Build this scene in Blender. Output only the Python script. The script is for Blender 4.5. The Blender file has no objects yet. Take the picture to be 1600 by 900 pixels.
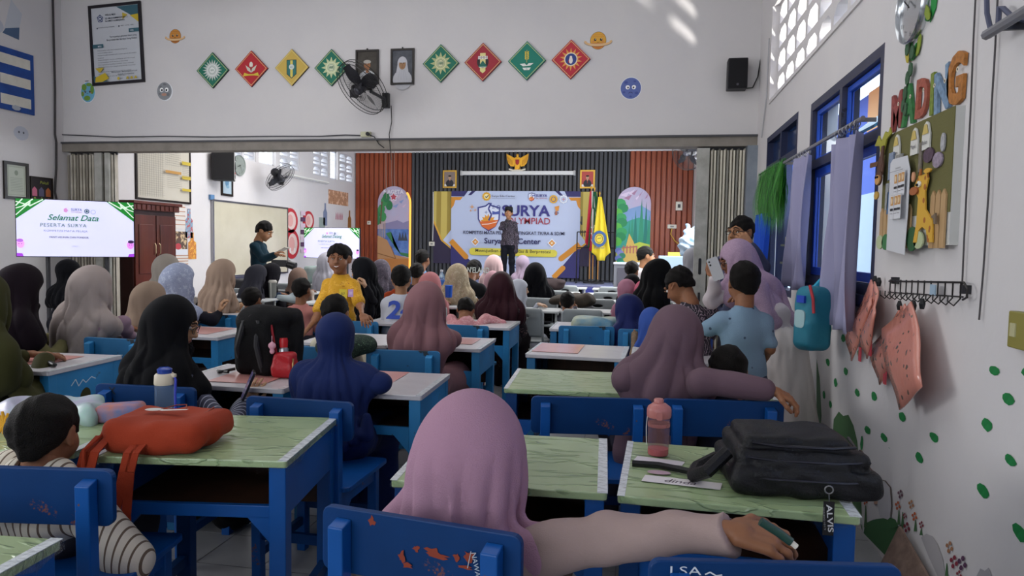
import bpy, bmesh, math, random
import numpy as np
from mathutils import Vector, Matrix
random.seed(7); PI = math.pi
SC = bpy.context.scene; COL = SC.collection
# ------------------------------------------------------------------ camera
FP, HC = 1100.0, 1.40
yaw, pitch, roll = math.atan(200/1100.), math.atan(-66/1100.), .017
FW = Vector((-math.sin(yaw)*math.cos(pitch), math.cos(yaw)*math.cos(pitch), math.sin(pitch)))
RT = Vector((math.cos(yaw), math.sin(yaw), 0)); UP = RT.cross(FW)
R2 = RT*math.cos(roll)+UP*math.sin(roll); U2 = UP*math.cos(roll)-RT*math.sin(roll)
CP = Vector((0, 0, HC))
cam = bpy.data.cameras.new('camera'); camo = bpy.data.objects.new('camera', cam); COL.objects.link(camo)
cam.sensor_width = 36; cam.lens = FP/1600*36; cam.clip_start = .05; cam.clip_end = 200
M = Matrix((R2, U2, -FW)).transposed().to_4x4(); M.translation = CP; camo.matrix_world = M
SC.camera = camo
# ------------------------------------------------------------------ world, lights, exposure
wd = bpy.data.worlds.new('sky'); SC.world = wd; wd.use_nodes = True
nt = wd.node_tree; bg = nt.nodes['Background']
bg.inputs[0].default_value = (.86, .93, 1, 1); bg.inputs[1].default_value = 3.4
def area(name, loc, tgt, sx, sy, power, col=(1, 1, 1), spread=PI):
    l = bpy.data.lights.new(name, 'AREA'); l.shape = 'RECTANGLE'; l.size = sx; l.size_y = sy; l.energy = power; l.color = col; l.spread = spread
    o = bpy.data.objects.new(name, l); COL.objects.link(o); o.location = loc
    o.rotation_euler = (Vector(tgt)-Vector(loc)).to_track_quat('-Z', 'Y').to_euler(); return o
area('added_fill_left', (-6.8, 2.6, 2.3), (0, 3.6, 1.2), 3.4, 1.5, 82, (1, .96, .93))  # unseen area light added by the left wall to brighten the near room
area('added_fill_back', (-2.6, -1.75, 2.1), (-2.6, 4, 1.6), 4.6, 1.9, 18, (1, .97, .94))  # fill added behind the camera, standing in for an unseen opening
area('added_fill_near_ceiling', (-2.2, 4.6, 4.42), (-2.2, 4.9, 0), 4.5, 3.0, 62, (1, .98, .96))  # no fixture in view: area light added under the ceiling as fill
area('added_fill_far_ceiling', (-3.0, 11.4, 3.88), (-3.0, 11.8, 0), 6.0, 4.6, 410, (1, .98, .96))  # overhead fill added for the far room, kept out of view
area('added_fill_far_right', (1.0, 12.0, 2.3), (-5, 13, 1.2), 6, 1.6, 260, (.95, .98, 1))  # area light added inside the right wall to strengthen the window daylight
gl_ = bpy.data.lights.new('sun_glint_from_yard', 'SPOT'); gl_.energy = 1900; gl_.spot_size = .62; gl_.spot_blend = .4; gl_.shadow_soft_size = .11; gl_.color = (1, .97, .9)
glo = bpy.data.objects.new('sun_glint_from_yard', gl_); COL.objects.link(glo); glo.location = (3.7, 4.0, .7); glo.rotation_euler = (Vector((.1, 7.55, 3.75))-Vector(glo.location)).to_track_quat('-Z', 'Y').to_euler()
SC.view_settings.view_transform = 'Standard'; SC.view_settings.look = 'None'
SC.view_settings.gamma = 1; SC.view_settings.use_curve_mapping = False
SC.view_settings.exposure = -0.05
# ------------------------------------------------------------------ rays of the photograph on real planes
XR, XL, YP, YF = 1.13, -6.96, 7.55, 16.46
def ray(x, y): return FW*FP+R2*(x-800)-U2*(y-450)
def atz(x, y, z): d = ray(x, y); return CP+d*((z-HC)/d.z)
def atX(x, y, X): d = ray(x, y); return CP+d*(X/d.x)
def atY(x, y, Y): d = ray(x, y); return CP+d*(Y/d.y)
# ------------------------------------------------------------------ materials
def lin(c):
    if isinstance(c, str): c = tuple(int(c[i:i+2], 16)/255 for i in (0, 2, 4))
    return tuple(((v/12.92) if v <= .04045 else ((v+.055)/1.055)**2.4) for v in c)+(1,)
MC = {}
def mat(c, rough=.6, pat=None, c2=None, sc=20, bump=0, bsc=60, metal=0, coat=0, emit=0, trans=0, alpha=1, spec=.5, amt=.5, c3=None, ior=1.45, sheen=0):
    key = (c, rough, pat, c2, sc, bump, bsc, metal, coat, emit, trans, alpha, spec, amt, c3, sheen)
    if key in MC: return MC[key]
    m = bpy.data.materials.new('m_%s_%s' % (pat or 'plain', c)); m.use_nodes = True; MC[key] = m
    N = m.node_tree.nodes; L = m.node_tree.links; b = N['Principled BSDF']
    I = b.inputs
    I['Base Color'].default_value = lin(c); I['Roughness'].default_value = rough; I['Metallic'].default_value = metal
    I['Specular IOR Level'].default_value = spec; I['Coat Weight'].default_value = coat; I['Coat Roughness'].default_value = .12
    I['Transmission Weight'].default_value = trans; I['Alpha'].default_value = alpha; I['IOR'].default_value = ior
    I['Sheen Weight'].default_value = sheen
    if emit: I['Emission Color'].default_value = lin(c); I['Emission Strength'].default_value = emit
    tc = None
    def coord():
        nonlocal tc
        if tc is None: tc = N.new('ShaderNodeTexCoord')
        return tc.outputs['Object']
    def tex(kind, scale, vec=None, **kw):
        t = N.new('ShaderNodeTex'+kind); t.inputs['Scale'].default_value = scale
        for k, v in kw.items():
            if hasattr(t, k): setattr(t, k, v)
            else: t.inputs[k].default_value = v
        L.new(vec or coord(), t.inputs['Vector']); return t
    def ramp(fac, stops, const=False):
        r = N.new('ShaderNodeValToRGB'); e = r.color_ramp.elements
        if const: r.color_ramp.interpolation = 'CONSTANT'
        while len(e) < len(stops): e.new(.5)
        for i, (p, col) in enumerate(stops): e[i].position = p; e[i].color = col
        L.new(fac, r.inputs[0]); return r.outputs[0]
    def out(col): L.new(col, I['Base Color'])
    C1 = lin(c); C2 = lin(c2) if c2 else tuple(v*.6 for v in C1[:3])+(1,); C3 = lin(c3) if c3 else C2
    if pat == 'mottle':
        t = tex('Noise', sc, Detail=5.0, Roughness=.6); out(ramp(t.outputs['Fac'], [(.5-amt*.4, C2), (.5+amt*.4, C1)]))
    elif pat == 'wear':       # chipped paint showing wood / dark scuffs
        t = tex('Noise', sc, Detail=6.0, Roughness=.7); r = ramp(t.outputs['Fac'], [(0, (0, 0, 0, 1)), (.66-amt*.06, (0, 0, 0, 1)), (.69-amt*.06, (1, 1, 1, 1))])
        t2 = tex('Noise', 4, Detail=3.0); r2 = ramp(t2.outputs['Fac'], [(.35, tuple(v*.78 for v in C1[:3])+(1,)), (.65, C1)])
        mx = N.new('ShaderNodeMixRGB'); L.new(r, mx.inputs[0]); L.new(r2, mx.inputs[1]); mx.inputs[2].default_value = C2; out(mx.outputs[0])
    elif pat == 'spots':
        t = tex('Voronoi', sc); out(ramp(t.outputs['Distance'], [(0, C2), (.12+amt*.3, C2), (.16+amt*.3, C1)]))
    elif pat == 'flowers':
        n = tex('Noise', sc*1.5, Detail=2.0); ad = N.new('ShaderNodeMixRGB'); ad.blend_type = 'LINEAR_LIGHT'; ad.inputs[0].default_value = .05
        L.new(coord(), ad.inputs[1]); L.new(n.outputs['Color'], ad.inputs[2])
        t = tex('Voronoi', sc, ad.outputs[0]); t2 = tex('Voronoi', sc*2.3, ad.outputs[0])
        a = ramp(t.outputs['Distance'], [(0, C3), (.13, C2), (.25+amt*.25, C2), (.29+amt*.25, C1)])
        bb = ramp(t2.outputs['Distance'], [(0, (1, 1, 1, 1)), (.2, (1, 1, 1, 1)), (.24, (0, 0, 0, 1))])
        mx = N.new('ShaderNodeMixRGB'); L.new(bb, mx.inputs[0]); L.new(a, mx.inputs[1]); mx.inputs[2].default_value = C3; out(mx.outputs[0])
    elif pat == 'batik':
        w = tex('Wave', sc, Distortion=14.0, Detail=3.0); w.inputs['Detail Scale'].default_value = 1.6
        out(ramp(w.outputs['Fac'], [(0, C2), (.35, C2), (.42, C3), (.55, C1), (.7, C1), (.76, C2)]))
    elif pat == 'stripes':
        w = tex('Wave', sc); w.bands_direction = 'X'; w.inputs['Distortion'].default_value = .6; w.inputs['Detail Scale'].default_value = .4
        out(ramp(w.outputs['Fac'], [(0, C2), (amt*.3, C2), (amt*.3+.05, C1)]))
    elif pat == 'wood':
        mp = N.new('ShaderNodeMapping'); mp.inputs['Scale'].default_value = (1, 1, .12); L.new(coord(), mp.inputs[0])
        t = tex('Noise', sc, mp.outputs[0], Detail=5.0, Roughness=.6, Distortion=.6); out(ramp(t.outputs['Fac'], [(.3, C2), (.7, C1)]))
    if pat == 'crease':       # creased plastic film: thin wandering ridges, with crease shade darkened into the colour
        mp = N.new('ShaderNodeMapping'); mp.inputs['Scale'].default_value = (.45, 1.5, 1); L.new(coord(), mp.inputs[0])
        t = tex('Noise', sc, mp.outputs[0], Detail=3.0, Roughness=.5, Distortion=1.2); r = ramp(t.outputs['Fac'], [(.40, (0, 0, 0, 1)), (.43, (1, 1, 1, 1)), (.45, (0, 0, 0, 1)), (.55, (0, 0, 0, 1)), (.575, (1, 1, 1, 1)), (.60, (0, 0, 0, 1))])
        t2 = tex('Noise', 5, Detail=4.0); c_ = ramp(t2.outputs['Fac'], [(.35, tuple(v*.86 for v in C1[:3])+(1,)), (.65, C1)]); mx = N.new('ShaderNodeMixRGB'); ml = N.new('ShaderNodeMath'); ml.operation = 'MULTIPLY'; ml.inputs[1].default_value = amt; L.new(r, ml.inputs[0]); L.new(ml.outputs[0], mx.inputs[0]); L.new(c_, mx.inputs[1]); mx.inputs[2].default_value = C2; out(mx.outputs[0])
        bp = N.new('ShaderNodeBump'); bp.inputs['Strength'].default_value = .6; bp.inputs['Distance'].default_value = .006; L.new(r, bp.inputs['Height']); L.new(bp.outputs[0], I['Normal']); L.new(bp.outputs[0], I['Coat Normal'])
    if bump:
        n = tex('Noise', bsc, Detail=3.0); bp = N.new('ShaderNodeBump'); bp.inputs['Strength'].default_value = min(1, bump*1.0); bp.inputs['Distance'].default_value = .01
        L.new(n.outputs['Fac'], bp.inputs['Height']); L.new(bp.outputs[0], I['Normal']); L.new(bp.outputs[0], I['Coat Normal'])
    return m
def cloth(c, c2=None, pat='mottle', sc=9, amt=1.2, **k):
    if c2 is None:
        v = tuple(int(c[i:i+2], 16) for i in (0, 2, 4)); c2 = '%02x%02x%02x' % tuple(int(q*.86) for q in v)
    k.setdefault('rough', .85); k.setdefault('sheen', .03); k.setdefault('bump', .12); k.setdefault('bsc', 300); k.setdefault('spec', .12)
    return mat(c, pat=pat, c2=c2, sc=sc, amt=amt, **k)
# ------------------------------------------------------------------ objects
def put(o, parent=None):
    COL.objects.link(o)
    if parent is not None: o.parent = parent
    return o
def thing(name, label, cat, loc=(0, 0, 0), rz=0, group=None):
    o = bpy.data.objects.new(name, None); o.empty_display_size = .05; put(o); o.location = loc; o.rotation_euler = (0, 0, rz)
    o['label'] = label; o['category'] = cat
    if group: o['group'] = group
    return o
def tag(o, label, cat, group=None):
    o['label'] = label; o['category'] = cat
    if group: o['group'] = group
    return o
def dup(root, loc, rz, label, group=None):
    r = root.copy(); put(r); r.location = loc; r.rotation_euler = (0, 0, rz); r['label'] = label
    if group: r['group'] = group
    for ch in list(root.children):
        if ch.get('own'): continue
        c = ch.copy(); COL.objects.link(c); c.parent = r
        for g in ch.children:
            d = g.copy(); COL.objects.link(d); d.parent = c
    return r
class MB:
    def __init__(s): s.v = []; s.f = []; s.m = []
    def add(s, vs, fs, m=0):
        o = len(s.v); s.v.extend(tuple(q) for q in vs); s.f.extend(tuple(i+o for i in f) for f in fs); s.m.extend([m]*len(fs)); return s
    def hexa(s, p, m=0): return s.add(p, [(0, 3, 2, 1), (4, 5, 6, 7), (0, 1, 5, 4), (1, 2, 6, 5), (2, 3, 7, 6), (3, 0, 4, 7)], m)
    def box(s, x0, x1, y0, y1, z0, z1, m=0):
        return s.hexa([(x0, y0, z0), (x1, y0, z0), (x1, y1, z0), (x0, y1, z0), (x0, y0, z1), (x1, y0, z1), (x1, y1, z1), (x0, y1, z1)], m)
    def bar(s, p, q, w, t, m=0, up=(0, 0, 1)):
        p = Vector(p); q = Vector(q); d = (q-p).normalized(); u = Vector(up)
        if abs(d.dot(u)) > .98: u = Vector((0, 1, 0))
        a = d.cross(u).normalized()*w/2; b = a.cross(d).normalized()*t/2
        return s.hexa([p-a-b, p+a-b, p+a+b, p-a+b, q-a-b, q+a-b, q+a+b, q-a+b], m)
    def tube(s, pts, r, n=8, m=0, closed=False, r2=None):
        pts = [Vector(p) for p in pts]; N = len(pts); rings = []; a = None
        for i, p in enumerate(pts):
            if closed: d = pts[(i+1) % N]-pts[i-1]
            else: d = pts[min(i+1, N-1)]-pts[max(i-1, 0)]
            d.normalize()
            if a is None: a = d.orthogonal().normalized()
            a = (a-d*a.dot(d)).normalized(); b = d.cross(a)
            rr = r if r2 is None else r+(r2-r)*i/max(1, N-1)
            rings.append([p+(a*math.cos(t)+b*math.sin(t))*rr for t in [2*PI*k/n for k in range(n)]])
        vs = [v for R in rings for v in R]; fs = []
        for i in range(N if closed else N-1):
            j = (i+1) % N
            for k in range(n): fs.append((i*n+k, i*n+(k+1) % n, j*n+(k+1) % n, j*n+k))
        if not closed: fs.append(tuple(range(n-1, -1, -1))); fs.append(tuple((N-1)*n+k for k in range(n)))
        return s.add(vs, fs, m)
    def lathe(s, prof, n=20, c=(0, 0, 0), m=0, ax=None):
        vs = []; fs = []; c = Vector(c)
        Q = Matrix.Identity(3) if ax is None else Vector((0, 0, 1)).rotation_difference(Vector(ax)).to_matrix()
        for r, z in prof:
            for k in range(n): t = 2*PI*k/n; vs.append(c+Q@Vector((r*math.cos(t), r*math.sin(t), z)))
        for i in range(len(prof)-1):
            for k in range(n): fs.append((i*n+k, i*n+(k+1) % n, (i+1)*n+(k+1) % n, (i+1)*n+k))
        if prof[0][0] > 0: fs.append(tuple(range(n-1, -1, -1)))
        if prof[-1][0] > 0: fs.append(tuple((len(prof)-1)*n+k for k in range(n)))
        return s.add(vs, fs, m)
    def prism(s, poly, ax, t0, t1, m=0):      # poly in the two other axes, extruded along ax
        def P(a, b, t): return {'x': (t, a, b), 'y': (a, t, b), 'z': (a, b, t)}[ax]
        n = len(poly); vs = [P(a, b, t0) for a, b in poly]+[P(a, b, t1) for a, b in poly]
        return s.add(vs, [tuple(range(n-1, -1, -1)), tuple(range(n, 2*n))]+[(i, (i+1) % n, n+(i+1) % n, n+i) for i in range(n)], m)
    def build(s, name, mats, parent=None, smooth=False, bevel=0, loc=None, fix=True, label=None):
        me = bpy.data.meshes.new(name); me.from_pydata(s.v, [], s.f)
        if not isinstance(mats, (list, tuple)): mats = [mats]
        for q in mats: me.materials.append(q)
        if len(mats) > 1: me.polygons.foreach_set('material_index', s.m)
        if fix:
            bm = bmesh.new(); bm.from_mesh(me); bmesh.ops.recalc_face_normals(bm, faces=bm.faces); bm.to_mesh(me); bm.free()
        if smooth: me.polygons.foreach_set('use_smooth', [True]*len(me.polygons))
        me.update(); o = bpy.data.objects.new(name, me); put(o, parent)
        if loc is not None: o.location = loc
        if smooth and smooth != 'all':
            try: me.set_sharp_from_angle(angle=.7)
            except Exception: pass
        if bevel:
            b = o.modifiers.new('bevel', 'BEVEL'); b.width = bevel; b.segments = 2; b.limit_method = 'ANGLE'
        if label: o['label'] = label
        return o
def rrect(w, h, r, n=4):
    P = []
    for cx, cy, a in ((w/2-r, h/2-r, 0), (-w/2+r, h/2-r, 90), (-w/2+r, -h/2+r, 180), (w/2-r, -h/2+r, 270)):
        for k in range(n+1): t = math.radians(a+90*k/n); P.append((cx+r*math.cos(t), cy+r*math.sin(t)))
    return P
# ------------------------------------------------------------------ flat prints and lettering, in the plane (u, v) of a wall or board
TXT = {}
def textmesh(s, off=0, shear=0, space=1.0):
    k = (s, off, shear, space)
    if k in TXT: return TXT[k]
    cu = bpy.data.curves.new('t', 'FONT'); cu.body = s; cu.size = 1; cu.offset = off; cu.shear = shear; cu.space_character = space; cu.resolution_u = 3
    ob = bpy.data.objects.new('t', cu); me = ob.to_mesh()
    V = np.array([v.co[:2] for v in me.vertices]) if len(me.vertices) else np.zeros((0, 2)); Fs = [tuple(p.vertices) for p in me.polygons]
    ob.to_mesh_clear(); bpy.data.objects.remove(ob); bpy.data.curves.remove(cu)
    if len(V): V = V-[(V[:, 0].min()+V[:, 0].max())/2, V[:, 1].min()]
    TXT[k] = (V, Fs); return TXT[k]
class Flat:
    def __init__(s, u=(1, 0, 0), v=(0, 0, 1)):
        s.u = Vector(u); s.v = Vector(v); s.n = s.u.cross(s.v); s.mb = MB(); s.mats = []; s.lay = 1; s.step = .0006
    def mi(s, m):
        if isinstance(m, str): m = s.conv(m)
        if m not in s.mats: s.mats.append(m)
        return s.mats.index(m)
    conv = staticmethod(lambda c: mat(c, rough=.55))
    def P(s, a, b): return s.u*a+s.v*b+s.n*(s.lay*s.step)
    def poly(s, pts, m): s.mb.add([s.P(a, b) for a, b in pts], [tuple(range(len(pts)))], s.mi(m)); s.lay += 1; return s
    def rect(s, a0, b0, a1, b1, m): return s.poly([(a0, b0), (a1, b0), (a1, b1), (a0, b1)], m)
    def ell(s, a, b, ra, rb, m, n=20, rot=0): return s.poly([(a+ra*math.cos(t)*math.cos(rot)-rb*math.sin(t)*math.sin(rot), b+ra*math.cos(t)*math.sin(rot)+rb*math.sin(t)*math.cos(rot)) for t in [2*PI*k/n for k in range(n)]], m)
    def star(s, a, b, R, r, n, m, rot=0):
        return s.fan(a, b, [(a+q*math.sin(t), b+q*math.cos(t)) for q, t in [((R if k % 2 == 0 else r), PI*k/n+rot) for k in range(2*n)]], m)
    def fan(s, a, b, pts, m):
        n = len(pts); s.mb.add([s.P(a, b)]+[s.P(*q) for q in pts], [(0, 1+i, 1+(i+1) % n) for i in range(n)], s.mi(m)); s.lay += 1; return s
    def ring(s, a, b, ra, rb, w, m, n=24, t0=0, t1=2*PI):
        T = [t0+(t1-t0)*k/n for k in range(n+1)]
        vs = [s.P(a+(ra)*math.cos(t), b+rb*math.sin(t)) for t in T]+[s.P(a+(ra-w)*math.cos(t), b+(rb-w)*math.sin(t)) for t in T]
        s.mb.add(vs, [(i, i+1, n+2+i, n+1+i) for i in range(n)], s.mi(m)); s.lay += 1; return s
    def line(s, pts, w, m):
        for (a, b), (c, d) in zip(pts[:-1], pts[1:]):
            l = math.hypot(c-a, d-b) or 1; x, y = -(d-b)/l*w/2, (c-a)/l*w/2
            s.mb.add([s.P(a-x, b-y), s.P(c-x, d-y), s.P(c+x, d+y), s.P(a+x, b+y)], [(0, 1, 2, 3)], s.mi(m))
        s.lay += 1; return s
    def text(s, t, a, b, h, m, w=None, off=0, shear=0, rot=0, space=1.0, align='c'):   # h: cap height, w: wanted width
        V, Fs = textmesh(t, off, shear, space)
        if not len(V): return s
        k = h/.70; kx = k if w is None else w/max(1e-6, V[:, 0].max()-V[:, 0].min()); sh = {'c': 0, 'l': -V[:, 0].min()*kx, 'r': -V[:, 0].max()*kx}[align]
        c, q = math.cos(rot), math.sin(rot)
        s.mb.add([s.P(a+(x*kx+sh)*c-y*k*q, b+(x*kx+sh)*q+y*k*c) for x, y in V], Fs, s.mi(m)); s.lay += 1; return s
    def build(s, name, parent=None, loc=None): return s.mb.build(name, s.mats, parent, fix=False, loc=loc)
# ------------------------------------------------------------------ soft bodies: smooth union of tapered limbs, polygonised
def nets(F, org, res):
    S = F < 0
    c = np.zeros(tuple(n-1 for n in F.shape), np.int8); off = [(i, j, k) for i in (0, 1) for j in (0, 1) for k in (0, 1)]
    sl = lambda A, o: A[o[0]:A.shape[0]-1+o[0], o[1]:A.shape[1]-1+o[1], o[2]:A.shape[2]-1+o[2]]
    for o in off: c += sl(S, o)
    act = (c > 0) & (c < 8); ijk = np.argwhere(act); n = len(ijk)
    idm = -np.ones(act.shape, np.int32); idm[act] = np.arange(n)
    val = np.stack([F[ijk[:, 0]+o[0], ijk[:, 1]+o[1], ijk[:, 2]+o[2]] for o in off], 1)
    acc = np.zeros((n, 3)); cnt = np.zeros(n)
    for a in range(8):
        for ax in range(3):
            if off[a][ax]: continue
            o2 = list(off[a]); o2[ax] = 1; b = off.index(tuple(o2)); va, vb = val[:, a], val[:, b]; x = (va < 0) != (vb < 0)
            t = np.where(x, va/np.where(x, va-vb, 1), 0); p = np.tile(np.array(off[a], float), (n, 1)); p[:, ax] = t
            acc += p*x[:, None]; cnt += x
    V = (ijk+acc/np.maximum(cnt, 1)[:, None])*res+org
    Q = []
    for ax in range(3):
        A = S[tuple(slice(0, -1) if q == ax else slice(None) for q in range(3))]; B = S[tuple(slice(1, None) if q == ax else slice(None) for q in range(3))]
        E = np.argwhere(A != B); u, v = (ax+1) % 3, (ax+2) % 3
        E = E[(E[:, u] > 0) & (E[:, v] > 0) & (E[:, u] < F.shape[u]-1) & (E[:, v] < F.shape[v]-1)]
        ins = S[E[:, 0], E[:, 1], E[:, 2]]; cs = []
        for du, dv in ((-1, -1), (0, -1), (0, 0), (-1, 0)):
            q = E.copy(); q[:, u] += du; q[:, v] += dv; cs.append(idm[q[:, 0], q[:, 1], q[:, 2]])
        q = np.stack(cs, 1); q[~ins] = q[~ins][:, ::-1]; Q.append(q)
    return V, np.concatenate(Q)
def soft(prims, res, fold=None, k=.02):
    """prims: ('c',a,b,ra,rb) tapered limb, ('e',c,(rx,ry,rz),R) ellipsoid, ('b',c,(hx,hy,hz),r) rounded box; '-' in front cuts; ('-p',pt,n) cuts a half space; ('k',k) blend"""
    lo, hi = [], []
    for p in prims:
        if p[0] == 'c': a, b = np.array(p[1]), np.array(p[2]); r = max(p[3], p[4]); lo += [a-r, b-r]; hi += [a+r, b+r]
        elif p[0] == 'e': r = max(p[2]); lo.append(np.array(p[1])-r); hi.append(np.array(p[1])+r)
        elif p[0] == 'b': lo.append(np.array(p[1])-np.array(p[2])-p[3]); hi.append(np.array(p[1])+np.array(p[2])+p[3])
    pad = res*2.5+.015; lo = np.min(lo, 0)-pad; hi = np.max(hi, 0)+pad
    n = np.ceil((hi-lo)/res).astype(int)+1
    ax = [(lo[i]+res*np.arange(n[i])).astype(np.float32) for i in range(3)]
    F = np.full(n, 9., np.float32)
    for p in prims:
        t = p[0]
        if t == 'k': k = p[1]; continue
        neg = t[0] == '-'; t = t.strip('-')
        if t == 'p':
            nn = np.array(p[2], float); nn /= np.linalg.norm(nn); c = p[1]
            D = (ax[0][:, None, None]-c[0])*nn[0]+(ax[1][None, :, None]-c[1])*nn[1]+(ax[2][None, None, :]-c[2])*nn[2]
            F = np.maximum(F, D); continue
        if t == 'c': a, b = np.array(p[1]), np.array(p[2]); r = max(p[3], p[4]); l, h = np.minimum(a, b)-r, np.maximum(a, b)+r
        elif t == 'e': r = max(p[2]); l, h = np.array(p[1])-r, np.array(p[1])+r
        else: l, h = np.array(p[1])-np.array(p[2])-p[3], np.array(p[1])+np.array(p[2])+p[3]
        m = k+res*3+.02; s = []
        for i in range(3):
            i0 = max(0, int((l[i]-m-lo[i])/res)); i1 = min(n[i], int((h[i]+m-lo[i])/res)+2); s.append(slice(i0, max(i0, i1)))
        if any(q.stop <= q.start for q in s): continue
        X = ax[0][s[0]][:, None, None]; Y = ax[1][s[1]][None, :, None]; Z = ax[2][s[2]][None, None, :]
        if t == 'c':
            d = b-a; L2 = max(float(d@d), 1e-9); tt = np.clip(((X-a[0])*d[0]+(Y-a[1])*d[1]+(Z-a[2])*d[2])/L2, 0, 1)
            D = np.sqrt((X-a[0]-tt*d[0])**2+(Y-a[1]-tt*d[1])**2+(Z-a[2]-tt*d[2])**2)-(p[3]+(p[4]-p[3])*tt)
        elif t == 'e':
            c = p[1]; q = [X-c[0], Y-c[1], Z-c[2]]
            if len(p) > 3 and p[3] is not None: Rm = np.array(p[3]); q = [q[0]*Rm[0][i]+q[1]*Rm[1][i]+q[2]*Rm[2][i] for i in range(3)]
            D0 = np.sqrt((q[0]/p[2][0])**2+(q[1]/p[2][1])**2+(q[2]/p[2][2])**2)
            D1 = np.sqrt((q[0]/p[2][0]**2)**2+(q[1]/p[2][1]**2)**2+(q[2]/p[2][2]**2)**2)
            D = D0*(D0-1)/np.maximum(D1, 1e-6)
        else:
            c = p[1]; q = [np.abs(X-c[0])-p[2][0], np.abs(Y-c[1])-p[2][1], np.abs(Z-c[2])-p[2][2]]
            D = np.sqrt(np.maximum(q[0], 0)**2+np.maximum(q[1], 0)**2+np.maximum(q[2], 0)**2)+np.minimum(np.maximum(np.maximum(q[0], q[1]), q[2]), 0)-p[3]
        G = F[tuple(s)]
        if neg:
            kk = min(k, .012); h_ = np.clip(.5-.5*(D+G)/kk, 0, 1); F[tuple(s)] = G*(1-h_)+(-D)*h_+kk*h_*(1-h_)
        else:
            h_ = np.clip(.5+.5*(G-D)/k, 0, 1); F[tuple(s)] = G*(1-h_)+D*h_-k*h_*(1-h_)
    if fold is not None: F = F+fold(ax[0][:, None, None], ax[1][None, :, None], ax[2][None, None, :]).astype(np.float32)
    F[0] = F[-1] = 1; F[:, 0] = F[:, -1] = 1; F[:, :, 0] = F[:, :, -1] = 1
    return nets(F, lo, res)
def softobj(name, parts, m, parent, label=None):     # parts: list of (V, Q)
    V = np.concatenate([p[0] for p in parts]); o = 0; Qs = []
    for p in parts: Qs.append(p[1]+o); o += len(p[0])
    Q = np.concatenate(Qs).astype(np.int32); me = bpy.data.meshes.new(name)
    me.vertices.add(len(V)); me.vertices.foreach_set('co', V.astype(np.float32).ravel())
    me.loops.add(Q.size); me.loops.foreach_set('vertex_index', Q.ravel())
    me.polygons.add(len(Q)); me.polygons.foreach_set('loop_start', np.arange(0, Q.size, 4, dtype=np.int32))
    me.polygons.foreach_set('use_smooth', np.ones(len(Q), bool)); me.update(calc_edges=True)
    me.materials.append(m); ob = bpy.data.objects.new(name, me); put(ob, parent)
    if label: ob['label'] = label
    return ob
# ================================================================== THE ROOM
WALL = mat('dedad8', rough=.75, pat='mottle', c2='cecbce', sc=1.6, amt=1.3, bump=.25, bsc=14)
WHITE = mat('dcdcdc', rough=.6); GREYW = mat('b9b4ac', rough=.55, pat='mottle', c2='8f8a82', sc=14, amt=1.0)
BLUEW = mat('1c3f86', rough=.45, pat='wear', c2='2a2a3a', sc=5); DARKB = mat('20284a', rough=.5)
BLACK = mat('121216', rough=.4); DGREY = mat('2b2b30', rough=.45); STEEL = mat('9a9a9e', rough=.3, metal=1)
def struct(name, mb, m, parent=None, **k):
    o = mb.build(name, m, parent, **k)
    if parent is None: o['kind'] = 'structure'
    return o
def holed(mb, a0, a1, b0, b1, holes, put_):   # wall in (a,b) with rectangular holes
    A = sorted({a0, a1, *[h[0] for h in holes], *[h[1] for h in holes]}); B = sorted({b0, b1, *[h[2] for h in holes], *[h[3] for h in holes]})
    for i in range(len(A)-1):
        run = None
        for j in range(len(B)-1):
            ca, cb = (A[i]+A[i+1])/2, (B[j]+B[j+1])/2
            solid = not any(h[0] < ca < h[1] and h[2] < cb < h[3] for h in holes)
            if solid: run = [B[j], B[j+1]] if run is None else [run[0], B[j+1]]
            if run and (not solid or j == len(B)-2): put_(A[i], A[i+1], *run); run = None
VENT = (3.81, 6.85, 2.77, 3.61); WA = (3.72, 5.22, 1.18, 2.41); WB = (5.62, 6.95, 1.04, 2.44); WC = (.7, 2.33, 1.12, 2.42); WD = (11.6, 15.0, 1.1, 3.0)
mb = MB(); holed(mb, -2.2, 16.6, 0, 4.5, [VENT, WA, WB, WC, WD], lambda a0, a1, b0, b1: mb.box(XR, XR+.18, a0, a1, b0 or -.1, b1))
wall_right = struct('wall_right', mb, WALL)
HL = [(.9, 4.3, 1.4, 3.1), (11.14, 11.92, 2.85, 3.5), (12.03, 12.63, 2.85, 3.5), (12.8, 13.59, 2.85, 3.5), (14.22, 14.98, 2.85, 3.5), (15.05, 15.46, 2.85, 3.5), (15.56, 16.35, 2.85, 3.5)]
mb = MB(); holed(mb, -2.2, 16.6, 0, 4.5, HL, lambda a0, a1, b0, b1: mb.box(XL-.18, XL, a0, a1, b0 or -.1, b1))
wall_left = struct('wall_left', mb, WALL)
mb = MB(); holed(mb, XL-.18, XR+.18, 0, 4.5, [(-5.2, -.4, .9, 3.1)], lambda a0, a1, b0, b1: mb.box(a0, a1, -2.2, -2.0, b0 or -.1, b1)); struct('wall_back', mb, WALL)
struct('wall_front', MB().box(XL, XR, YP, YP+.15, 2.56, 4.5), WALL)
struct('wall_far', MB().box(XL-.18, XR+.18, YF, YF+.18, 0, 4.5), WALL)
struct('ceiling', MB().box(XL-.2, XR+.2, -2.2, 16.7, 4.5, 4.6).box(XL, XR, YP+.15, YF, 3.95, 4.0), mat('c9c9cc'))
FL = mat('a8a8aa', rough=.35, pat='mottle', c2='8b8b8f', sc=6, amt=1.1); GROUT = mat('55555a', rough=.8)
floor = struct('floor', MB().box(XL, XR, -2.2, YF, -.1, -.004), mat('8f8f92', rough=.4, pat='mottle', c2='7b7b80', sc=2, amt=1))
t0 = None
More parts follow.
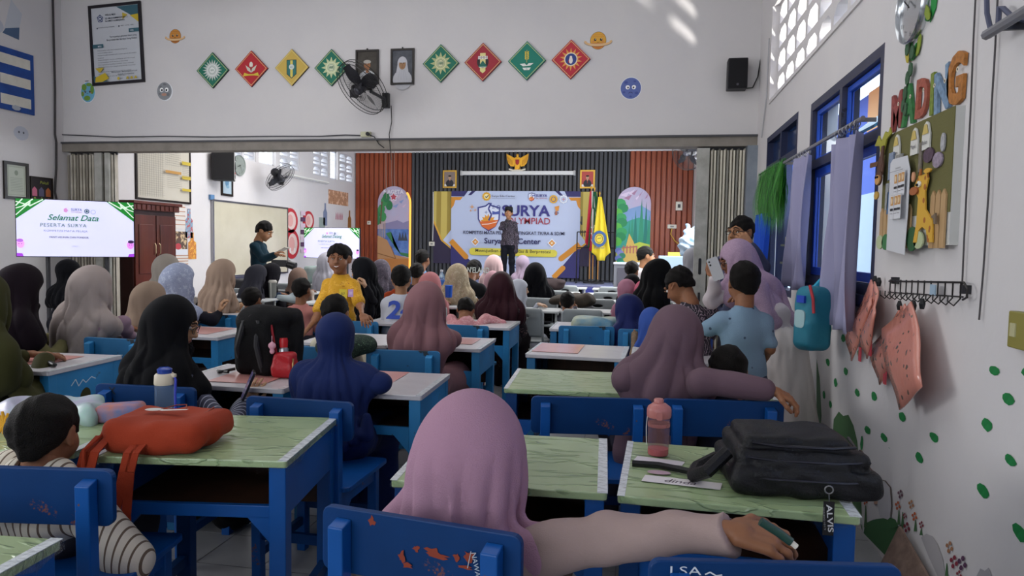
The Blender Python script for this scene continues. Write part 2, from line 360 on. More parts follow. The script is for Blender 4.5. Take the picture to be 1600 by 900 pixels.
for i in range(13):
    for j in range(14):
        x = XR-.15-.3*i; y = .75+.3*j
        if t0 is None:
            t0 = MB().box(-.147, .147, -.147, .147, -.006, 0).build('floor_tile', FL, floor, bevel=0); t = t0
        else: t = t0.copy(); put(t, floor)
        t.location = (x, y, random.uniform(-.0006, .0004))
g = MB()
for i in range(27):
    for j in range(58):
        x = XR-.15-.3*i; y = -1.05+.3*j
        if (i < 13 and .6 < y < 4.8) or x < XL+.1: continue
        g.box(x-.147, x+.147, y-.147, y+.147, -.005, random.uniform(-.0007, .0002))
g.build('far_floor_tiles', FL, floor, fix=False)['kind'] = 'stuff'
# beam over the wide doorway, with its rail
struct('trim_1', MB().box(XL, XR, YP-.03, YP+.16, 2.45, 2.56), mat('9c948b', rough=.6, pat='mottle', c2='6e6860', sc=5, amt=1))
struct('trim_2', MB().box(XL, XR, YP-.05, YP-.03, 2.545, 2.565), mat('4a4a4e'))
struct('trim_3', MB().box(XL, XR, YF-.06, YF, 3.60, 3.76), WHITE)
struct('trim_4', MB().box(1.03, XR, YP-.08, YP+.2, 0, 2.45), mat('8f98a2', rough=.5, pat='mottle', c2='747d88', sc=4))
# accordion gates pushed to both sides
def gate(name, label, x0, x1, n, m1, m2, panel):
    g = thing(name, label, 'folding gate', ((x0+x1)/2, YP+.06, 0)); w = (x1-x0)/n
    for k in range(n):
        x = x0+w*(k+.5)-(x0+x1)/2; s = 1 if k % 2 else -1
        p = MB(); p.hexa([(-w*.55, -.05*s-.006, 0), (w*.55, .05*s-.006, 0), (w*.55, .05*s+.006, 0), (-w*.55, -.05*s+.006, 0), (-w*.55, -.05*s-.006, 2.42), (w*.55, .05*s-.006, 2.42), (w*.55, .05*s+.006, 2.42), (-w*.55, -.05*s+.006, 2.42)])
        p.box(-w*.3, w*.3, -.075, -.06, .02, 2.4)
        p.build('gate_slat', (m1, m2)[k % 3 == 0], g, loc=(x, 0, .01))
    MB().box(x0-(x0+x1)/2, x1-(x0+x1)/2, -.012, .012, 2.42, 2.455).build('top_rail', DGREY, g)
    for a, b in panel:
        q = MB().box(a-(x0+x1)/2, b-(x0+x1)/2, -.11, -.085, .01, 2.43).build('end_plate', mat('b9b8b2', rough=.5, pat='mottle', c2='98978f', sc=8), g)
        if name == 'accordion_gate' and a > 0:
            c = (a+b)/2-(x0+x1)/2
            MB().prism([(c+u, v+1.22) for u, v in rrect(.028, .17, .013)], 'y', -.114, -.109).build('handle_slot', BLACK, g)
            MB().box(c-.012, c+.012, -.118, -.11, .86, .95).build('latch', DGREY, g)
    return g
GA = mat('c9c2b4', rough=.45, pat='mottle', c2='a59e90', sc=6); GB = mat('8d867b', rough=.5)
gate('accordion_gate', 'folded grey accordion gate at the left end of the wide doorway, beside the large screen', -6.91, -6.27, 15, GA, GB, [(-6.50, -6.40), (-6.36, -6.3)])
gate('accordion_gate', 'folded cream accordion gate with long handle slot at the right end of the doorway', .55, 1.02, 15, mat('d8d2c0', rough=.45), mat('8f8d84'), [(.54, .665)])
# far wall cladding
clad = thing('slatted_wall_panel', 'dark grey vertical slat cladding behind the stage banner', 'wall panel', (-2.9, YF-.02, 0))
MB().box(-2.59, 2.6, -.01, .015, .55, 3.6).build('backing', mat('17181b', rough=.8), clad)
s0 = None
for k in range(52):
    if s0 is None: s0 = MB().box(-.031, .031, -.04, -.01, .55, 3.6).build('slat', mat('3f4146', rough=.5), clad); s = s0
    else: s = s0.copy(); put(s, clad)
    s.location.x = -2.55+k*.1
WD1 = mat('a4502c', rough=.4, pat='wood', c2='702d18', sc=9)
for nm, lb, a, b in (('wooden_wall_panel', 'reddish brown ribbed wood cladding behind the lake mural', -6.94, -5.49), ('wooden_wall_panel', 'reddish brown ribbed wood cladding behind the tree mural at right', -.3, 1.12)):
    c = thing(nm, lb, 'wall panel', ((a+b)/2, YF-.02, 0)); n = round((b-a)/.12); w = (b-a)/n
    MB().box(-(b-a)/2, (b-a)/2, 0, .015, .55, 3.6).build('backing', mat('5a2412', rough=.6), c); s0 = None
    for k in range(n):
        if s0 is None: s0 = MB().prism([(-w*.44, 0), (-w*.34, -.022), (w*.34, -.022), (w*.44, 0)], 'z', .55, 3.6).build('wood_slat', WD1, c); s = s0
        else: s = s0.copy(); put(s, c)
        s.location.x = -(b-a)/2+w*(k+.5)
# stage
st = thing('stage', 'low stage with blue front panels edged in yellow, under the speaker', 'stage', (-2.9, 15.5, 0))
MB().box(-4.05, 4.02, -.55, .94, 0, .57).build('platform', mat('4b4f8a', rough=.5), st)
MB().box(-4.05, 4.02, -.56, .94, .57, .585).build('stage_floor', mat('8c93b8', rough=.35), st)
BP = mat('2c3aa0', rough=.45, pat='mottle', c2='24307f', sc=3)
for k in range(9):
    MB().box(-4.0+k*.89, -4.0+k*.89+.85, -.575, -.55, .03, .52).build('front_panel', BP, st)
stp = thing('stage_step', 'blue box step with a yellow edge in front of the stage', 'step', (-1.12, 14.62, 0))
MB().box(-.62, .5, -.3, .3, 0, .4).build('box', BP, stp)
YE = mat('e8b53a', rough=.5)
MB().box(-.64, .52, -.315, .3, .4, .425).box(-.62, .5, -.312, -.3, 0, .03).build('yellow_edge', YE, stp)
for x in (-.1, .49): MB().box(x, x+.03, -.313, -.3, .03, .4).build('yellow_post', YE, stp)
# ------------------------------------------------------------------ vent blocks of the right wall
def vent_block(W, Hh, D, m, mat2, parent, loc, rz, slats=2):
    b = MB(); t = .035
    b.box(-W/2, W/2, -D/2, D/2, -Hh/2, -Hh/2+t).box(-W/2, W/2, -D/2, D/2, Hh/2-t*.6, Hh/2).box(-W/2, -W/2+t, -D/2, D/2, -Hh/2+t, Hh/2-t*.6).box(W/2-t, W/2, -D/2, D/2, -Hh/2+t, Hh/2-t*.6)
    for sx in (-1, 1):      # slanted corners give the openings their six sided look
        b.prism([(sx*(W/2-t), Hh/2-t*.6), (sx*(W/2-t), Hh/2-t*.6-.05), (sx*(W/2-t-.07), Hh/2-t*.6)][::sx], 'y', -D/2, D/2)
    return b
vb = None; n = 0
for j in range(4):
    for i in range(8):
        if vb is None:
            b = vent_block(.38, .21, .08, WALL, None, None, None, 0); b.v = [(y, x, z) for x, y, z in b.v]
            vb = b.build('breeze_block', WALL, wall_right); o = vb
        else: o = vb.copy(); put(o, wall_right)
        o.location = (XR+.09, 6.85-.19-.38*i, 2.77+.105+.21*j)
mb = MB().box(XR-.012, XR, 3.78, 6.88, 2.74, 2.77).box(XR-.012, XR, 6.85, 6.88, 2.77, 3.61); mb.build('vent_lintel', WALL, wall_right)
lb = None
for (a0, a1, b0, b1), kind in zip(HL[1:], ('v', 'w', 'v', 'v', 'w', 'v')):
    if kind == 'v':
        for i in range(2):
            for j in range(3):
                W, Hh = (a1-a0)/2, .65/3
                b = vent_block(W, Hh, .14, WALL, None, None, None, 0); b.v = [(y, x, z) for x, y, z in b.v]
                b.box(-.05, .05, -W/2, W/2, -.01, .012)
                b.build('breeze_block', mat('cfcfd4', rough=.7), wall_left, loc=(XL-.09, a0+W*(i+.5), b0+Hh*(j+.5)))
    else:
        w = MB(); fr = .03
        w.box(XL-.1, XL-.06, a0, a1, b0, b0+fr).box(XL-.1, XL-.06, a0, a1, b1-fr, b1).box(XL-.1, XL-.06, a0, a0+fr, b0, b1).box(XL-.1, XL-.06, a1-fr, a1, b0, b1)
        for q in range(1, 6): w.box(XL-.085, XL-.075, a0, a1, b0+q*.11, b0+q*.11+.008)
        w.build('window_grille', mat('e3e6ee'), wall_left)
# ------------------------------------------------------------------ windows of the right wall
GL = mat('dfeaf5', rough=.03, trans=1, ior=1.02, spec=.3)
BL = mat('2456c8', rough=.4); TEAL = mat('2a6f8c', rough=.35); FRD = mat('3a3c52', rough=.5, pat='wear', c2='1e1e28', sc=8)
def frame(y0, y1, z0, z1, t, x0, x1, mul=(), tra=()):
    b = MB().box(x0, x1, y0, y1, z0, z0+t).box(x0, x1, y0, y1, z1-t, z1).box(x0, x1, y0, y0+t, z0+t, z1-t).box(x0, x1, y1-t, y1, z0+t, z1-t)
    for m_ in mul: b.box(x0, x1, m_-t/2, m_+t/2, z0+t, z1-t)
    for q in tra: b.box(x0, x1, y0+t, y1-t, q-t/2, q+t/2)
    return b
def pane(name, y0, y1, z0, z1, x, m, parent, slant=0): return MB().hexa([(x, y0, z0), (x+.006, y0, z0), (x+.006, y1, z0), (x, y1, z0), (x+slant, y0, z1), (x+.006+slant, y0, z1), (x+.006+slant, y1, z1), (x+slant, y1, z1)]).build(name, m, parent)
wA = frame(*WA, .055, XR+.0, XR+.1, mul=(4.47,), tra=(1.98,)).build('window_1', FRD); wA['kind'] = 'structure'
for y0, y1 in ((3.78, 4.44), (4.5, 5.16)):
    q = frame(y0, y1, 2.0, 2.35, .03, XR+.03, XR+.06).build('upper_sash', BL, wA); pane('pane', y0+.03, y1-.03, 2.03, 2.32, XR+.045, GL, q)
    q = frame(y0, y1, 1.24, 1.95, .05, XR+.03, XR+.06).build('lower_sash', BL, wA); pane('pane', y0+.05, y1-.05, 1.29, 1.9, XR+.045, GL, q)
MB().box(XR-.03, XR+.12, 3.66, 5.28, 1.12, 1.18).build('window_sill', DARKB, wA)
# tilted louvre boards outside the upper panes
for y0, y1 in ((3.76, 4.45), (4.5, 5.2)):
    MB().hexa([(XR+.2, y0, 2.13), (XR+.2, y1, 2.13), (XR+.45, y1, 2.32), (XR+.45, y0, 2.32), (XR+.2, y0, 2.15), (XR+.2, y1, 2.15), (XR+.45, y1, 2.34), (XR+.45, y0, 2.34)]).build('awning_board', TEAL, wA)
wB = frame(*WB, .05, XR, XR+.1, mul=(6.28,), tra=(2.15,)).build('window_2', DARKB); wB['kind'] = 'structure'
for y0, y1 in ((5.67, 6.25), (6.31, 6.9)):
    pane('pane', y0, y1, 2.17, 2.39, XR+.05, mat('18305c', rough=.15), wB)
    pane('pane', y0, y1, 1.1, 2.12, XR+.05, GL, wB)
wC = frame(*WC, .055, XR, XR+.1, mul=(1.5,)).build('window_3', BL); wC['kind'] = 'structure'
pane('pane', .76, 1.47, 1.18, 2.36, XR+.05, GL, wC); pane('pane', 1.53, 2.27, 1.18, 2.36, XR+.05, GL, wC)
wD = frame(*WD, .06, XR, XR+.1, mul=(12.7, 13.9), tra=(2.4,)).build('window_4', BL); wD['kind'] = 'structure'
pane('pane', 11.7, 14.9, 1.2, 2.9, XR+.05, GL, wD)
# outside, seen through the windows
bld = thing('neighbour_building', 'blue and white building with a yellow strip seen through the curtained window', 'building', (4.2, 6, 0))
MB().box(0, .3, -8, 26, 0, 2.5).build('wall', mat('c9dcec'), bld)
MB().box(0, .3, -8, 26, 2.5, 4.4).build('upper_wall', mat('3f63cc'), bld)
for k in range(14): MB().box(-.06, 0, -7+k*2.3, -6.5+k*2.3, 0, 2.5).build('pillar', mat('e8c44a') if k % 2 else mat('2c55b8'), bld)
for k in range(7): MB().box(-.04, 0, -6.9+k*4.6, -5.3+k*4.6, 3.5, 4.4).build('sign_panel', mat('e8a868'), bld)
MB().hexa([(-.8, -8, 4.4), (.6, -8, 5.2), (.6, 26, 5.2), (-.8, 26, 4.4), (-.8, -8, 4.46), (.6, -8, 5.3), (.6, 26, 5.3), (-.8, 26, 4.46)]).build('tiled_roof', mat('d89a63', rough=.8), bld)
struct('trim_5', MB().box(XR+.18, 12, -4, 20, -.2, -.05), mat('c8c4bc')).name = 'ground_outside'
# ------------------------------------------------------------------ curtains
def curtain(name, label, y0, y1, z0, z1, nf, c, amp=.035, flare=.0, ph=0, c2=None):
    N, K = nf*10, 14; vs = []; fs = []
    for j in range(K+1):
        v = j/K; z = z0+(z1-z0)*v
        for i in range(N+1):
            u = i/N; e = (1-v)
            y = y0+(y1-y0)*u+flare*(u-.5)*e+.01*math.sin(u*17+v*5)
            x = -amp*(.5+.6*e)*math.sin(2*PI*nf*u+ph+.7*math.sin(3*v+u*4))-.02*math.sin(2.3*nf*u+3*v)
            vs.append((x, y, z+.012*math.sin(9*u) if j == 0 else z))
    for j in range(K):
        for i in range(N): a = j*(N+1)+i; fs.append((a, a+1, a+N+2, a+N+1))
    t = thing(name, label, 'curtain', (XR-.075, 0, 0))
    o = MB().add(vs, fs).build('curtain_cloth', mat(c, rough=.9, trans=0, spec=.1, pat='mottle', c2=c2 or c, sc=4), t, smooth='all', fix=False)
    s = o.modifiers.new('s', 'SOLIDIFY'); s.thickness = .003
    return t
cur1 = curtain('window_curtain', 'pale lilac curtain gathered at the far side of the near window', 4.86, 5.36, 1.14, 2.03, 4, '9c9ab9', .035, .1)
cur2 = curtain('window_curtain', 'pale lilac curtain hanging nearest the notice board', 3.78, 4.27, .99, 2.0, 4, '9997b4', .04, .12, 1)
for cu_, ys in ((cur1, (4.9, 5.3)), (cur2, (3.84, 4.2))):
    for k in range(6):
        y = ys[0]+(ys[1]-ys[0])*k/5; MB().tube([(.015*math.cos(t), y, 2.045+.02*math.sin(t)) for t in [2*PI*q/10 for q in range(10)]], .003, 5, closed=True).build('curtain_ring', STEEL, cu_)
rod = thing('curtain_rod', 'grey metal curtain rod on brackets across the near window', 'rod', (XR-.075, 4.7, 2.055))
MB().tube([(0, -.95, 0), (0, .98, .01)], .012, 8).build('rod', STEEL, rod, smooth=True)
for y in (-.9, .93): MB().bar((0, y, 0), (.075, y, 0), .012, .02).build('bracket', mat('8c8c90'), rod)
rod2 = thing('curtain_rod', 'end of a grey metal curtain rod at the right edge of the photograph', 'rod', (XR-.075, 2.0, 2.09))
MB().tube([(0, -.9, 0), (0, .5, 0)], .016, 8).build('rod', mat('76767c', rough=.4), rod2, smooth=True)
MB().bar((0, .4, 0), (.075, .4, 0), .012, .03).build('bracket', DGREY, rod2)
cb = curtain('window_curtain', 'deep blue curtain low in the far window under the grass fringe', 6.28, 6.86, .92, 1.72, 6, '2c55c0', .02)
fr = thing('grass_fringe', 'green plastic grass fringe hanging across the far window', 'garland', (XR-.06, 6.35, 2.1))
MB().tube([(0, -.62, 0), (0, .58, 0)], .008, 6).build('cord', mat('2a6b30'), fr)
for nm, cc, n_ in (('grass_blades', '4fae3a', 900), ('grass_blades', '2c7a34', 700)):
    g = MB()
    for k in range(n_):
        y = random.uniform(-.6, .56); l = random.uniform(.25, .47); dx = random.uniform(-.05, .04); dy = random.uniform(-.05, .05); w = .004
        a = Vector((random.uniform(-.02, .02), y, random.uniform(-.15, .02))); b = a+Vector((dx, dy*.6, -l*.6)); c = a+Vector((dx*.5, dy, -l))
        g.add([a+Vector((0, -w, 0)), a+Vector((0, w, 0)), b+Vector((0, w, 0)), b+Vector((0, -w, 0)), c], [(0, 1, 2, 3), (3, 2, 4)])
    o = g.build(nm, mat(cc, rough=.5), fr, fix=False); o['kind'] = 'stuff'
# ================================================================== DESKS AND CHAIRS
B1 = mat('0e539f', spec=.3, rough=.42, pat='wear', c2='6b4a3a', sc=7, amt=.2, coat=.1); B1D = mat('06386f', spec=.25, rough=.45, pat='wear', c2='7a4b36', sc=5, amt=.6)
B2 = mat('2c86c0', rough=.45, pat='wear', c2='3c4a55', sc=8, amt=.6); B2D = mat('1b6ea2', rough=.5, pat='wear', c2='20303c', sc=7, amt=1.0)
BRN = mat('4a2c1c', rough=.6, pat='wood', c2='2a170e', sc=6)
def topmat(c, c2): return mat(c, rough=.38, pat='mottle', c2=c2, sc=7, amt=1.2, bump=.6, bsc=9, coat=.3)
GREEN = mat('a3b788', rough=.35, pat='crease', c2='7d9668', sc=5, amt=.75, coat=.45); PALE = topmat('cfcdd0', 'b9b4ba'); TAPE = mat('d8dde0', rough=.25, coat=.6, bump=.6, bsc=40); PINKP = mat('e0a49c', rough=.3, coat=.6, pat='mottle', c2='d68f88', sc=4, amt=.8)
WRAP = mat('e8eef2', rough=.06, trans=1, alpha=.35, ior=1.3, bump=.8, bsc=60)
def make_desk(label, kind, w=.62, d=.56):
    m1, m2 = (B1, B1D) if kind == 'g' else (B2, B2D); h = w/2; e = d/2
    t = thing('school_desk', label, 'desk')
    MB().prism(rrect(w, d, .012), 'z', .697, .72).build('desktop', GREEN if kind == 'g' else PALE, t, bevel=.004)
    # taped rim of the plastic cover
    MB().box(h-.028, h+.001, -e, e, .7195, .7215).build('cover_tape', TAPE, t); MB().box(-h-.001, -h+.02, -e, e, .7195, .7212).build('cover_tape', TAPE, t)
    for sx in (-1, 1):
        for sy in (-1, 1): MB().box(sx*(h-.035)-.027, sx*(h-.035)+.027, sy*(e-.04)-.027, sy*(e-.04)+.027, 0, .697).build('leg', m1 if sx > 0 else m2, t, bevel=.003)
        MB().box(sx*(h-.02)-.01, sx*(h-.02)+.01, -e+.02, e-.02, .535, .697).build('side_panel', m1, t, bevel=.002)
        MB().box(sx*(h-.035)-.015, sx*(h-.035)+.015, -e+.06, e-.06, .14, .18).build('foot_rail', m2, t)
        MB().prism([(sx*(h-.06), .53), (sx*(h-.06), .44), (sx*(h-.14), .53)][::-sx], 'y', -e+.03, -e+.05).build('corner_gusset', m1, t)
    MB().box(-h+.06, h-.06, -e+.03, -e+.05, .525, .565).build('front_rail', m1, t, bevel=.002)
    MB().box(-h+.03, h-.03, -e+.05, e-.04, .535, .548).build('book_shelf', BRN, t)
    MB().box(-h+.06, h-.06, e-.045, e-.03, .40, .697).build('back_panel', BRN, t)
    if kind == 'g':      # clear film hanging over the edges
        g = MB(); n = 14
        for (x0, y0, x1, y1, dx, dy) in ((h+.003, -e, h+.003, e, .004, 0), (-h, -e-.003, h, -e-.003, 0, -.004)):
            vs = []
            for i in range(n+1):
                u = i/n; x = x0+(x1-x0)*u; y = y0+(y1-y0)*u; dr = .02+.014*math.sin(u*9)+.006*math.sin(u*31)
                vs += [(x, y, .722), (x+dx*math.sin(u*40), y+dy*math.sin(u*37), .72-dr)]
            g.add(vs, [(2*i, 2*i+2, 2*i+3, 2*i+1) for i in range(n)])
        g.build('plastic_film', WRAP, t, smooth='all', fix=False)
    return t
DK = {}
def desk(kind, x, y, rz, label, group=None):
    if kind not in DK: t = DK[kind] = make_desk(label, kind); t.location = (x, y, 0); t.rotation_euler.z = math.radians(rz)
    else: t = dup(DK[kind], (x, y, 0), math.radians(rz), label)
    return t
def place_near(nlx, nly, nrx, nry, d=.56):      # near edge corners -> centre, angle
    a = math.atan2(nry-nly, nrx-nlx); return (nlx+nrx)/2-math.sin(a)*d/2, (nly+nry)/2+math.cos(a)*d/2, math.degrees(a)
x, y, a = place_near(-1.68, 1.90, -1.06, 1.99); G1 = desk('g', x, y, a, 'green-topped blue school desk carrying the orange backpack')
desk('g', -2.10, 2.16, 7, 'green-topped blue school desk in front of the boy in the striped shirt')
x, y, a = place_near(-.69, 1.90, -.075, 1.93); G2 = desk('g', x, y, a, 'green-topped blue school desk in front of the girl in the pink headscarf')
x, y, a = place_near(-.045, 1.92, .575, 1.90); G3 = desk('g', x, y, a, 'green-topped blue school desk carrying the black laptop backpack and pink tumbler')
desk('g', -.33, 3.56, 3, 'green-topped blue school desk left of the woman in the brown headscarf')
desk('g', .32, 3.60, 2, 'green-topped blue school desk near the standing boy in the light blue shirt')
desk('g', -1.56, 1.05, 4, 'green-topped blue desk cut off by the bottom left corner of the photograph')
# writing paper slips under the film of the right desk
pp = Flat((math.cos(math.radians(a)), math.sin(math.radians(a)), 0), (-math.sin(math.radians(a)), math.cos(math.radians(a)), 0))
pp.poly([(-.28, .05), (-.13, .03), (-.12, .075), (-.27, .10)], mat('d9d4da', rough=.4)); pp.poly([(-.25, -.15), (-.03, -.17), (-.02, -.11), (-.24, -.09)], mat('e4dee0', rough=.4))
pp.text('dinda', -.14, -.145, .03, '4a3a4a', rot=-.08, shear=.3); pp.ell(-.20, -.06, .035, .02, mat('b89aa8', rough=.4))
q = pp.build('paper_label', G3, loc=(0, 0, .7225)); q.rotation_euler.z = -math.radians(a); q['own'] = 1
W2 = desk('w', -1.27, 3.27, 2, 'white-topped blue desk with salmon paper right of the girl in navy')
desk('w', -1.92, 3.25, 1, 'white-topped blue desk carrying the big black backpack')
desk('w', -.38, 4.62, -2, 'white-topped blue desk with pink paper, left of the brown headscarf')
desk('w', .27, 4.60, -1, 'white-topped blue desk holding the blue tumbler')
desk('w', -1.33, 4.74, 1, 'white-topped blue desk at the right hand of the mauve headscarf woman')
desk('w', -1.97, 4.72, 1, 'white-topped blue desk just behind the cream-sleeved boy')
desk('w', -1.36, 5.97, 1, 'white-topped blue desk the pink-patterned child sleeps on')
desk('w', -2.02, 5.97, 0, 'white-topped blue desk in front of the number 24 jersey')
desk('w', -3.27, 3.33, 3, 'white-topped blue desk at the left with scribbled side panel')
desk('w', -3.92, 3.3, 3, 'white-topped blue desk nearest the left edge beside the olive headscarf')
desk('w', -3.22, 4.75, 0, 'white-topped blue desk with pink paper left of the big black backpack')
desk('w', -3.88, 4.75, 0, 'white-topped blue desk in front of the tan headscarf')
desk('w', -3.3, 6.02, 0, 'white-topped blue desk behind the yellow-shirted boy hand')
desk('w', -3.95, 6.0, 0, 'white-topped blue desk left of the one with a bright glint')
desk('w', -.42, 6.05, 0, 'white-topped blue desk behind the pair of chairs with worn turquoise backs')
desk('w', .24, 6.05, 0, 'white-topped blue desk in front of the navy-scarfed girl at right')
# salmon paper sheets on the white desks, each lying on its own desk
for i, (x, y, w, h, rz) in enumerate(((-1.33, 3.36, .3, .34, 2), (-.52, 4.66, .3, .4, -2), (-3.28, 4.78, .4, .36, 0), (-1.3, 4.8, .36, .3, 1), (-1.9, 3.2, .3, .3, 1), (.25, 4.6, .3, .36, 0), (-3.3, 3.36, .34, .3, 3), (-3.2, 6.05, .34, .3, 0))):
    o = MB().box(-w/2, w/2, -h/2, h/2, 0, .0015).build('desk_paper', PINKP, loc=(x, y, .7222)); o.rotation_euler.z = math.radians(rz)
    tag(o, ['salmon paper sheet on the desk beside the girl in navy', 'pink paper sheet on the desk left of the brown headscarf', 'pink paper sheet on the desk left of the big black backpack', 'pale pink paper sheet on the desk beside the mauve headscarf woman', 'pink paper sheet under the big black backpack', 'pink paper sheet under the blue tumbler', 'pink paper sheet on the left desk with scribbled side', 'pink paper sheet with a bright glint behind the yellow-shirted boy hand'][i], 'paper')
# ------------------------------------------------------------------ blue chairs
def make_chair(label, kind, w):
    m1, m2 = {'n': (B1, B1D), 'm': (B2, B2D), 'd': (B1, B1D)}[kind]; h = w/2
    t = thing('school_chair', label, 'chair')
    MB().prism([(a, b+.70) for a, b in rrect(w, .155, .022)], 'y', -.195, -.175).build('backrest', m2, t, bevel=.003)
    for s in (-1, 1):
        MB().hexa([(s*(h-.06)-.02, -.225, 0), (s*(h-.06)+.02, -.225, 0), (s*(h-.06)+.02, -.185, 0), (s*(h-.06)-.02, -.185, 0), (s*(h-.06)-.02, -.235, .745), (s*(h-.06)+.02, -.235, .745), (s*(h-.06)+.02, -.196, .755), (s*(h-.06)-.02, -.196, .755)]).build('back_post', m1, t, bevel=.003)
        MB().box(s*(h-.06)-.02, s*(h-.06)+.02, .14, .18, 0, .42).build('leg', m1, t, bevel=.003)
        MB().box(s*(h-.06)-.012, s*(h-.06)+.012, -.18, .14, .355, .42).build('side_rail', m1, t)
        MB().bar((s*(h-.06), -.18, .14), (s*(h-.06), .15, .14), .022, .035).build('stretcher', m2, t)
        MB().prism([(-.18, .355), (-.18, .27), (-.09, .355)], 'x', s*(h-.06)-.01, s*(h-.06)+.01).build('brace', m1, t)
    MB().prism([(a, b) for a, b in rrect(w-.02, .41, .02)], 'z', .42, .44).build('seat', mat('2f78a8', rough=.5, pat='wear', c2='4a4038', sc=9, amt=2.2) if kind == 'm' else m1, t, bevel=.003)
    MB().box(-h+.07, h-.07, .15, .172, .2, .24).build('cross_rail', m2, t); MB().box(-h+.07, h-.07, -.215, -.195, .2, .24).build('cross_rail', m2, t)
    return t
CH = {}
def chair(kind, x0, y0, x1, y1, label, w=None):        # back board given by its two ends
    a = math.atan2(y1-y0, x1-x0); W = w or {'n': .5, 'm': .44, 'd': .46}[kind]; cx, cy = (x0+x1)/2, (y0+y1)/2
    loc = (cx-math.sin(a)*.185, cy+math.cos(a)*.185, 0)
    if (kind, W) not in CH: t = CH[kind, W] = make_chair(label, kind, W); t.location = loc; t.rotation_euler.z = a
    else: t = dup(CH[kind, W], loc, a, label)
    return t, a
K1, a1 = chair('n', -.73, 1.545, -.23, 1.465, 'scuffed dark blue school chair with NAWA scratched in white, under the pink-scarfed girl')
f = Flat((1, 0, 0)); f.step = .0005
RUST = mat('8a3a26', rough=.8); CHALK = mat('b9c4cc', rough=.8)
for x_, z_, rx, ry in ((-.115, .757, .008, .011), (.0, .712, .008, .007), (.04, .712, .018, .01), (.055, .703, .026, .005), (.10, .709, .007, .009), (.13, .716, .012, .012), (.12, .69, .018, .004), (-.035, .688, .008, .013), (-.02, .67, .012, .006)):
    f.fan(x_, z_, [(x_+rx*(1+.45*math.sin(k*2.3+x_*90))*math.cos(2*PI*k/11), z_+ry*(1+.45*math.sin(k*1.7+z_*70))*math.sin(2*PI*k/11)) for k in range(11)], RUST)
f.text('NAWA', .142, .70, .012, CHALK, rot=-1.35); f.line([(.136, .73), (.128, .69)], .0015, CHALK)
f.build('scratched_paint', K1, loc=(0, -.1955, 0))['own'] = 1
K2, a2 = chair('n', .03, 1.41, .53, 1.49, 'dark blue school chair marked LSA in white at the bottom right')
f = Flat((1, 0, 0)); f.text('LSA', -.178, .750, .017, mat('d5dde4', rough=.8), w=.062); f.line([(-.14, .752), (-.13, .757), (-.118, .750), (-.106, .752)], .003, mat('d5dde4', rough=.8)); f.build('painted_letters', K2, loc=(0, -.1955, 0))['own'] = 1
chair('n', -1.88, 1.58, -1.385, 1.65, 'dark blue school chair with the boy in the striped shirt')
chair('n', -.44, 2.87, .07, 2.94, 'dark blue school chair behind the girl in the pink headscarf')
chair('n', .10, 2.96, .60, 3.03, 'dark blue school chair under the arm of the brown-scarfed woman')
chair('d', -2.28, 2.64, -1.85, 2.66, 'blue school chair with black X marks behind the clear water bottle')
chair('d', -1.55, 2.58, -1.09, 2.57, 'weathered teal school chair right behind the orange backpack desk')
chair('m', -3.43, 3.88, -3.04, 3.87, 'bright blue school chair right of the beige-scarfed woman')
chair('m', -1.56, 3.9, -1.15, 3.94, 'bright blue school chair with upright posts below the mauve headscarf')
chair('m', -2.46, 5.28, -2.06, 5.3, 'bright blue school chair with stick-figure marks behind the number 24 jersey')
chair('m', -1.55, 5.3, -1.17, 5.3, 'bright blue school chair right of the mauve headscarf')
chair('m', -.61, 5.52, -.2, 5.57, 'turquoise school chair in the middle right, left one of the pair')
chair('m', -.13, 5.45, .26, 5.44, 'turquoise school chair right one of the pair, half hidden by the brown headscarf')
chair('m', -3.75, 5.35, -3.36, 5.4, 'bright blue school chair in front of the grey folding chairs')
chair('m', -2.1, 3.9, -1.7, 3.9, 'bright blue school chair behind the navy-scarfed girl')
chair('m', -4.45, 4.0, -4.02, 3.95, 'bright blue school chair peeking out beside the olive headscarf')
chair('d', -3.65, 2.6, -3.2, 2.62, 'blue school chair under the olive-scarfed woman')
# ------------------------------------------------------------------ grey plastic chairs and grey desks of the far room
GP = mat('8f9698', rough=.45); GPL = mat('a9afb1', rough=.4); GTOP = mat('c3c6c6', rough=.4, pat='mottle', c2='b2b6b8', sc=3)
def make_grey_chair(label):
    t = thing('plastic_chair', label, 'chair')
    V = soft([('b', (0, -.2, .64), (.175, .004, .12), .02), ('b', (0, -.2, .73), (.14, .004, .03), .02), ('-e', (0, -.2, .705), (.065, .08, .02))], .0105, k=.02)
    softobj('backrest', [V], GP, t)
    for s in (-1, 1):
        MB().tube([(s*.2, .2, 0), (s*.2, .19, .4), (s*.2, .17, .43), (s*.2, -.17, .46), (s*.2, -.2, .52), (s*.2, -.205, .74), (s*.17, -.205, .775)], .013, 8).build('side_frame', GPL, t, smooth=True)
        MB().tube([(s*.2, -.12, .44), (s*.2, -.24, 0)], .013, 8).build('leg', GPL, t, smooth=True)
    MB().tube([(-.17, -.205, .775), (.17, -.205, .775)], .012, 8).build('top_rail', GPL, t, smooth=True)
    MB().prism(rrect(.38, .36, .04), 'z', .435, .455).build('seat', GP, t, bevel=.004)
    return t
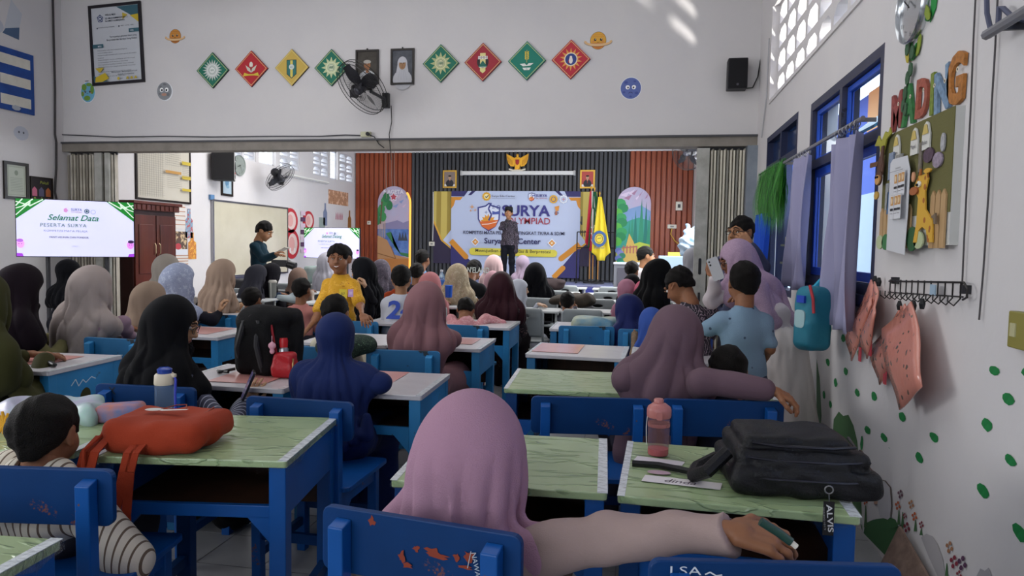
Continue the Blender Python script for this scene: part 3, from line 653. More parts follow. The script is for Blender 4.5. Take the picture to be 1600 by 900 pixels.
def make_grey_desk(label):
    t = thing('study_desk', label, 'desk')
    MB().prism(rrect(.62, .42, .025), 'z', .70, .722).build('desktop', GTOP, t, bevel=.005)
    MB().box(-.24, .24, -.17, .16, .60, .612).box(-.24, -.23, -.17, .16, .60, .70).box(.23, .24, -.17, .16, .60, .70).box(-.24, .24, .15, .16, .60, .70).build('book_tray', DGREY, t)
    for s in (-1, 1):
        MB().tube([(s*.27, -.14, .70), (s*.27, -.14, .02)], .014, 8).build('leg', mat('c8cccb', rough=.35), t, smooth=True)
        MB().tube([(s*.27, .14, .70), (s*.27, .12, .45), (s*.27, -.12, .3)], .012, 8).build('diagonal_brace', mat('c8cccb', rough=.35), t, smooth=True)
        MB().tube([(s*.27, -.2, .02), (s*.27, .2, .02)], .015, 8).build('foot', DGREY, t, smooth=True)
    MB().tube([(-.27, -.14, .3), (.27, -.14, .3)], .01, 8).build('cross_bar', mat('c8cccb', rough=.35), t, smooth=True)
    return t
GX = [-5.2, -4.56, -3.45, -2.81, -2.17, -1.15, -.49, .2]; ORD = ['first', 'second', 'third', 'fourth', 'fifth', 'sixth', 'seventh', 'eighth']
gd = gc = None
for j, Y in enumerate((7.55, 8.95, 10.35, 11.75)):
    for i, X in enumerate(GX):
        xx = X+.04*math.sin(i*3+j); yy = Y+.06*math.sin(i*2.1+j*1.7)
        lb = 'grey-topped study desk, %s from the left in the %s grey row' % (ORD[i], ORD[j])
        if gd is None: gd = make_grey_desk(lb); gd['group'] = 'grey study desks'; gd.location = (xx, yy, 0)
        else: dup(gd, (xx, yy, 0), math.radians(2*math.sin(i+j)), lb, 'grey study desks')
        if (i, j) in ((7, 0), (2, 0)): continue
        lb = 'grey plastic chair with handle slot, %s from the left in the %s grey row' % (ORD[i], ORD[j]); yc = yy-.42
        if gc is None: gc = make_grey_chair(lb); gc['group'] = 'grey plastic chairs'; gc.location = (xx, yc, 0)
        else: dup(gc, (xx+.02*math.sin(i*5+j), yc, 0), math.radians(4*math.sin(i*2+j)), lb, 'grey plastic chairs')
def extra_gc(x, y, rz, lb): dup(gc, (x, y, 0), math.radians(rz), lb, 'grey plastic chairs')
extra_gc(-3.55, 6.35, 3, 'grey plastic chair just beyond the small boy with the black backpack'); extra_gc(-2.95, 6.5, 8, 'grey plastic chair behind the boy with the pink collar')
extra_gc(.22, 6.75, 15, 'pale grey plastic chair beside the navy-scarfed girl')
# ================================================================== THINGS ON THE WALLS
FW_ = ((1, 0, 0), (0, 0, 1)); FL_ = ((0, 1, 0), (0, 0, 1)); FR_ = ((0, -1, 0), (0, 0, 1))
def on_front(x, z): return Vector((x, YP, z))
def boxuv(mb, fl, a0, a1, b0, b1, d0, d1, m=0):      # a box in wall coordinates, d outward
    P = lambda a, b, d: fl.u*a+fl.v*b+fl.n*d
    return mb.hexa([P(a0, b0, d0), P(a1, b0, d0), P(a1, b1, d0), P(a0, b1, d0), P(a0, b0, d1), P(a1, b0, d1), P(a1, b1, d1), P(a0, b1, d1)], m)
def framed(name, label, cat, loc, uv, w, h, fm, bm, fw=.02, dep=.022, rot=0):
    t = thing(name, label, cat, loc); f = Flat(*uv); mb = MB()
    boxuv(mb, f, -w/2, w/2, -h/2, -h/2+fw, 0, dep); boxuv(mb, f, -w/2, w/2, h/2-fw, h/2, 0, dep); boxuv(mb, f, -w/2, -w/2+fw, -h/2+fw, h/2-fw, 0, dep); boxuv(mb, f, w/2-fw, w/2, -h/2+fw, h/2-fw, 0, dep)
    mb.build('frame', fm, t); b = MB(); boxuv(b, f, -w/2+fw, w/2-fw, -h/2+fw, h/2-fw, 0, dep*.5); b.build('picture_board', bm, t)
    f.lay = dep*.5/f.step+1
    if rot: t.rotation_euler = f.n*rot
    return t, f
# --- eight diamond boards
def diamond(x, z, c, label, art, s=.205):
    t = thing('diamond_plaque', label, 'plaque', (x, YP, z), group='diamond emblem plaques'); f = Flat(*FW_); mb = MB()
    P = lambda a, b, d: f.u*a+f.v*b+f.n*d; q = [(s, 0), (0, s), (-s, 0), (0, -s)]
    mb.add([P(a, b, 0) for a, b in q]+[P(a, b, .022) for a, b in q], [(0, 3, 2, 1), (4, 5, 6, 7)]+[(i, (i+1) % 4, 4+(i+1) % 4, 4+i) for i in range(4)])
    mb.build('board', mat('3a2f26'), t); f.lay = 38
    f.poly([(a, b) for a, b in q], c); f.poly([(a*.93, b*.93) for a, b in q], mat('e2d890', rough=.5)); f.poly([(a*.90, b*.90) for a, b in q], c)
    art(f); f.build('emblem_print', t); return t
GRN, RED, YEL = '12705a', 'b8222c', 'cfae52'
def sunburst(col, core, n=14, R=.115, r=.07, tx=None, tc='12705a'):
    def g(f):
        f.star(0, 0, R, r, n, col); f.ring(0, 0, r*.9, r*.9, .01, core); f.ell(0, 0, r*.62, r*.62, core if core != col else 'f0f0e8'); f.ring(0, 0, r*.55, r*.55, .004, tc)
        if tx: f.text(tx, 0, -.012, .022, tc)
        else:
            for k in range(5): f.line([(-.022+.011*k, -.018), (-.018+.011*k, .018)], .004, tc)
            f.line([(-.025, 0), (.025, .004)], .004, tc)
    return g
diamond(-4.94, 3.37, GRN, 'green diamond plaque with silver many-rayed star, leftmost of the eight', sunburst('c9cfca', 'e9ece8', 20, .125, .075, 'IMI'))
def tulip(f):
    f.ell(0, .045, .022, .032, 'e9e4d8'); f.poly([(-.01, 0), (-.07, .04), (-.045, -.02), (0, -.045), (.045, -.02), (.07, .04), (.01, 0)], 'cfcdbd'); f.poly([(-.012, .0), (0, .03), (.012, 0), (0, -.04)], '8d2a26')
    f.poly([(-.1, -.085), (-.085, -.045), (-.03, -.062), (.03, -.062), (.085, -.045), (.1, -.085), (.04, -.078), (-.04, -.078)], 'd9c13c')
diamond(-4.45, 3.375, RED, 'red diamond plaque with white flower bud over a yellow ribbon', tulip)
def shield(f):
    f.poly([(-.06, .085), (.06, .085), (.06, -.075), (0, -.125), (-.06, -.075)], '1c3a38'); f.poly([(-.053, .078), (.053, .078), (.053, -.07), (0, -.115), (-.053, -.07)], '2f7470')
    f.poly([(-.015, .078), (.015, .078), (.015, -.1), (0, -.115), (-.015, -.1)], 'e0cc60'); f.ell(0, .005, .032, .03, 'd6dcd6'); f.text('IPM', 0, -.006, .016, '2f7470')
diamond(-3.95, 3.375, YEL, 'mustard yellow diamond plaque with a teal striped shield', shield)
diamond(-3.47, 3.36, GRN, 'green diamond plaque with pale sun emblem, left of the man portrait', sunburst('c5cfa0', 'dfe4c4', 12, .12, .07))
diamond(-2.2, 3.37, GRN, 'green diamond plaque with pale sun emblem, right of the veiled woman portrait', sunburst('b9c08a', 'dfdcb4', 12, .12, .07))
def pillar(f):
    f.ell(0, 0, .065, .07, '2d2326'); f.poly([(-.03, .095), (.03, .095), (.03, -.095), (0, -.12), (-.03, -.095)], 'e6dc94'); f.rect(-.052, .03, .052, .062, 'e9e9e4'); f.text('HMM', 0, .033, .026, '7a3a3a', w=.09)
    f.poly([(-.05, -.05), (-.02, -.01), (0, .015), (.02, -.01), (.05, -.05), (0, -.065)], '1d6b5c'); f.line([(-.04, -.055), (.04, -.055)], .008, 'd9dfd9')
diamond(-1.73, 3.37, 'a32636', 'crimson diamond plaque with a yellow pillar and lettering band', pillar)
def wheat(f):
    for k in range(5):
        for s in (-1, 1): f.ell(s*.014, .02+k*.017, .012, .006, 'e6cf4a', 8, s*.9)
    f.line([(0, -.02), (0, .11)], .004, 'e6cf4a'); f.poly([(-.075, -.035), (-.02, -.03), (0, -.05), (.02, -.03), (.075, -.028), (.04, -.055), (-.04, -.06)], 'e9efe9')
    f.poly([(-.045, -.075), (.045, -.075), (.03, -.1), (-.03, -.1)], 'e9efe9'); f.text('TS', 0, -.096, .014, '12705a')
diamond(-1.25, 3.37, '0f7f6b', 'teal diamond plaque with golden wheat ear above white wings', wheat)
def redsun(f):
    f.star(0, 0, .12, .068, 14, 'e6a24c'); f.ring(0, 0, .07, .07, .012, 'efe0c8'); f.ell(0, 0, .06, .06, '2c3f86'); f.ell(0, -.012, .02, .034, 'efe9e4'); f.ell(0, .02, .014, .016, 'efe9e4'); f.poly([(-.03, -.03), (-.02, .0), (-.018, -.04)], 'b8222c')
diamond(-.78, 3.37, 'c02a3c', 'red diamond plaque with orange sun around a blue disc, rightmost', redsun)
# --- portraits
def bust(f, skin, hat, robe, bg, sc=1, veil=False, tie=None, z=0):
    f.ell(0, -.13*sc+z, .10*sc, .10*sc, robe, 18); f.rect(-.10*sc, -.19*sc+z, .10*sc, -.12*sc+z, robe) if sc < .6 else None
    if veil:
        f.ell(0, .03*sc+z, .052*sc, .07*sc, robe); f.poly([(-.05*sc, .03*sc+z), (.05*sc, .03*sc+z), (.075*sc, -.12*sc+z), (-.075*sc, -.12*sc+z)], robe)
        for k in (-.03, -.01, .012, .03): f.line([(k*sc*.8, -.03*sc+z), (k*sc*1.6, -.13*sc+z)], .003*sc, 'b3b3ba')
    else: f.rect(-.016*sc, -.06*sc+z, .016*sc, -.01*sc+z, skin)
    f.ell(0, .02*sc+z, .036*sc, .05*sc, skin)
    if hat: f.ell(0, .055*sc+z, .042*sc, .02*sc, hat)
    for s in (-1, 1): f.ell(s*.014*sc, .027*sc+z, .006*sc, .003*sc, '1c1512', 8); f.line([(s*.007*sc, .038*sc+z), (s*.022*sc, .037*sc+z)], .003*sc, '2a1c16')
    f.line([(0, .025*sc+z), (.004*sc, .006*sc+z), (-.002*sc, .005*sc+z)], .002*sc, '6d4a3a'); f.line([(-.011*sc, -.008*sc+z), (.011*sc, -.008*sc+z)], .004*sc, '7d4238')
    if tie: f.poly([(-.008*sc, -.05*sc+z), (.008*sc, -.05*sc+z), (.004*sc, -.12*sc+z), (-.004*sc, -.12*sc+z)], tie)
BF = mat('1d1512', rough=.35); GF = mat('b8923a', rough=.3, metal=.6)
t, f = framed('framed_portrait', 'black-framed painting of a man in a pale turban and white shirt, behind the wall fan', 'picture', (-3.05, YP, 3.355), FW_, .27, .38, BF, mat('4a453e', pat='mottle', c2='332c26', sc=14))
bust(f, 'a06a42', 'b3aea6', 'c9ccd0', 0, 1.05); f.build('painted_figure', t); MB().box(-.006, .006, -.02, 0, .19, .205).build('hook', BLACK, t)
t, f = framed('framed_portrait', 'black-framed painting of a woman in a long grey-white veil', 'picture', (-2.64, YP, 3.35), FW_, .27, .39, BF, mat('5c6068', pat='mottle', c2='40424a', sc=14))
bust(f, 'a8805c', 'c6c6cc', 'c6c6cc', 0, 1.1, veil=True); f.build('painted_figure', t); MB().box(-.006, .006, -.02, 0, .195, .21).build('hook', BLACK, t)
# --- planet stickers
def sticker(label, x, z, draw, rx, rz_):
    t = thing('planet_sticker', label, 'sticker', (x, YP, z), group='smiling planet stickers'); f = Flat(*FW_); f.ell(0, 0, rx, rz_, 'd9dadf', 28); draw(f); f.build('sticker_print', t); return t
def face(f, s, mouth=1, eye='2a1a14'):
    for q in (-1, 1): f.ell(q*.028*s, .008*s, .011*s, .013*s, eye, 12); f.ell(q*.028*s+.003*s, .013*s, .004*s, .004*s, 'ffffff', 8); f.ell(q*.045*s, -.008*s, .009*s, .005*s, 'e0805a', 8)
    f.ring(0, (-.012 if mouth > 0 else -.035)*s, .01*s, .008*s, .003*s, eye, 8, PI if mouth > 0 else 0, 2*PI if mouth > 0 else PI)
def saturn(a, b, s):
    def g(f):
        f.ell(0, 0, .076*s, .082*s, '6e4320', 26); f.ell(0, 0, .073*s, .079*s, a, 26); f.poly([(-.07*s, -.02*s), (.07*s, -.02*s), (.05*s, -.058*s), (0, -.079*s), (-.05*s, -.058*s)], b)
        for k in (.035, .052): f.line([(-.058*s, k*s), (.058*s, k*s)], .003*s, b)
        f.ring(0, -.012*s, .132*s, .045*s, .002*s, '6e4320', 30, PI, 2*PI); f.ring(0, -.01*s, .13*s, .043*s, .024*s, 'e6bd8a', 30, -PI*1.08, PI*.08); face(f, s)
    return g
sticker('orange ringed planet sticker near the poster at upper left', -5.43, 3.78, saturn('cf8b3a', 'b06a26', 1.0), .03, .03)
sticker('yellow ringed planet sticker right of the last diamond plaque', -.5, 3.56, saturn('e2a83a', 'd07a34', 1.12), .03, .03)
def earth(f):
    f.ell(0, 0, .102, .125, 'eef2f4', 24); f.ell(0, 0, .096, .118, '6fb0cf', 24)
    for x, y, a, b in ((-.05, .06, .035, .04), (-.01, -.07, .045, .03), (.06, .03, .025, .055), (.02, .09, .04, .02), (-.07, -.02, .02, .03)): f.ell(x, y, a, b, '6f9a3c', 12)
    face(f, 1.1); f.line([(-.03, .13), (.02, .133)], .008, '444444')
sticker('blue and green smiling earth sticker under the tall poster', -6.61, 3.16, earth, .03, .03)
def moon(f):
    f.ell(.012, -.006, .1, .108, 'e8eaee', 24); f.ell(0, 0, .096, .104, '8c8f94', 24)
    for x, y, r in ((-.05, .05, .018), (.05, -.04, .02), (.0, .08, .014), (-.06, -.03, .013)): f.ell(x, y, r, r, '74777c', 10)
    for q in (-1, 1): f.ell(q*.034, .015, .024, .026, 'ffffff', 14); f.ell(q*.03, .012, .012, .014, '2a2a30', 12)
    f.ell(0, -.04, .035, .017, 'b98d7a', 12); f.ell(.02, .075, .012, .01, '74777c', 8)
sticker('grey moon sticker with wide eyes right of the earth sticker', -5.58, 3.15, moon, .03, .03)
def bluep(f):
    f.ell(0, 0, .112, .116, 'e9ebf0', 26); f.ell(0, 0, .105, .109, '5c6cae', 26)
    for x, y, r in ((-.05, .06, .02), (.06, -.05, .02), (.04, .07, .014), (-.07, -.04, .016), (.0, -.085, .014)): f.ell(x, y, r, r*.7, '44549a', 10)
    for q in (-1, 1): f.ell(q*.032, .01, .022, .022, 'ffffff', 14); f.ell(q*.028, .006, .009, .01, '2a2a40', 10)
    f.ring(0, -.055, .022, .016, .005, '2a2a50', 10, 0, PI)
sticker('round blue worried planet sticker below the last diamond plaque', -.15, 3.06, bluep, .03, .03)
# --- vision and mission poster
t, f = framed('framed_poster', 'tall black-framed school vision and mission poster with yellow corners', 'poster', (-6.2, YP, 3.715), FW_, .70, .94, mat('1f1b22', rough=.4), mat('c9ccd2', rough=.3), .032, .025, rot=.045)
DT, TL = '2b3a4a', '3b6472'
f.poly([(.02, .435), (.315, .435), (.315, .26)], TL); f.poly([(.1, .36), (.17, .33), (.1, .28)], 'c9b03a'); f.poly([(.2, .32), (.315, .33), (.315, .23)], 'd0b42c')
f.ell(-.2, .31, .045, .05, '3d4a78', 5, .3); f.ring(-.2, .31, .03, .033, .006, 'd5dae2'); f.ell(-.2, .31, .012, .013, 'd5dae2', 10)
f.text('VISI & MISI', -.13, .335, .022, DT, align='l', off=.01); f.text('SD MUHAMMADIYAH 2', -.13, .295, .02, DT, align='l', off=.01, w=.3); f.text('SLAMET LUMAJANG', -.13, .26, .018, DT, align='l', off=.01, w=.26)
f.text('muhammadiyahduayes', -.12, .195, .012, DT, w=.22); f.text('0821 - 6116 - 6061', .16, .2, .012, DT, w=.17); f.rect(-.25, .19, -.235, .205, DT); f.rect(.045, .195, .06, .21, DT)
f.rect(.18, .12, .315, .165, TL); f.text('VISI', .22, .13, .02, 'd9dde0', off=.01)
f.text('Terwujudnya generasi Islami yang', .1, .07, .019, DT, w=.36, off=.008); f.text('Berprestasi dan Berdaya Saing Global', .08, .035, .019, DT, w=.4, off=.008)
f.rect(-.315, -.035, -.17, .01, TL); f.text('MISI', -.22, -.026, .02, 'd9dde0', off=.01)
for k, (s_, w_) in enumerate((('Menanamkan nilai-nilai keimanan yang kuat', .4), ('serta budaya islami', .2), ('Mengembangkan potensi siswa secara optimal dan mandiri', .52), ('kreatif', .08), ('Mengembangkan metode pembelajaran aktif dan inovatif', .5), ('menyenangkan serta berbasis teknologi', .4), ('Meningkatkan kualitas sumber daya manusia', .48), ('Membangun kerja sama dengan orang tua dan masyarakat', .5), ('sekitar', .08), ('Menumbuhkan kepedulian sosial dan peduli', .44), ('terhadap sesama', .15), ('Mewujudkan sekolah sehat dan ramah anak', .36))):
    f.text(s_, -.25, -.075-.028*k, .011, DT, w=w_, align='l')
f.poly([(-.315, -.435), (-.315, -.36), (-.2, -.41), (-.1, -.435)], TL); f.poly([(-.3, -.435), (-.29, -.38), (-.16, -.33), (-.11, -.4), (-.2, -.435)], 'd0b42c'); f.poly([(-.29, -.27), (-.17, -.27), (-.23, -.33)], 'c9b03a')
f.text('Berkarakter, Berkompetensi and', .1, -.345 + .0, .016, DT, w=.34, off=.008); f.text('Globally Competitive', .12, -.375, .016, DT, w=.22, off=.008)
for k in range(3): f.poly([(.12+k*.055, -.425), (.16+k*.055, -.425), (.15+k*.055, -.395), (.13+k*.055, -.395)], 'b8a032')
f.ell(.02, -.41, .017, .018, 'c9b03a', 12); f.text('BERSIH', .06, -.417, .01, DT)
f.build('poster_print', t)
# --- projector hanging from the ceiling
pj = thing('ceiling_projector', 'white ceiling projector cut off by the top edge of the photograph', 'projector', (-4.6, 6.3, 3.86)); pj.rotation_euler = (0, 0, .35)
MB().prism(rrect(.42, .30, .03), 'z', -.02, .10).build('housing', mat('e6e6e6', rough=.4), pj, bevel=.008)
MB().lathe([(.045, 0), (.05, .03), (.05, .06), (.035, .062)], 18, (.12, -.15, .04), ax=(0, -1, 0)).build('lens', BLACK, pj)
MB().tube([(0, 0, .10), (0, 0, .64)], .02, 10).build('ceiling_mount', WHITE, pj)
f = Flat((1, 0, 0), (0, -1, 0)); f.lay = 40; f.rect(-.1, -.06, .0, .0, '3a78c0'); f.rect(-.19, -.04, -.11, .08, 'b9b9bd'); f.rect(0, .03, .06, .05, '333338'); f.text('POWER', .1, .06, .012, '444444'); f.build('underside_labels', pj)
MB().tube([(.05, .1, .1), (.14, .12, .13), (.2, .05, .1), (.14, -.02, .13), (.1, .05, .1)], .008, 6).build('cable', BLACK, pj)
# --- wall speaker upper right
sp = thing('wall_speaker', 'black wall loudspeaker high at the right end of the front wall', 'speaker', (.9, YP, 3.15))
MB().prism([(a, b) for a, b in rrect(.19, .30, .01)], 'y', -.16, -.02).build('cabinet', mat('17151c', rough=.5), sp, bevel=.004)
MB().prism([(a, b) for a, b in rrect(.17, .28, .008)], 'y', -.167, -.16).build('grille', mat('0e0d12', rough=.8), sp)
MB().lathe([(.012, 0), (.012, .004)], 12, (0, -.167, -.11), ax=(0, -1, 0)).build('badge', mat('55545c'), sp); MB().box(-.02, .02, -.02, 0, -.03, .03).build('bracket', DGREY, sp)
# --- fans
def wall_fan(label, loc, nrm, R=.23, name='wall_fan', wallpt=None):
    t = thing(name, label, 'fan', loc); n = Vector(nrm).normalized(); a = n.orthogonal().normalized(); b = n.cross(a)
    Pt = lambda r, th, d: (a*math.cos(th)+b*math.sin(th))*r+n*d
    c = MB()
    for r, d in ((R, 0), (R*.98, .04), (R*.98, -.045), (R*.35, .075), (R*.3, -.075)): c.tube([Pt(r, 2*PI*k/28, d) for k in range(28)], .004 if r > R*.9 else .002, 5, closed=True)
    for k in range(72):
        th = 2*PI*k/72
        c.tube([Pt(R*.16, th+.25, .08), Pt(R*.6, th+.12, .07), Pt(R*.97, th, .03)], .0013, 4); c.tube([Pt(R*.16, th, -.08), Pt(R*.6, th, -.07), Pt(R*.97, th, -.03)], .0013, 4)
    c.build('cage', BLACK, t, smooth=True); BLD = mat('26262c', rough=.3)
    for k in range(4):
        th = 2*PI*k/4; vs = []
        for i in range(7):
            r = R*(.14+.74*i/6); w = .16+.52*math.sin(PI*min(1, .25+i/7))
            for j in range(4): u = j/3-.5; vs.append(Pt(r, th+w*u*1.5, u*.05))
        MB().add(vs, [(i*4+j, i*4+j+1, i*4+j+5, i*4+j+4) for i in range(6) for j in range(3)]).build('blade', BLD, t, smooth='all', fix=False)
    MB().lathe([(.0, .095), (.03, .092), (.045, .075), (.05, -.02)], 18, ax=n).build('hub', mat('3a3a42', rough=.35), t, smooth=True)
    MB().lathe([(.02, -.05), (.068, -.06), (.078, -.10), (.075, -.17), (.05, -.20), (0, -.2)], 20, ax=n).build('motor_housing', mat('1b1b20', rough=.45), t, smooth=True)
    if wallpt is not None:
        w = Vector(wallpt)-Vector(loc); s = -n*.15
        MB().tube([s, s+Vector((0, 0, -.12)), w+(Vector(loc)-Vector(wallpt)).normalized()*.05, w], .018, 8).build('bracket_arm', mat('2a2a30', rough=.4), t); MB().box(w.x-.035, w.x+.035, w.y-.03, w.y+.03, w.z-.09, w.z+.07).build('wall_plate', BLACK, t)
    return t
fan1 = wall_fan('black wall fan tilted down above the doorway in front of the man portrait', (-2.93, 7.10, 3.03), (-.43, -.64, -.68), .305, wallpt=(-2.82, YP-.03, 2.99))
fan2 = wall_fan('dark wall fan on the left wall of the far room by the tube lamp', tuple(atX(438, 277, -6.5)), (.74, -.05, -.64), .29, wallpt=(-6.93, 12.6, 2.62))
fan3 = wall_fan('dark wall fan at the top right of the far room, half behind the gate', (.75, 12.6, 3.05), (-.55, -.7, -.25), .3, wallpt=(1.10, 13.1, 3.0))
# --- wires and cables on the walls
def cable(label, pts, r=.008, c=BLACK, name='cable'): 
    o = Vector(pts[0]); t = MB().tube([Vector(p)-o for p in pts], r, 6).build(name, c, None, smooth=True, loc=o); return tag(t, label, 'cable')
def P_(x, y, off=.02): p = atY(x, y, YP-off); return p
cable('long grey cable running along the front wall above the doorway', [P_(88, 210), P_(180, 214), P_(260, 213), P_(330, 214), P_(420, 213), P_(500, 213), P_(540, 211), P_(568, 212)], .007, mat('4a4a50'))
cable('dark cable dropping down the left corner of the front wall', [atX(x, y, XL+.02) for x, y in ((82, -30), (84, 60), (86, 140), (86, 210), (88, 222), (88, 262), (86, 300), (90, 320))], .012, mat('3a3638'))
cable('thin black flex hanging from the big wall fan to the beam', [P_(611, 165), P_(612, 190), P_(608, 210), P_(609, 222, .06), P_(611, 250, .08)], .005)
cable('black plug lead between the socket and the beam', [P_(578, 211, .03), P_(585, 214), P_(592, 225, .06), P_(600, 231, .08)], .006)
cable('black cable loop from the corner to the wall speaker', [P_(1165, 138, .1), P_(1176, 137, .05), P_(1184, 120), P_(1188, 95), P_(1192, 85), P_(1197, 78)], .006)
cable('black cable down the right corner of the front wall', [P_(1195, -30), P_(1194, 30), P_(1194, 80), P_(1191, 130), P_(1187, 210)], .008)
sk = thing('wall_socket', 'cream double wall socket with a black plug above the beam', 'socket', (-3.06, YP, 2.615)); MB().box(-.06, .06, -.03, 0, -.03, .03).build('socket_box', mat('c4c2a4', rough=.5), sk, bevel=.005)
MB().lathe([(.02, 0), (.022, .03), (.012, .035)], 12, (.035, -.03, 0), ax=(0, -1, 0)).build('plug', BLACK, sk)
# --- blue timetable boards on the left wall
bb = thing('blue_notice_board', 'hand-painted blue board with white paper strips at the left edge', 'board', (XL+.004, 6.62, 3.15)); f = Flat(*FL_); mb = MB(); boxuv(mb, f, -.5, .5, -.34, .34, 0, .015); mb.build('board', mat('1f4f9e', rough=.6, pat='mottle', c2='183f86', sc=9), bb)
PAP = mat('e0dcd0', rough=.7, pat='mottle', c2='d0ccc0', sc=8)
for r in range(3):
    for q, (a0, a1) in enumerate(((-.42, -.02), (.06, .45))):
        m_ = MB(); boxuv(m_, f, a0, a1, .16-.22*r, .27-.22*r, .015, .018); m_.build('paper_strip', PAP, bb)
f.lay = 34; f.ell(.25, -.3, .06, .03, 'aeb4bd', 7); f.build('torn_patch', bb)
t, f = framed('framed_certificate', 'black-framed pale certificate on the left wall above the large screen', 'picture', (XL, 6.86, 2.035), FL_, .32, .42, BF, mat('b9bcae', rough=.25), .035)
f.rect(-.11, -.16, .11, .16, 'a3ab98'); f.rect(-.10, -.15, .10, .15, 'bcc2b4'); f.ell(0, .09, .025, .03, '8a9484', 10)
for k in range(9): f.line([(-.08, .03-.018*k), (.08, .03-.018*k)], .003, '7c8478')
f.build('certificate_print', t)
t, f = framed('framed_house_chart', 'small black-framed chart with coloured paper houses beside the certificate', 'picture', (XL, 7.2, 1.9), FL_, .31, .42, BF, mat('2a2428', rough=.7), .012)
f.text('Pukuli', .04, .13, .035, 'a9b43a', shear=.2)
for k, cc in enumerate(('c96a8a', '5d5a78', 'b8683c', '9fc04a', '7ba048', '8a3a40')):
    a, b = -.1+.095*(k % 3), (.03 if k < 3 else -.09); f.poly([(a-.035, b-.045), (a+.035, b-.045), (a+.035, b+.03), (a, b+.065), (a-.035, b+.03)], cc)
f.build('house_print', t)
for lb, y, z, d in (('faint pencil-box sticker at the top of the left wall', 6.86, 3.78, 0), ('small pale cloud sticker at lower left above the certificate', 6.95, 2.58, 1), ('pale round cloud sticker left of the pencil-box sticker', 6.66, 3.7, 2)):
    t = thing('wall_sticker', lb, 'sticker', (XL, y, z)); f = Flat(*FL_)
    if d == 0: f.poly([(-.1, -.1), (.1, -.02), (.14, .14), (.0, .26)], 'c4c8d0'); f.poly([(-.12, -.14), (.09, -.16), (.1, -.02), (-.08, -.08)], '4c6484')
    else: f.ell(0, 0, .1, .08, 'bcc0cc', 12); f.ell(-.03, .01, .012, .014, '55555e', 8); f.ell(.03, .01, .012, .014, '55555e', 8)
    f.build('sticker_print', t)
# --- left wall of the far room
t, f = framed('framed_student_chart', 'large black-framed school data chart with yellow headings', 'chart', (XL, 9.38, 2.45), FL_, 1.22, .98, BF, mat('c6c0b2', rough=.4), .03)
f.rect(-.58, .36, .58, .46, 'c8bb3a'); f.text('DATA KEADAAN MURID SEKOLAH DASAR', .0, .385, .05, '4a4420', w=.8)
for k in range(12): f.line([(-.56+.042*k*1.1, -.43), (-.56+.042*k*1.1, .34)], .004, '6a6660')
for k in range(24): f.line([(-.56, .34-.032*k), (-.02, .34-.032*k)], .0025, '8d8880')
for k in range(9): f.line([(-.02, .32-.032*k), (.34, .32-.032*k)], .003, '6a6660'); f.line([(.0+.04*k, .34), (.0+.04*k, -.02)], .0025, '8a8478')
f.rect(-.02, -.06, .34, -.02, 'b88a48'); f.rect(.36, .1, .57, .15, 'bfa83a'); f.rect(.36, -.12, .57, -.07, 'bfa83a'); f.rect(.36, -.3, .57, -.26, 'bfa83a')
for k in range(7): f.line([(.36, .08-.028*k), (.57, .08-.028*k)], .003, '6a6660'); f.line([(.0, -.1-.028*k), (.34, -.1-.028*k)], .003, '7a746a')
f.build('chart_print', t)
s2 = thing('wall_speaker', 'black two-way speaker with red badge on the far room left wall', 'speaker', (XL+.16, 10.65, 2.62)); s2.rotation_euler.z = .5
MB().prism([(a, b) for a, b in rrect(.34, .46, .01)], 'y', -.15, .12).build('cabinet', mat('141316', rough=.5), s2, bevel=.004)
MB().box(.17, .176, -.14, .11, -.225, .225).build('front_baffle', mat('b4b2b0', rough=.5), s2)
for z, r in ((.14, .04), (.0, .085), (-.16, .035)): MB().lathe([(r, .006), (r, .012), (r*.8, .012), (r*.3, -.0), (0, .004)], 18, (.17, -.015, z), ax=(1, 0, 0)).build('driver', mat('1c1c20', rough=.4), s2)
MB().box(.176, .18, -.06, .03, -.12, -.09).build('badge', mat('a83a34'), s2); MB().bar((-.05, .02, 0), (-.12, .1, 0), .03, .03).build('bracket', DGREY, s2)
def clock(label, loc, uv, R, rim, fc, t_=(10, 8), deco=None, rr=.02):
    t = thing('wall_clock', label, 'clock', loc); f = Flat(*uv); n = f.n
    MB().lathe([(R*.9, 0), (R, 0), (R, .03), (R*.97, .036), (R*.93, .03), (R*.9, .02)], 40, ax=n).build('rim', rim, t, smooth=True); f.lay = .018/f.step
    f.ell(0, 0, R*.92, R*.92, fc, 36)
    for k in range(12): th = PI/6*k; f.text(str(k or 12), R*.74*math.sin(th), R*.74*math.cos(th)-R*.06, R*.13, '2a2a2a')
    for k in range(60): th = PI/30*k; f.line([(R*.86*math.sin(th), R*.86*math.cos(th)), (R*.9*math.sin(th), R*.9*math.cos(th))], R*.01, '333333') if k % 5 == 0 else None
    for th, l, w in ((t_[0], .45, .05), (t_[1], .7, .03)): th = th*PI/6; f.line([(-R*.1*math.sin(th), -R*.1*math.cos(th)), (R*l*math.sin(th), R*l*math.cos(th))], R*w, '1a1a1a')
    f.ell(0, 0, R*.05, R*.05, '1a1a1a', 10); f.build('dial', t); return t, f
clock('round white wall clock beside the far room speaker', (XL, 11.35, 2.72), FL_, .18, mat('8d9590', rough=.3), mat('d9dad6'), (8.4, 5))
t, f = framed('framed_small_picture', 'small black-framed blue picture below the far room clock', 'picture', (XL, 10.98, 2.38), FL_, .34, .44, BF, mat('a9bcc8'), .04); f.ell(0, .02, .06, .09, '5d86a6', 9); f.ell(.02, -.06, .05, .03, '7ba0b8', 8); f.build('picture_print', t)
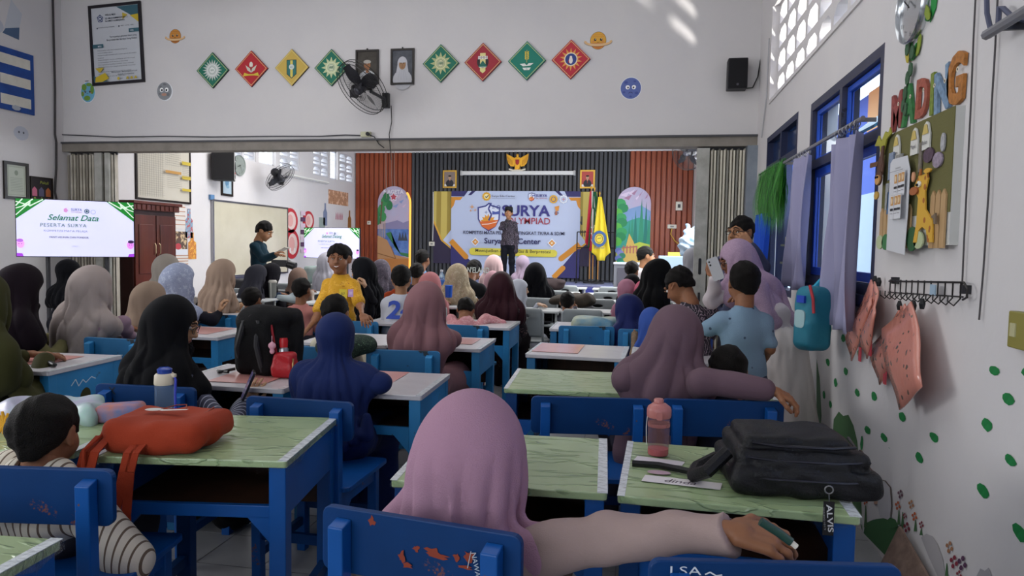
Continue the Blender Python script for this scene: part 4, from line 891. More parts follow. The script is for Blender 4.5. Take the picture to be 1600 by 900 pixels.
wb = thing('whiteboard', 'old cream whiteboard with steel rim on the far room left wall', 'board', (XL+.004, 11.77, 1.43)); f = Flat(*FL_); m_ = MB(); boxuv(m_, f, -1.22, 1.22, -.62, .62, .01, .035); m_.build('board', mat('cfc9b4', rough=.3, pat='mottle', c2='b9b29c', sc=2.5, amt=1), wb)
m_ = MB(); [boxuv(m_, f, *q, .0, .045) for q in ((-1.25, 1.25, .62, .65), (-1.25, 1.25, -.65, -.62), (-1.25, -1.22, -.62, .62), (1.22, 1.25, -.62, .62))]; m_.build('rim', STEEL, wb)
m_ = MB(); boxuv(m_, f, -.8, .8, -.68, -.65, 0, .09); m_.build('pen_tray', STEEL, wb); m_ = MB(); boxuv(m_, f, -1.2, -1.3, .64, .72, 0, .04); m_.build('clip', mat('5a84b0'), wb)
tl = thing('tube_lamp', 'white fluorescent tube lamp on the far room left wall', 'lamp', (XL, 13.9, 2.73))
MB().box(0, .05, -.95, .95, -.03, .03).build('housing', WHITE, tl); MB().tube([(.075, -.9, 0), (.075, .9, 0)], .018, 10).build('tube', mat('f0f0ea', rough=.3), tl, smooth=True)
tl['group'] = 'tube lamps'
mw = thing('wall_mural_strip', 'brown patterned paper panel near the far left corner', 'poster', (XL, 15.5, 2.43)); f = Flat(*FL_); f.rect(-.55, -.15, .55, .17, mat('b98a6a', pat='flowers', c2='e0b89a', c3='6a3c30', sc=9)); f.build('panel_print', mw)
r8 = thing('red_figure_cutouts', 'big red paper number cutouts with pale pink panels on the far left wall', 'decoration', (XL, 13.55, 1.56)); f = Flat(*FL_)
RD, PK, VI = 'c0303a', 'e8cfc8', '5a3a5c'
for (a, b, rx, ry) in ((-.36, .27, .3, .25), (-.3, -.2, .3, .3), (.42, .3, .25, .2)):
    m_ = MB(); P3 = lambda q, d: f.u*q[0]+f.v*q[1]+f.n*d; pts = [(a+rx*math.cos(t), b+ry*math.sin(t)) for t in [2*PI*k/24 for k in range(24)]]
    m_.add([P3(q, .004) for q in pts]+[P3(q, .012) for q in pts], [tuple(range(23, -1, -1)), tuple(range(24, 48))]+[(i, (i+1) % 24, 24+(i+1) % 24, 24+i) for i in range(24)]); m_.build('red_ring', mat(RD), r8)
    f.lay = 24; f.ell(a+.02, b, rx*.66, ry*.72, PK, 18); f.ell(a-.02, b, rx*.4, ry*.5, 'e2a9a4', 14)
for k in range(7): f.rect(.06, -.38+.13*k, .26, -.29+.13*k, VI if k % 2 else 'd9c4d4')
f.rect(-.42, -.38, -.36, -.28, 'f0e8e4'); f.rect(-.24, -.38, -.18, -.28, 'f0e8e4'); f.build('paper_panels', r8)
for i, (px, py, w, h, c1, lb) in enumerate(((425, 349, .3, .2, 'b8c2cc', 'grey paper notes pinned above the second screen'), (0, 0, 0, 0, '', ''))):
    pass
for x, y, w, h, cc, lb in ((508, 335, .2, .28, '7d8aa8', 'small blue paper figures pinned left of the bottle picture'), (530, 338, .42, .32, 'b86a7a', 'row of pink paper figures pinned near the far corner'), (546, 345, .2, .5, '9c6a34', 'brown bottle-shaped paper cutout near the far corner'), (503, 349, .3, .26, '9aa8a4', 'grey-green paper sheet pinned above the second screen')):
    p = atX(x, y, XL); t = thing('pinned_paper', lb, 'paper', (XL, p.y, p.z)); f = Flat(*FL_); f.lay = 5
    if 'bottle' in lb: f.poly([(-.1, -.25), (.1, -.25), (.1, .05), (.04, .12), (.04, .25), (-.04, .25), (-.04, .12), (-.1, .05)], cc)
    elif 'sheet' in lb: f.rect(-w/2, -h/2, w/2, h/2, cc)
    else:
        for k in range(5): f.poly([(-w/2+k*w/5, -.08), (-w/2+k*w/5+w/9, -.08), (-w/2+k*w/5+w/7, .02), (-w/2+k*w/5+w/18, .1)], cc)
    f.build('paper_shape', t)
for px, py, w, h, d, lb in ((278, 337, .34, .4, 0, 'calendar sheet with brown grid right of the wardrobe'), (278, 380, .44, .36, 1, 'photo collage poster right of the wardrobe'), (284, 408, .3, .26, 2, 'small hanging calendar below the collage poster'), (295, 349, .28, .46, 3, 'bottle-shaped cutting board decoration in red and blue'), (300, 384, .3, .42, 4, 'cutting-board shaped decoration in orange tones')):
    p = atX(px, py, XL); t = thing('wall_decoration', lb, 'decoration', (XL, p.y, p.z)); f = Flat(*FL_); f.lay = 8
    if d in (0, 2): f.rect(-w/2, -h/2, w/2, h/2, 'd8d2cc'); [f.line([(-w/2, -h/2+k*h/6), (w/2, -h/2+k*h/6)], .012, 'b07a5a') for k in range(1, 6)]
    elif d == 1: f.rect(-w/2, -h/2, w/2, h/2, mat('5a4a40', pat='flowers', c2='c9b08a', c3='8a3a34', sc=14)); f.rect(-w/2, -h/2, w/2, -h/2+.09, 'd6d8e0'); f.ell(0, -.05, .07, .05, 'b8424a', 12)
    else: f.poly([(-w/2+.05, -h/2), (w/2-.05, -h/2), (w/2-.05, h*.12), (.04, h*.2), (.04, h/2), (-.04, h/2), (-.04, h*.2), (-w/2+.05, h*.12)], mat('7d98b0' if d == 3 else 'c9803a', pat='flowers', c2='b84a4a' if d == 3 else 'e8b04a', c3='e8e0d8' if d == 3 else '7a3420', sc=18))
    f.build('print', t)
# --- wardrobe
wr = thing('wardrobe', 'dark reddish wooden two-door wardrobe against the left wall', 'wardrobe', (-6.66, 8.44, 0)); WDR = mat('6b2a1c', rough=.4, pat='wood', c2='45160e', sc=5, coat=.3); WDD = mat('3a1210', rough=.45, pat='wood', c2='280a08', sc=5)
MB().box(-.29, .25, -.42, .42, .06, 1.78).build('body', WDD, wr); MB().box(-.29, .30, -.45, .45, 1.78, 1.86).box(-.29, .33, -.48, .48, 1.86, 1.9).build('cornice', WDR, wr, bevel=.006); MB().box(-.28, .27, -.44, .44, 0, .06).build('plinth', WDD, wr)
for s in (-1, 1):
    a0, a1 = (.01, .40) if s > 0 else (-.40, -.01)
    d = MB().box(.25, .275, a0, a1, .1, 1.72).build('door', WDR, wr, bevel=.003)
    MB().box(.275, .285, a0+.06, a1-.06, .95, 1.6).build('door_panel', WDR, d, bevel=.006); MB().box(.275, .285, a0+.06, a1-.06, .18, .82).build('lower_panel', WDR, d, bevel=.006)
    MB().tube([(.28, s*.04, 1.2), (.30, s*.045, 1.22), (.30, s*.045, 1.33), (.28, s*.04, 1.35)], .007, 6).build('handle', mat('b8a080', rough=.3, metal=.8), d, smooth=True)
for k in range(9): MB().box(.3, .31, -.40+k*.09, -.35+k*.09, 1.79, 1.85).build('carved_bead', WDR, wr)
# --- screens
def screen(name, label, p0, p1, zb, zt, full, stand):
    p0 = Vector(p0); p1 = Vector(p1); c = (p0+p1)/2; u = (p1-p0).normalized(); w = (p1-p0).length; h = zt-zb
    t = thing(name, label, 'television', (c.x, c.y, 0)); f = Flat(tuple(u), (0, 0, 1)); f.conv = lambda c_: mat(c_, rough=.3, emit=.72, spec=.2); m_ = MB(); boxuv(m_, f, -w/2, w/2, zb, zt, -.04, 0); m_.build('casing', BLACK, t, bevel=.004)
    f.step = .0004; cz = (zb+zt)/2; k = h/.62; H2 = h/2-.008; W2_ = w/2-.008
    R_ = lambda a, b: (a*k, cz+b*k)
    f.rect(-W2_, cz-H2, W2_, cz+H2, mat('d4d4f2', rough=.3, emit=.72, pat='mottle', c2='c4c8ee', sc=3)); f.mb.m[-1] = f.mb.m[-1]
    T = lambda s_, a, b, hh, cc, ww=None, **kw: f.text(s_, a*k, cz+b*k, hh*k, cc, w=ww*k if ww else None, **kw)
    for s in (-1, 1):     # green corner tiles
        f.poly([(s*W2_, cz+H2), (s*(W2_-.26*k), cz+H2), (s*W2_, cz+H2-.21*k)], '1f7a2e')
        for q in range(3):
            f.line([(s*(W2_-.24*k+q*.09*k), cz+H2), (s*(W2_-.12*k+q*.06*k), cz+H2-.075*k)], .012*k, 'cfe6d0'); f.line([(s*W2_, cz+H2-.17*k+q*.07*k), (s*(W2_-.13*k), cz+H2-.03*k-q*.02*k)], .01*k, 'cfe6d0')
    T('SURYA', .0, .19, .028, '55558a', .1, off=.01); T('OLYMPIAD', .0, .172, .012, '8a5a70', .1); f.ell(-.1*k, cz+.195*k, .022*k, .026*k, 'c98ac0', 5); f.ell(.095*k, cz+.19*k, .024*k, .026*k, '3a5568', 16); f.ring(.095*k, cz+.19*k, .016*k, .018*k, .004*k, 'd5d5ee', 14); f.ring(.155*k, cz+.185*k, .024*k, .024*k, .004*k, '8a90a8', 16)
    if full: T('Selamat Datang', .02, .085, .06, '1e6b48', .5, shear=.35, off=.012)
    else: T('Selamat Data', -.03, .085, .06, '1e6b48', .47, shear=.35, off=.012)
    T('PESERTA SURYA', -.12, .015 if full else .015, .036, '335a52', .42, space=1.15)
    T('KOMPETISI MATA PELAJAR' if full else 'KOMPETISI MATA PELAJA', -.1, -.045, .022, '7a7f9a', .4); T('PANTI ASUHAN DAN PONDOK', -.07, -.105, .019, '3a3a5a', .36, off=.012); T('LUMAJANG', -.02, -.2, .012, '8a8aa8', .06)
    for s, cc in ((-1, 'e6a0ea'), (1, 'e08ae6')):
        f.ell(s*(W2_-.035*k), cz-.17*k, .034*k, .045*k, cc, 16); f.ell(s*(W2_-.03*k), cz-.135*k, .03*k, .018*k, 'b06ad0' if s < 0 else '3a2a50', 14); f.ell(s*(W2_-.045*k), cz-.17*k, .004*k, .005*k, '4a2a6a', 8); f.ell(s*(W2_-.022*k), cz-.17*k, .004*k, .005*k, '4a2a6a', 8); f.poly([(s*W2_, cz-H2), (s*(W2_-.06*k), cz-H2), (s*(W2_-.05*k), cz-H2+.03*k), (s*W2_, cz-H2+.035*k)], 'a040d0')
    f.build('display', t)
    st_ = MB(); st_.bar(u*(-w*.3)+Vector((0, 0, .03)), u*(w*.3)+Vector((0, 0, .03)), .3, .04); st_.build('stand_base', DGREY, t)
    for s in (-.25, .25): MB().tube([u*(s*w)-f.n*.07+Vector((0, 0, .05)), u*(s*w)-f.n*.07+Vector((0, 0, cz))], .022, 8).build('stand_post', DGREY, t)
    return t
screen('television', 'large flat screen at the left reading Selamat Data', (-6.46, 6.35, 0), (-5.60, 7.04, 0), 1.195, 1.815, False, 1)
pa, pb = atY(475, 380, 13.2), atY(562, 380, 12.85); screen('television', 'smaller flat screen deep in the room reading Selamat Datang', (pa.x, pa.y, 0), (pb.x, pb.y, 0), atY(519, 404, 13.0).z, atY(519, 355.5, 13.0).z, True, 1)
# ================================================================== PEOPLE
V3 = lambda *a: np.array(a, float)
SKIN = {'a': 'a87856', 'b': '946448', 'c': 'c29674', 'd': 'cfa98c'}
def skin(k): return mat(SKIN[k], rough=.5, pat='mottle', c2='%02x%02x%02x' % tuple(int(int(SKIN[k][i:i+2], 16)*.9) for i in (0, 2, 4)), sc=30, spec=.35)
HAIR = mat('14100d', rough=.6, pat='mottle', c2='080606', sc=60, bump=.9, bsc=260, spec=.2); EYEW = mat('e6e2dc', rough=.2); EYEB = mat('150e0a', rough=.1); LIP = mat('8a4a40', rough=.45)
def eul(yw, pt, rl=0):   # yaw to the left +, pitch up +, roll to the right +
    a, b, c = map(math.radians, (yw, pt, rl)); return np.array((Matrix.Rotation(a, 3, 'Z') @ Matrix.Rotation(b, 3, 'X') @ Matrix.Rotation(c, 3, 'Y')))
def head_prims(c, R, h, face=True):
    T = lambda x, y, z: c+R@(V3(x, y, z)*h)
    P = [('k', .02*h), ('e', T(0, -.012, .022), tuple(V3(.076, .094, .088)*h), R.T), ('e', T(0, .022, -.032), tuple(V3(.060, .066, .072)*h), R.T), ('c', T(-.03, .045, -.035), T(.03, .045, -.035), .035*h, .035*h)]
    P += [('c', T(0, .05, -.085), T(0, .06, -.088), .026*h, .022*h)]
    if face:
        P += [('k', .009*h), ('c', T(0, .082, .018), T(0, .103, -.018), .008*h, .0125*h), ('c', T(-.012, .09, -.024), T(.012, .09, -.024), .009*h, .009*h)]
        P += [('c', T(-.04, .074, .032), T(-.012, .083, .03), .009*h, .010*h), ('c', T(.04, .074, .032), T(.012, .083, .03), .009*h, .010*h)]
        P += [('c', T(-.016, .083, -.046), T(.016, .083, -.046), .008*h, .008*h), ('c', T(-.013, .081, -.057), T(.013, .081, -.057), .009*h, .009*h)]
        P += [('-e', T(-.031, .092, .012), tuple(V3(.014, .012, .009)*h), R.T), ('-e', T(.031, .092, .012), tuple(V3(.014, .012, .009)*h), R.T)]
    for s in (-1, 1): P += [('k', .006*h), ('e', T(s*.080, -.008, -.004), tuple(V3(.009, .021, .031)*h), R.T), ('-e', T(s*.090, -.004, .0), tuple(V3(.006, .011, .018)*h), R.T)]
    return P
def hand_prims(w, d, nrm, side, h, curl=.5, spread=.12):
    """w wrist, d direction of the palm, nrm: back of the hand, side +1: thumb along +(d x nrm)"""
    d = d/np.linalg.norm(d); n = nrm-d*(nrm@d); n /= np.linalg.norm(n); t = np.cross(d, n)*side; P = [('k', .006*h)]
    kn = []
    for i, (o, L) in enumerate(((.030, .076), (.011, .081), (-.008, .077), (-.026, .067))):
        k = w+d*(L*h)+t*(o*h); kn.append(k); P.append(('c', w+d*.012*h+t*(o*.6*h), k, .0145*h, .0105*h))
    P.append(('c', w-d*.012*h, w+d*.02*h, .019*h, .021*h))
    for i, L in enumerate((.068, .076, .071, .056)):
        a = (1.5-i)*spread; dd = d*math.cos(a)+t*math.sin(a); p = kn[i]; th = 0; r = .0088*h
        for q, s in enumerate((.45, .31, .24)):
            th += curl*(.75, 1.0, .7)[q]+.02*i; e = p+(dd*math.cos(th)-n*math.sin(th))*L*s*h; P.append(('c', p, e, r, r*.9)); r *= .9; p = e
    b = w+d*.02*h+t*.022*h; m1 = b+(d*.55+t*.8-n*.25)*.036*h; m2 = m1+(d*.85+t*.35-n*.4)*.032*h; m3 = m2+(d*.9-t*.05-n*.45)*.024*h
    P += [('c', b, m1, .0135*h, .0105*h), ('c', m1, m2, .0105*h, .0092*h), ('c', m2, m3, .0092*h, .0078*h)]
    return P
def folds(seed, amp, c, z0, n=9, ramp=.16, hz=1.0, wr=.0):
    a = seed*1.7
    def g(X, Y, Z):
        ph = np.arctan2(X-c[0], Y-c[1]); w = np.clip((z0-Z)/ramp, .0, 1)
        rd = lambda t, p=.75: 1.1-2.2*np.abs(np.sin(.5*t))**p
        q = 1.3*np.sin(3.1*Z+a)+.8*np.sin(2*ph+a*2)
        m1 = .5+.5*np.sin(1.5*ph+a+3*Z)
        f = rd(2.0*n*ph+3.0*np.sin(4.5*hz*Z+a)+q)*.5*(.35+.65*m1)+rd(1.1*n*ph+24*hz*Z+a*3+2*q)*.42*(1-m1)+rd(.8*n*ph-19*hz*Z+a*1.3+2.2*np.sin(6*Z+a))*.45*m1
        return amp*w*f+wr*np.sin(34*Z+5*np.sin(9*X+a)+4*np.sin(8*Y+a))
    return g
def wrink(seed, amp, f=1.0):
    a = seed*2.3
    return lambda X, Y, Z: amp*(np.sin(f*(23*X+15*Z)+3*np.sin(f*11*Z+a)+2*np.sin(f*14*Y+a))+.6*np.sin(f*(31*Z-17*X)+2.5*np.sin(f*9*X+a*2)))
PCOUNT = [0]
def person(label, px, py, Y, rz=0, pose='sit', h=None, hs=None, s=None, off=(0, .05), hy=0, hp=-8, hr=0, cover='hijab', cm=None, drape=.34, dw=1.0, tie=False, top=None, low=None, lowk=None,
           sleeve='long', sw=1.0, R=None, L=None, sk='b', res=None, amp=.013, hairm=None, face=None, group=None, seat=.44, loose=1.0, extra=None, fl=None, nf=9, shoes='26262c', headd=None, hood=None):
    PCOUNT[0] += 1; seed = PCOUNT[0]
    if hs is None: hs = 1.0 if cover == 'hijab' else .95
    top_w = np.array(atY(px, py, Y)); a = math.radians(rz); ca, sa = math.cos(a), math.sin(a)
    crown = {'hijab': .130, 'hair': .124, 'cap': .13, 'peci': .137}[cover]*hs
    if s is None: s = .55+.42*hs
    Rw = lambda v: V3(v[0]*ca-v[1]*sa, v[0]*sa+v[1]*ca, v[2] if len(v) > 2 else 0)
    toL = lambda w: (lambda q: V3(q[0]*ca+q[1]*sa, -q[0]*sa+q[1]*ca, q[2]))(np.array(w, float)-org)
    RH = eul(hy, hp, hr)
    up = RH@V3(0, 0, 1); hipz = seat+.095*s if pose == 'sit' else .51*(h or 1.5)
    org = V3(top_w[0], top_w[1], 0)-Rw((off[0], off[1])); org[2] = 0
    base = .585 if (pose == 'stand' and Y > 14) else 0.0
    org[2] = base
    t = thing('person', label, 'person', tuple(org), a, group)
    tp = toL(top_w); hc = tp-V3(0, 0, crown*.98)
    res = (res or .02)*.8; res = max(.0075, min(res, .014, Y*.0019)); fine = min(res, .0105 if Y < 7 else .013); fine = fine*(.62 if face else 1)
    hip = V3(0, 0, hipz)
    neck = hc+(-up*.135*hs)+V3(0, -.018*hs, 0); td = neck-hip; T = np.linalg.norm(td); td /= T
    if headd: neck = neck+V3(*headd)
    side = V3(1, 0, 0)-td*td[0]; side /= np.linalg.norm(side); fw = np.cross(td, -side); fw = -np.cross(side, td)*-1
    fw = np.cross(td, side); 
    if fw[1] < 0: fw = -fw
    W = .125*s*dw; up_ch = hip+td*(T*.68); mid = hip+td*(T*.34); B = np.stack([side, fw, td])     # rows: local axes
    sh = {q: neck-td*.085*s+side*(q*W) for q in (-1, 1)}
    arms = {}
    for q, A in ((1, R), (-1, L)):
        if A is None:
            if pose == 'sit': el = sh[q]+V3(q*.04, .12, -.21)*s; ha = V3(q*.06, sh[q][1]+.34*s, .765)
            else: el = sh[q]+V3(q*.05, -.02, -.26)*s; ha = sh[q]+V3(q*.06, .06, -.50)*s
            arms[q] = dict(e=el, h=ha, d=V3(-q*.5, 1, -.12) if pose == 'sit' else None, n=V3(0, 0, 1), curl=.3)
        else:
            A = dict(A); A['e'] = toL(A['e']) if A.get('w', 1) else V3(*A['e']); A['h'] = toL(A['h']) if A.get('w', 1) else V3(*A['h'])
            if A.get('d') is not None and A.get('w', 1): v = A['d']; A['d'] = V3(v[0]*ca+v[1]*sa, -v[0]*sa+v[1]*ca, v[2])
            n_ = A.get('n', (0, 0, 1)); A['n'] = V3(n_[0]*ca+n_[1]*sa, -n_[0]*sa+n_[1]*ca, n_[2]); A.setdefault('curl', .4); A.setdefault('d', None); arms[q] = A
    if pose == 'sit':
        legs = {q: (hip+V3(q*.085*s, .02, -.02), V3(q*.10*s, .40*s, max(.36, .46*s+.03)), V3(q*.10*s, .36*s, .07)) for q in (-1, 1)}
    else:
        legs = {q: (hip+V3(q*.075*s, 0, -.02), V3(q*.085*s, .03, .28*(h or 1.5)), V3(q*.095*s, -.01, .07)) for q in (-1, 1)}
    if fl: legs = fl(hip, s, legs)
    # body: one continuous skin surface, hands in their own finer net
    bp = [('k', .03*s), ('e', hip+td*.04, (.11*s, .08*s, .09*s), B), ('e', mid, (.095*s, .07*s, .14*s), B), ('e', up_ch, (.10*s, .075*s, .13*s), B), ('c', sh[-1], sh[1], .04*s, .04*s), ('c', neck-td*.04, hc+RH@V3(0, -.02, -.05)*hs, .052*hs, .05*hs)]
    for q in (-1, 1):
        A = arms[q]; bp += [('c', sh[q], A['e'], .040*s, .034*s), ('c', A['e'], A['h'], .028*s, .017*s), ('c', legs[q][0], legs[q][1], .07*s, .05*s), ('c', legs[q][1], legs[q][2], .048*s, .032*s)]
    body = [soft(bp, max(res, .012), k=.03)]
    hpz = head_prims(hc, RH, hs, bool(face)); body.append(soft(hpz+[('k', .02), ('c', neck, hc+RH@V3(0, -.015, -.05)*hs, .05*hs, .048*hs)], fine, k=.02))
    if Y < 9.5:
        for q in (-1, 1):
            A = arms[q]; d = A['d'] if A['d'] is not None else A['h']-A['e']
            body.append(soft(hand_prims(A['h'], V3(*d), A['n'], A.get('side', q), A.get('hs', min(s*.99, .98)), A['curl']), .0034 if (A.get('fine') and Y < 2) else .0042 if (A.get('fine') or Y < 3.5) else .0065))
    softobj('body', body, skin(sk), t)
    # clothes
    topm = top or cloth('8a8a90'); lo_ = loose
    cp = [('k', .045*s), ('e', hip+td*.05, (.145*s*lo_, .11*s*lo_, .12*s), B), ('e', mid, (.128*s*lo_, .098*s*lo_, .17*s), B), ('e', up_ch, (.128*s*lo_, .10*s, .15*s), B), ('c', sh[-1], sh[1], .052*s, .052*s), ('c', neck-td*.07*s, neck-td*.015, .07*s, .058*hs)]
    for q in (-1, 1):
        A = arms[q]
        if sleeve == 'long': cp += [('k', .03*s), ('c', sh[q], A['e'], .055*s*sw, .049*s*sw), ('c', A['e'], A['h']+(A['e']-A['h'])*.1, .048*s*sw, .036*s*sw)]
        elif sleeve == 'bell': cp += [('k', .03*s), ('c', sh[q], A['e'], .074*s, .066*s), ('c', A['e'], A['h']+(A['e']-A['h'])*.17, .066*s, .048*s), ('k', .010), ('c', A['h']+(A['e']-A['h'])*.16, A['h']+(A['e']-A['h'])*-.04, .047*s, .056*s)]
        if sleeve == 'bell' and q == 1: cp += [('-p', A['h'], A['h']-A['e'])]
        if sleeve == 'short': cp += [('k', .03*s), ('c', sh[q], sh[q]+(A['e']-sh[q])*.72, .056*s, .057*s)]
    cp += [('k', .01), ('-e', neck+td*.03, (.060*hs, .060*hs, .055*hs), None)] if cover != 'hijab' else []
    softobj('shirt' if lowk == 'trousers' else 'top', [soft(cp, res, fold=wrink(seed, .0055*s, 1/s), k=.03)], topm, t)
    lowm = low or topm
    if lowk == 'trousers':
        lp = [('k', .03*s), ('e', hip, (.155*s, .115*s, .10*s), None)]
        for q in (-1, 1): lp += [('c', legs[q][0], legs[q][1], .085*s, .066*s), ('c', legs[q][1], legs[q][2], .064*s, .052*s)]
    elif pose == 'sit':
        lp = [('k', .10*s), ('e', hip, (.17*s, .13*s, .11*s), None)]
        for q in (-1, 1): lp += [('c', legs[q][0], legs[q][1], .09*s, .085*s), ('c', legs[q][1], legs[q][2]+V3(0, 0, .03), .085*s, .10*s)]
    else: lp = [('k', .12*s), ('c', hip, V3(hip[0], hip[1]-.01, .16), .15*s, .25*s), ('k', .01), ('-p', (0, 0, .08), (0, 0, -1))]
    softobj('trousers' if lowk == 'trousers' else 'skirt', [soft(lp, max(res*1.3, .014), fold=folds(seed, .010*s, hip, 9, 11, 1) if lowk != 'trousers' else wrink(seed, .004), k=.05)], lowm, t)
    for q in (-1, 1):
        f = legs[q][2]; softobj('shoe', [soft([('c', f+V3(0, -.02, -.035), f+V3(0, .11*s, -.045), .035*s, .028*s)], .014, k=.02)], mat(shoes, rough=.5), t)
    # head cover
    H = lambda x, y, z: hc+RH@(V3(x, y, z)*hs)
    if cover == 'hijab':
        hm = cm or cloth('77707a'); b = .125*hs
        back = neck-td*drape*s*.95-fw*.045*s; dp = [('k', .03*hs), ('e', H(0, -.018, .025), tuple(V3(.098, .117, .104)*hs), RH.T), ('e', H(0, .02, -.045), tuple(V3(.080, .090, .082)*hs), RH.T), ('k', .06*hs), ('c', H(0, -.015, -.05), neck-td*.05*s, .078*hs, .092*s)]+[('c', H(0, -.03, -.02), sh[q]-td*.01*s, .088*hs, .056*s) for q in (-1, 1)]
        if tie: dp = dp[:-3]+[('k', .022*hs), ('c', H(0, -.02, -.05), neck-td*.00*s, .084*hs, .072*hs), ('k', .03*hs), ('c', neck-td*.02*s, neck-td*.06*s, .075*hs, .12*s)]
        dp += [('k', .05*s), ('c', sh[-1]+td*.0*s, sh[1]+td*.0*s, .060*s, .060*s), ('e', neck-td*.13*s-fw*.01, (.145*s*dw, .118*s, .15*s), B)]
        if drape > .15: dp += [('c', neck-td*.12*s-fw*.03*s+side*(-.055*s*dw), back+side*(-.075*s*dw), .095*s, .088*s), ('c', neck-td*.12*s-fw*.03*s+side*(.055*s*dw), back+side*(.075*s*dw), .095*s, .088*s), ('c', neck-td*.1*s+fw*.03*s, neck-td*.26*s+fw*.045*s, .105*s, .09*s)]
        for q in (-1, 1):
            if drape > .15: dp.append(('c', sh[q]+td*.02*s, sh[q]*.6+arms[q]['e']*.4, .062*s, .064*s))
        if hood: dp += hood(H, neck, td, fw, side, s, hs, sh, arms)
        cut = neck-td*(drape+.07)*s
        dp += [('k', .012), ('-p', cut, -td+side*.15*math.sin(seed)), ('-e', H(0, .108, -.018), tuple(V3(.058, .075, .074)*hs), RH.T)]
        fo = folds(seed, amp*hs*1.9, hc, hc[2]+.06, nf, .26)
        softobj('headscarf', [soft(dp, min(res, .015), fold=fo, k=.03)], hm, t)
    else:
        dp = [('k', .008), ('e', H(0, -.020, .030), tuple(V3(.085, .104, .096)*hs), RH.T), ('c', H(0, -.055, -.02), H(0, -.05, -.06), .055*hs, .044*hs), ('k', .01)]
        dp += [('-e', H(0, .105, -.03), tuple(V3(.088, .075, .088)*hs), RH.T), ('-e', H(-.094, .008, -.026), tuple(V3(.042, .044, .054)*hs), RH.T), ('-e', H(.094, .008, -.026), tuple(V3(.042, .044, .054)*hs), RH.T), ('-p', H(0, -.06, -.05), RH@V3(0, .55, -1))]
        aa = seed*1.3
        sp_ = lambda X, Y_, Z: .0022*(np.sin(70*X+4*np.sin(40*Z+aa))+np.sin(60*Y_+5*np.sin(35*X)+aa))
        softobj('hair', [soft(dp, min(fine, .009), fold=sp_, k=.012)], hairm or HAIR, t)
        if cover == 'peci': softobj('cap', [soft([('e', H(0, -.014, .085), tuple(V3(.083, .102, .10)*hs), RH.T), ('k', .006), ('-p', H(0, 0, .058), RH@V3(0, 0, -1)), ('-p', H(0, 0, .135), RH@V3(0, 0, 1))], .008, k=.006)], cm, t)
        if cover == 'cap':
            softobj('cap', [soft([('e', H(0, -.018, .045), tuple(V3(.092, .110, .085)*hs), RH.T), ('k', .008), ('-p', H(0, 0, .035), RH@V3(0, 0, -1))], .01, k=.01)], cm or cloth('1c1c22'), t)
    if face:
        for q in (-1, 1):
            e = H(q*.031, .0755, .011); me = MB(); 
            me.lathe([(0, -.0095*hs), (.0067*hs, -.0067*hs), (.0095*hs, 0), (.0067*hs, .0067*hs), (0, .0095*hs)], 12, tuple(e)); ey = me.build('eye', EYEW, t, smooth='all')
            pp_ = e+RH@(V3(0, .0085, 0)*hs); MB().lathe([(0, .0026*hs), (.0042*hs, .0012*hs), (.005*hs, -.001*hs)], 10, tuple(pp_), ax=tuple(RH@V3(0, 1, 0))).build('iris', EYEB, ey)
            MB().tube([tuple(H(q*x, y, z)) for x, y, z in ((.014, .093, .037), (.028, .092, .043), (.045, .080, .036))], .0036*hs, 6).build('eyebrow', HAIR, t, smooth=True)
            MB().tube([tuple(H(q*x, y, z)) for x, y, z in ((.019, .090, .015), (.031, .0935, .021), (.044, .0835, .014))], .0034*hs, 6).build('eyelid', skin(sk), t, smooth=True)
        if 'smile' in face: 
            MB().tube([tuple(H(x, y, z)) for x, y, z in ((-.024, .084, -.044), (-.012, .0915, -.052), (0, .0935, -.054), (.012, .0915, -.052), (.024, .084, -.044))], .0058*hs, 6).build('lips', LIP, t, smooth=True)
            MB().tube([tuple(H(x, y, z)) for x, y, z in ((-.016, .093, -.048), (0, .0985, -.0515), (.016, .093, -.048))], .0034*hs, 6).build('teeth', EYEW, t, smooth=True)
        else: MB().tube([tuple(H(x, y, z)) for x, y, z in ((-.022, .085, -.051), (-.01, .0915, -.0495), (0, .092, -.051), (.01, .0915, -.0495), (.022, .085, -.051))], .0048*hs, 6).build('lips', LIP, t, smooth=True)
        if 'glasses' in face:
            g = MB()
            for q in (-1, 1):
                g.tube([tuple(H(q*(.033+.023*math.cos(k)), .104-.008*abs(math.cos(k)), .010+.017*math.sin(k))) for k in [2*PI*i/16 for i in range(16)]], .0018*hs, 5, closed=True)
                g.tube([tuple(H(q*.056, .096, .014)), tuple(H(q*.078, .06, .014)), tuple(H(q*.084, -.005, .012))], .0018*hs, 5)
            g.tube([tuple(H(-.011, .105, .012)), tuple(H(.011, .105, .012))], .0018*hs, 5); g.build('glasses', mat('1c1c20', rough=.3), t, smooth=True)
    t['_x'] = 0; del t['_x']
    return t, dict(hc=hc, neck=neck, sh=sh, arms=arms, org=org, H=H, hip=hip, td=td, side=side, fw=fw, s=s, hs=hs, toL=toL, RH=RH, B=B, mid=mid, up=up_ch)
def A_(e, h, **k): return dict(e=e, h=h, **k)
wp = lambda x, y, Y: tuple(atY(x, y, Y))
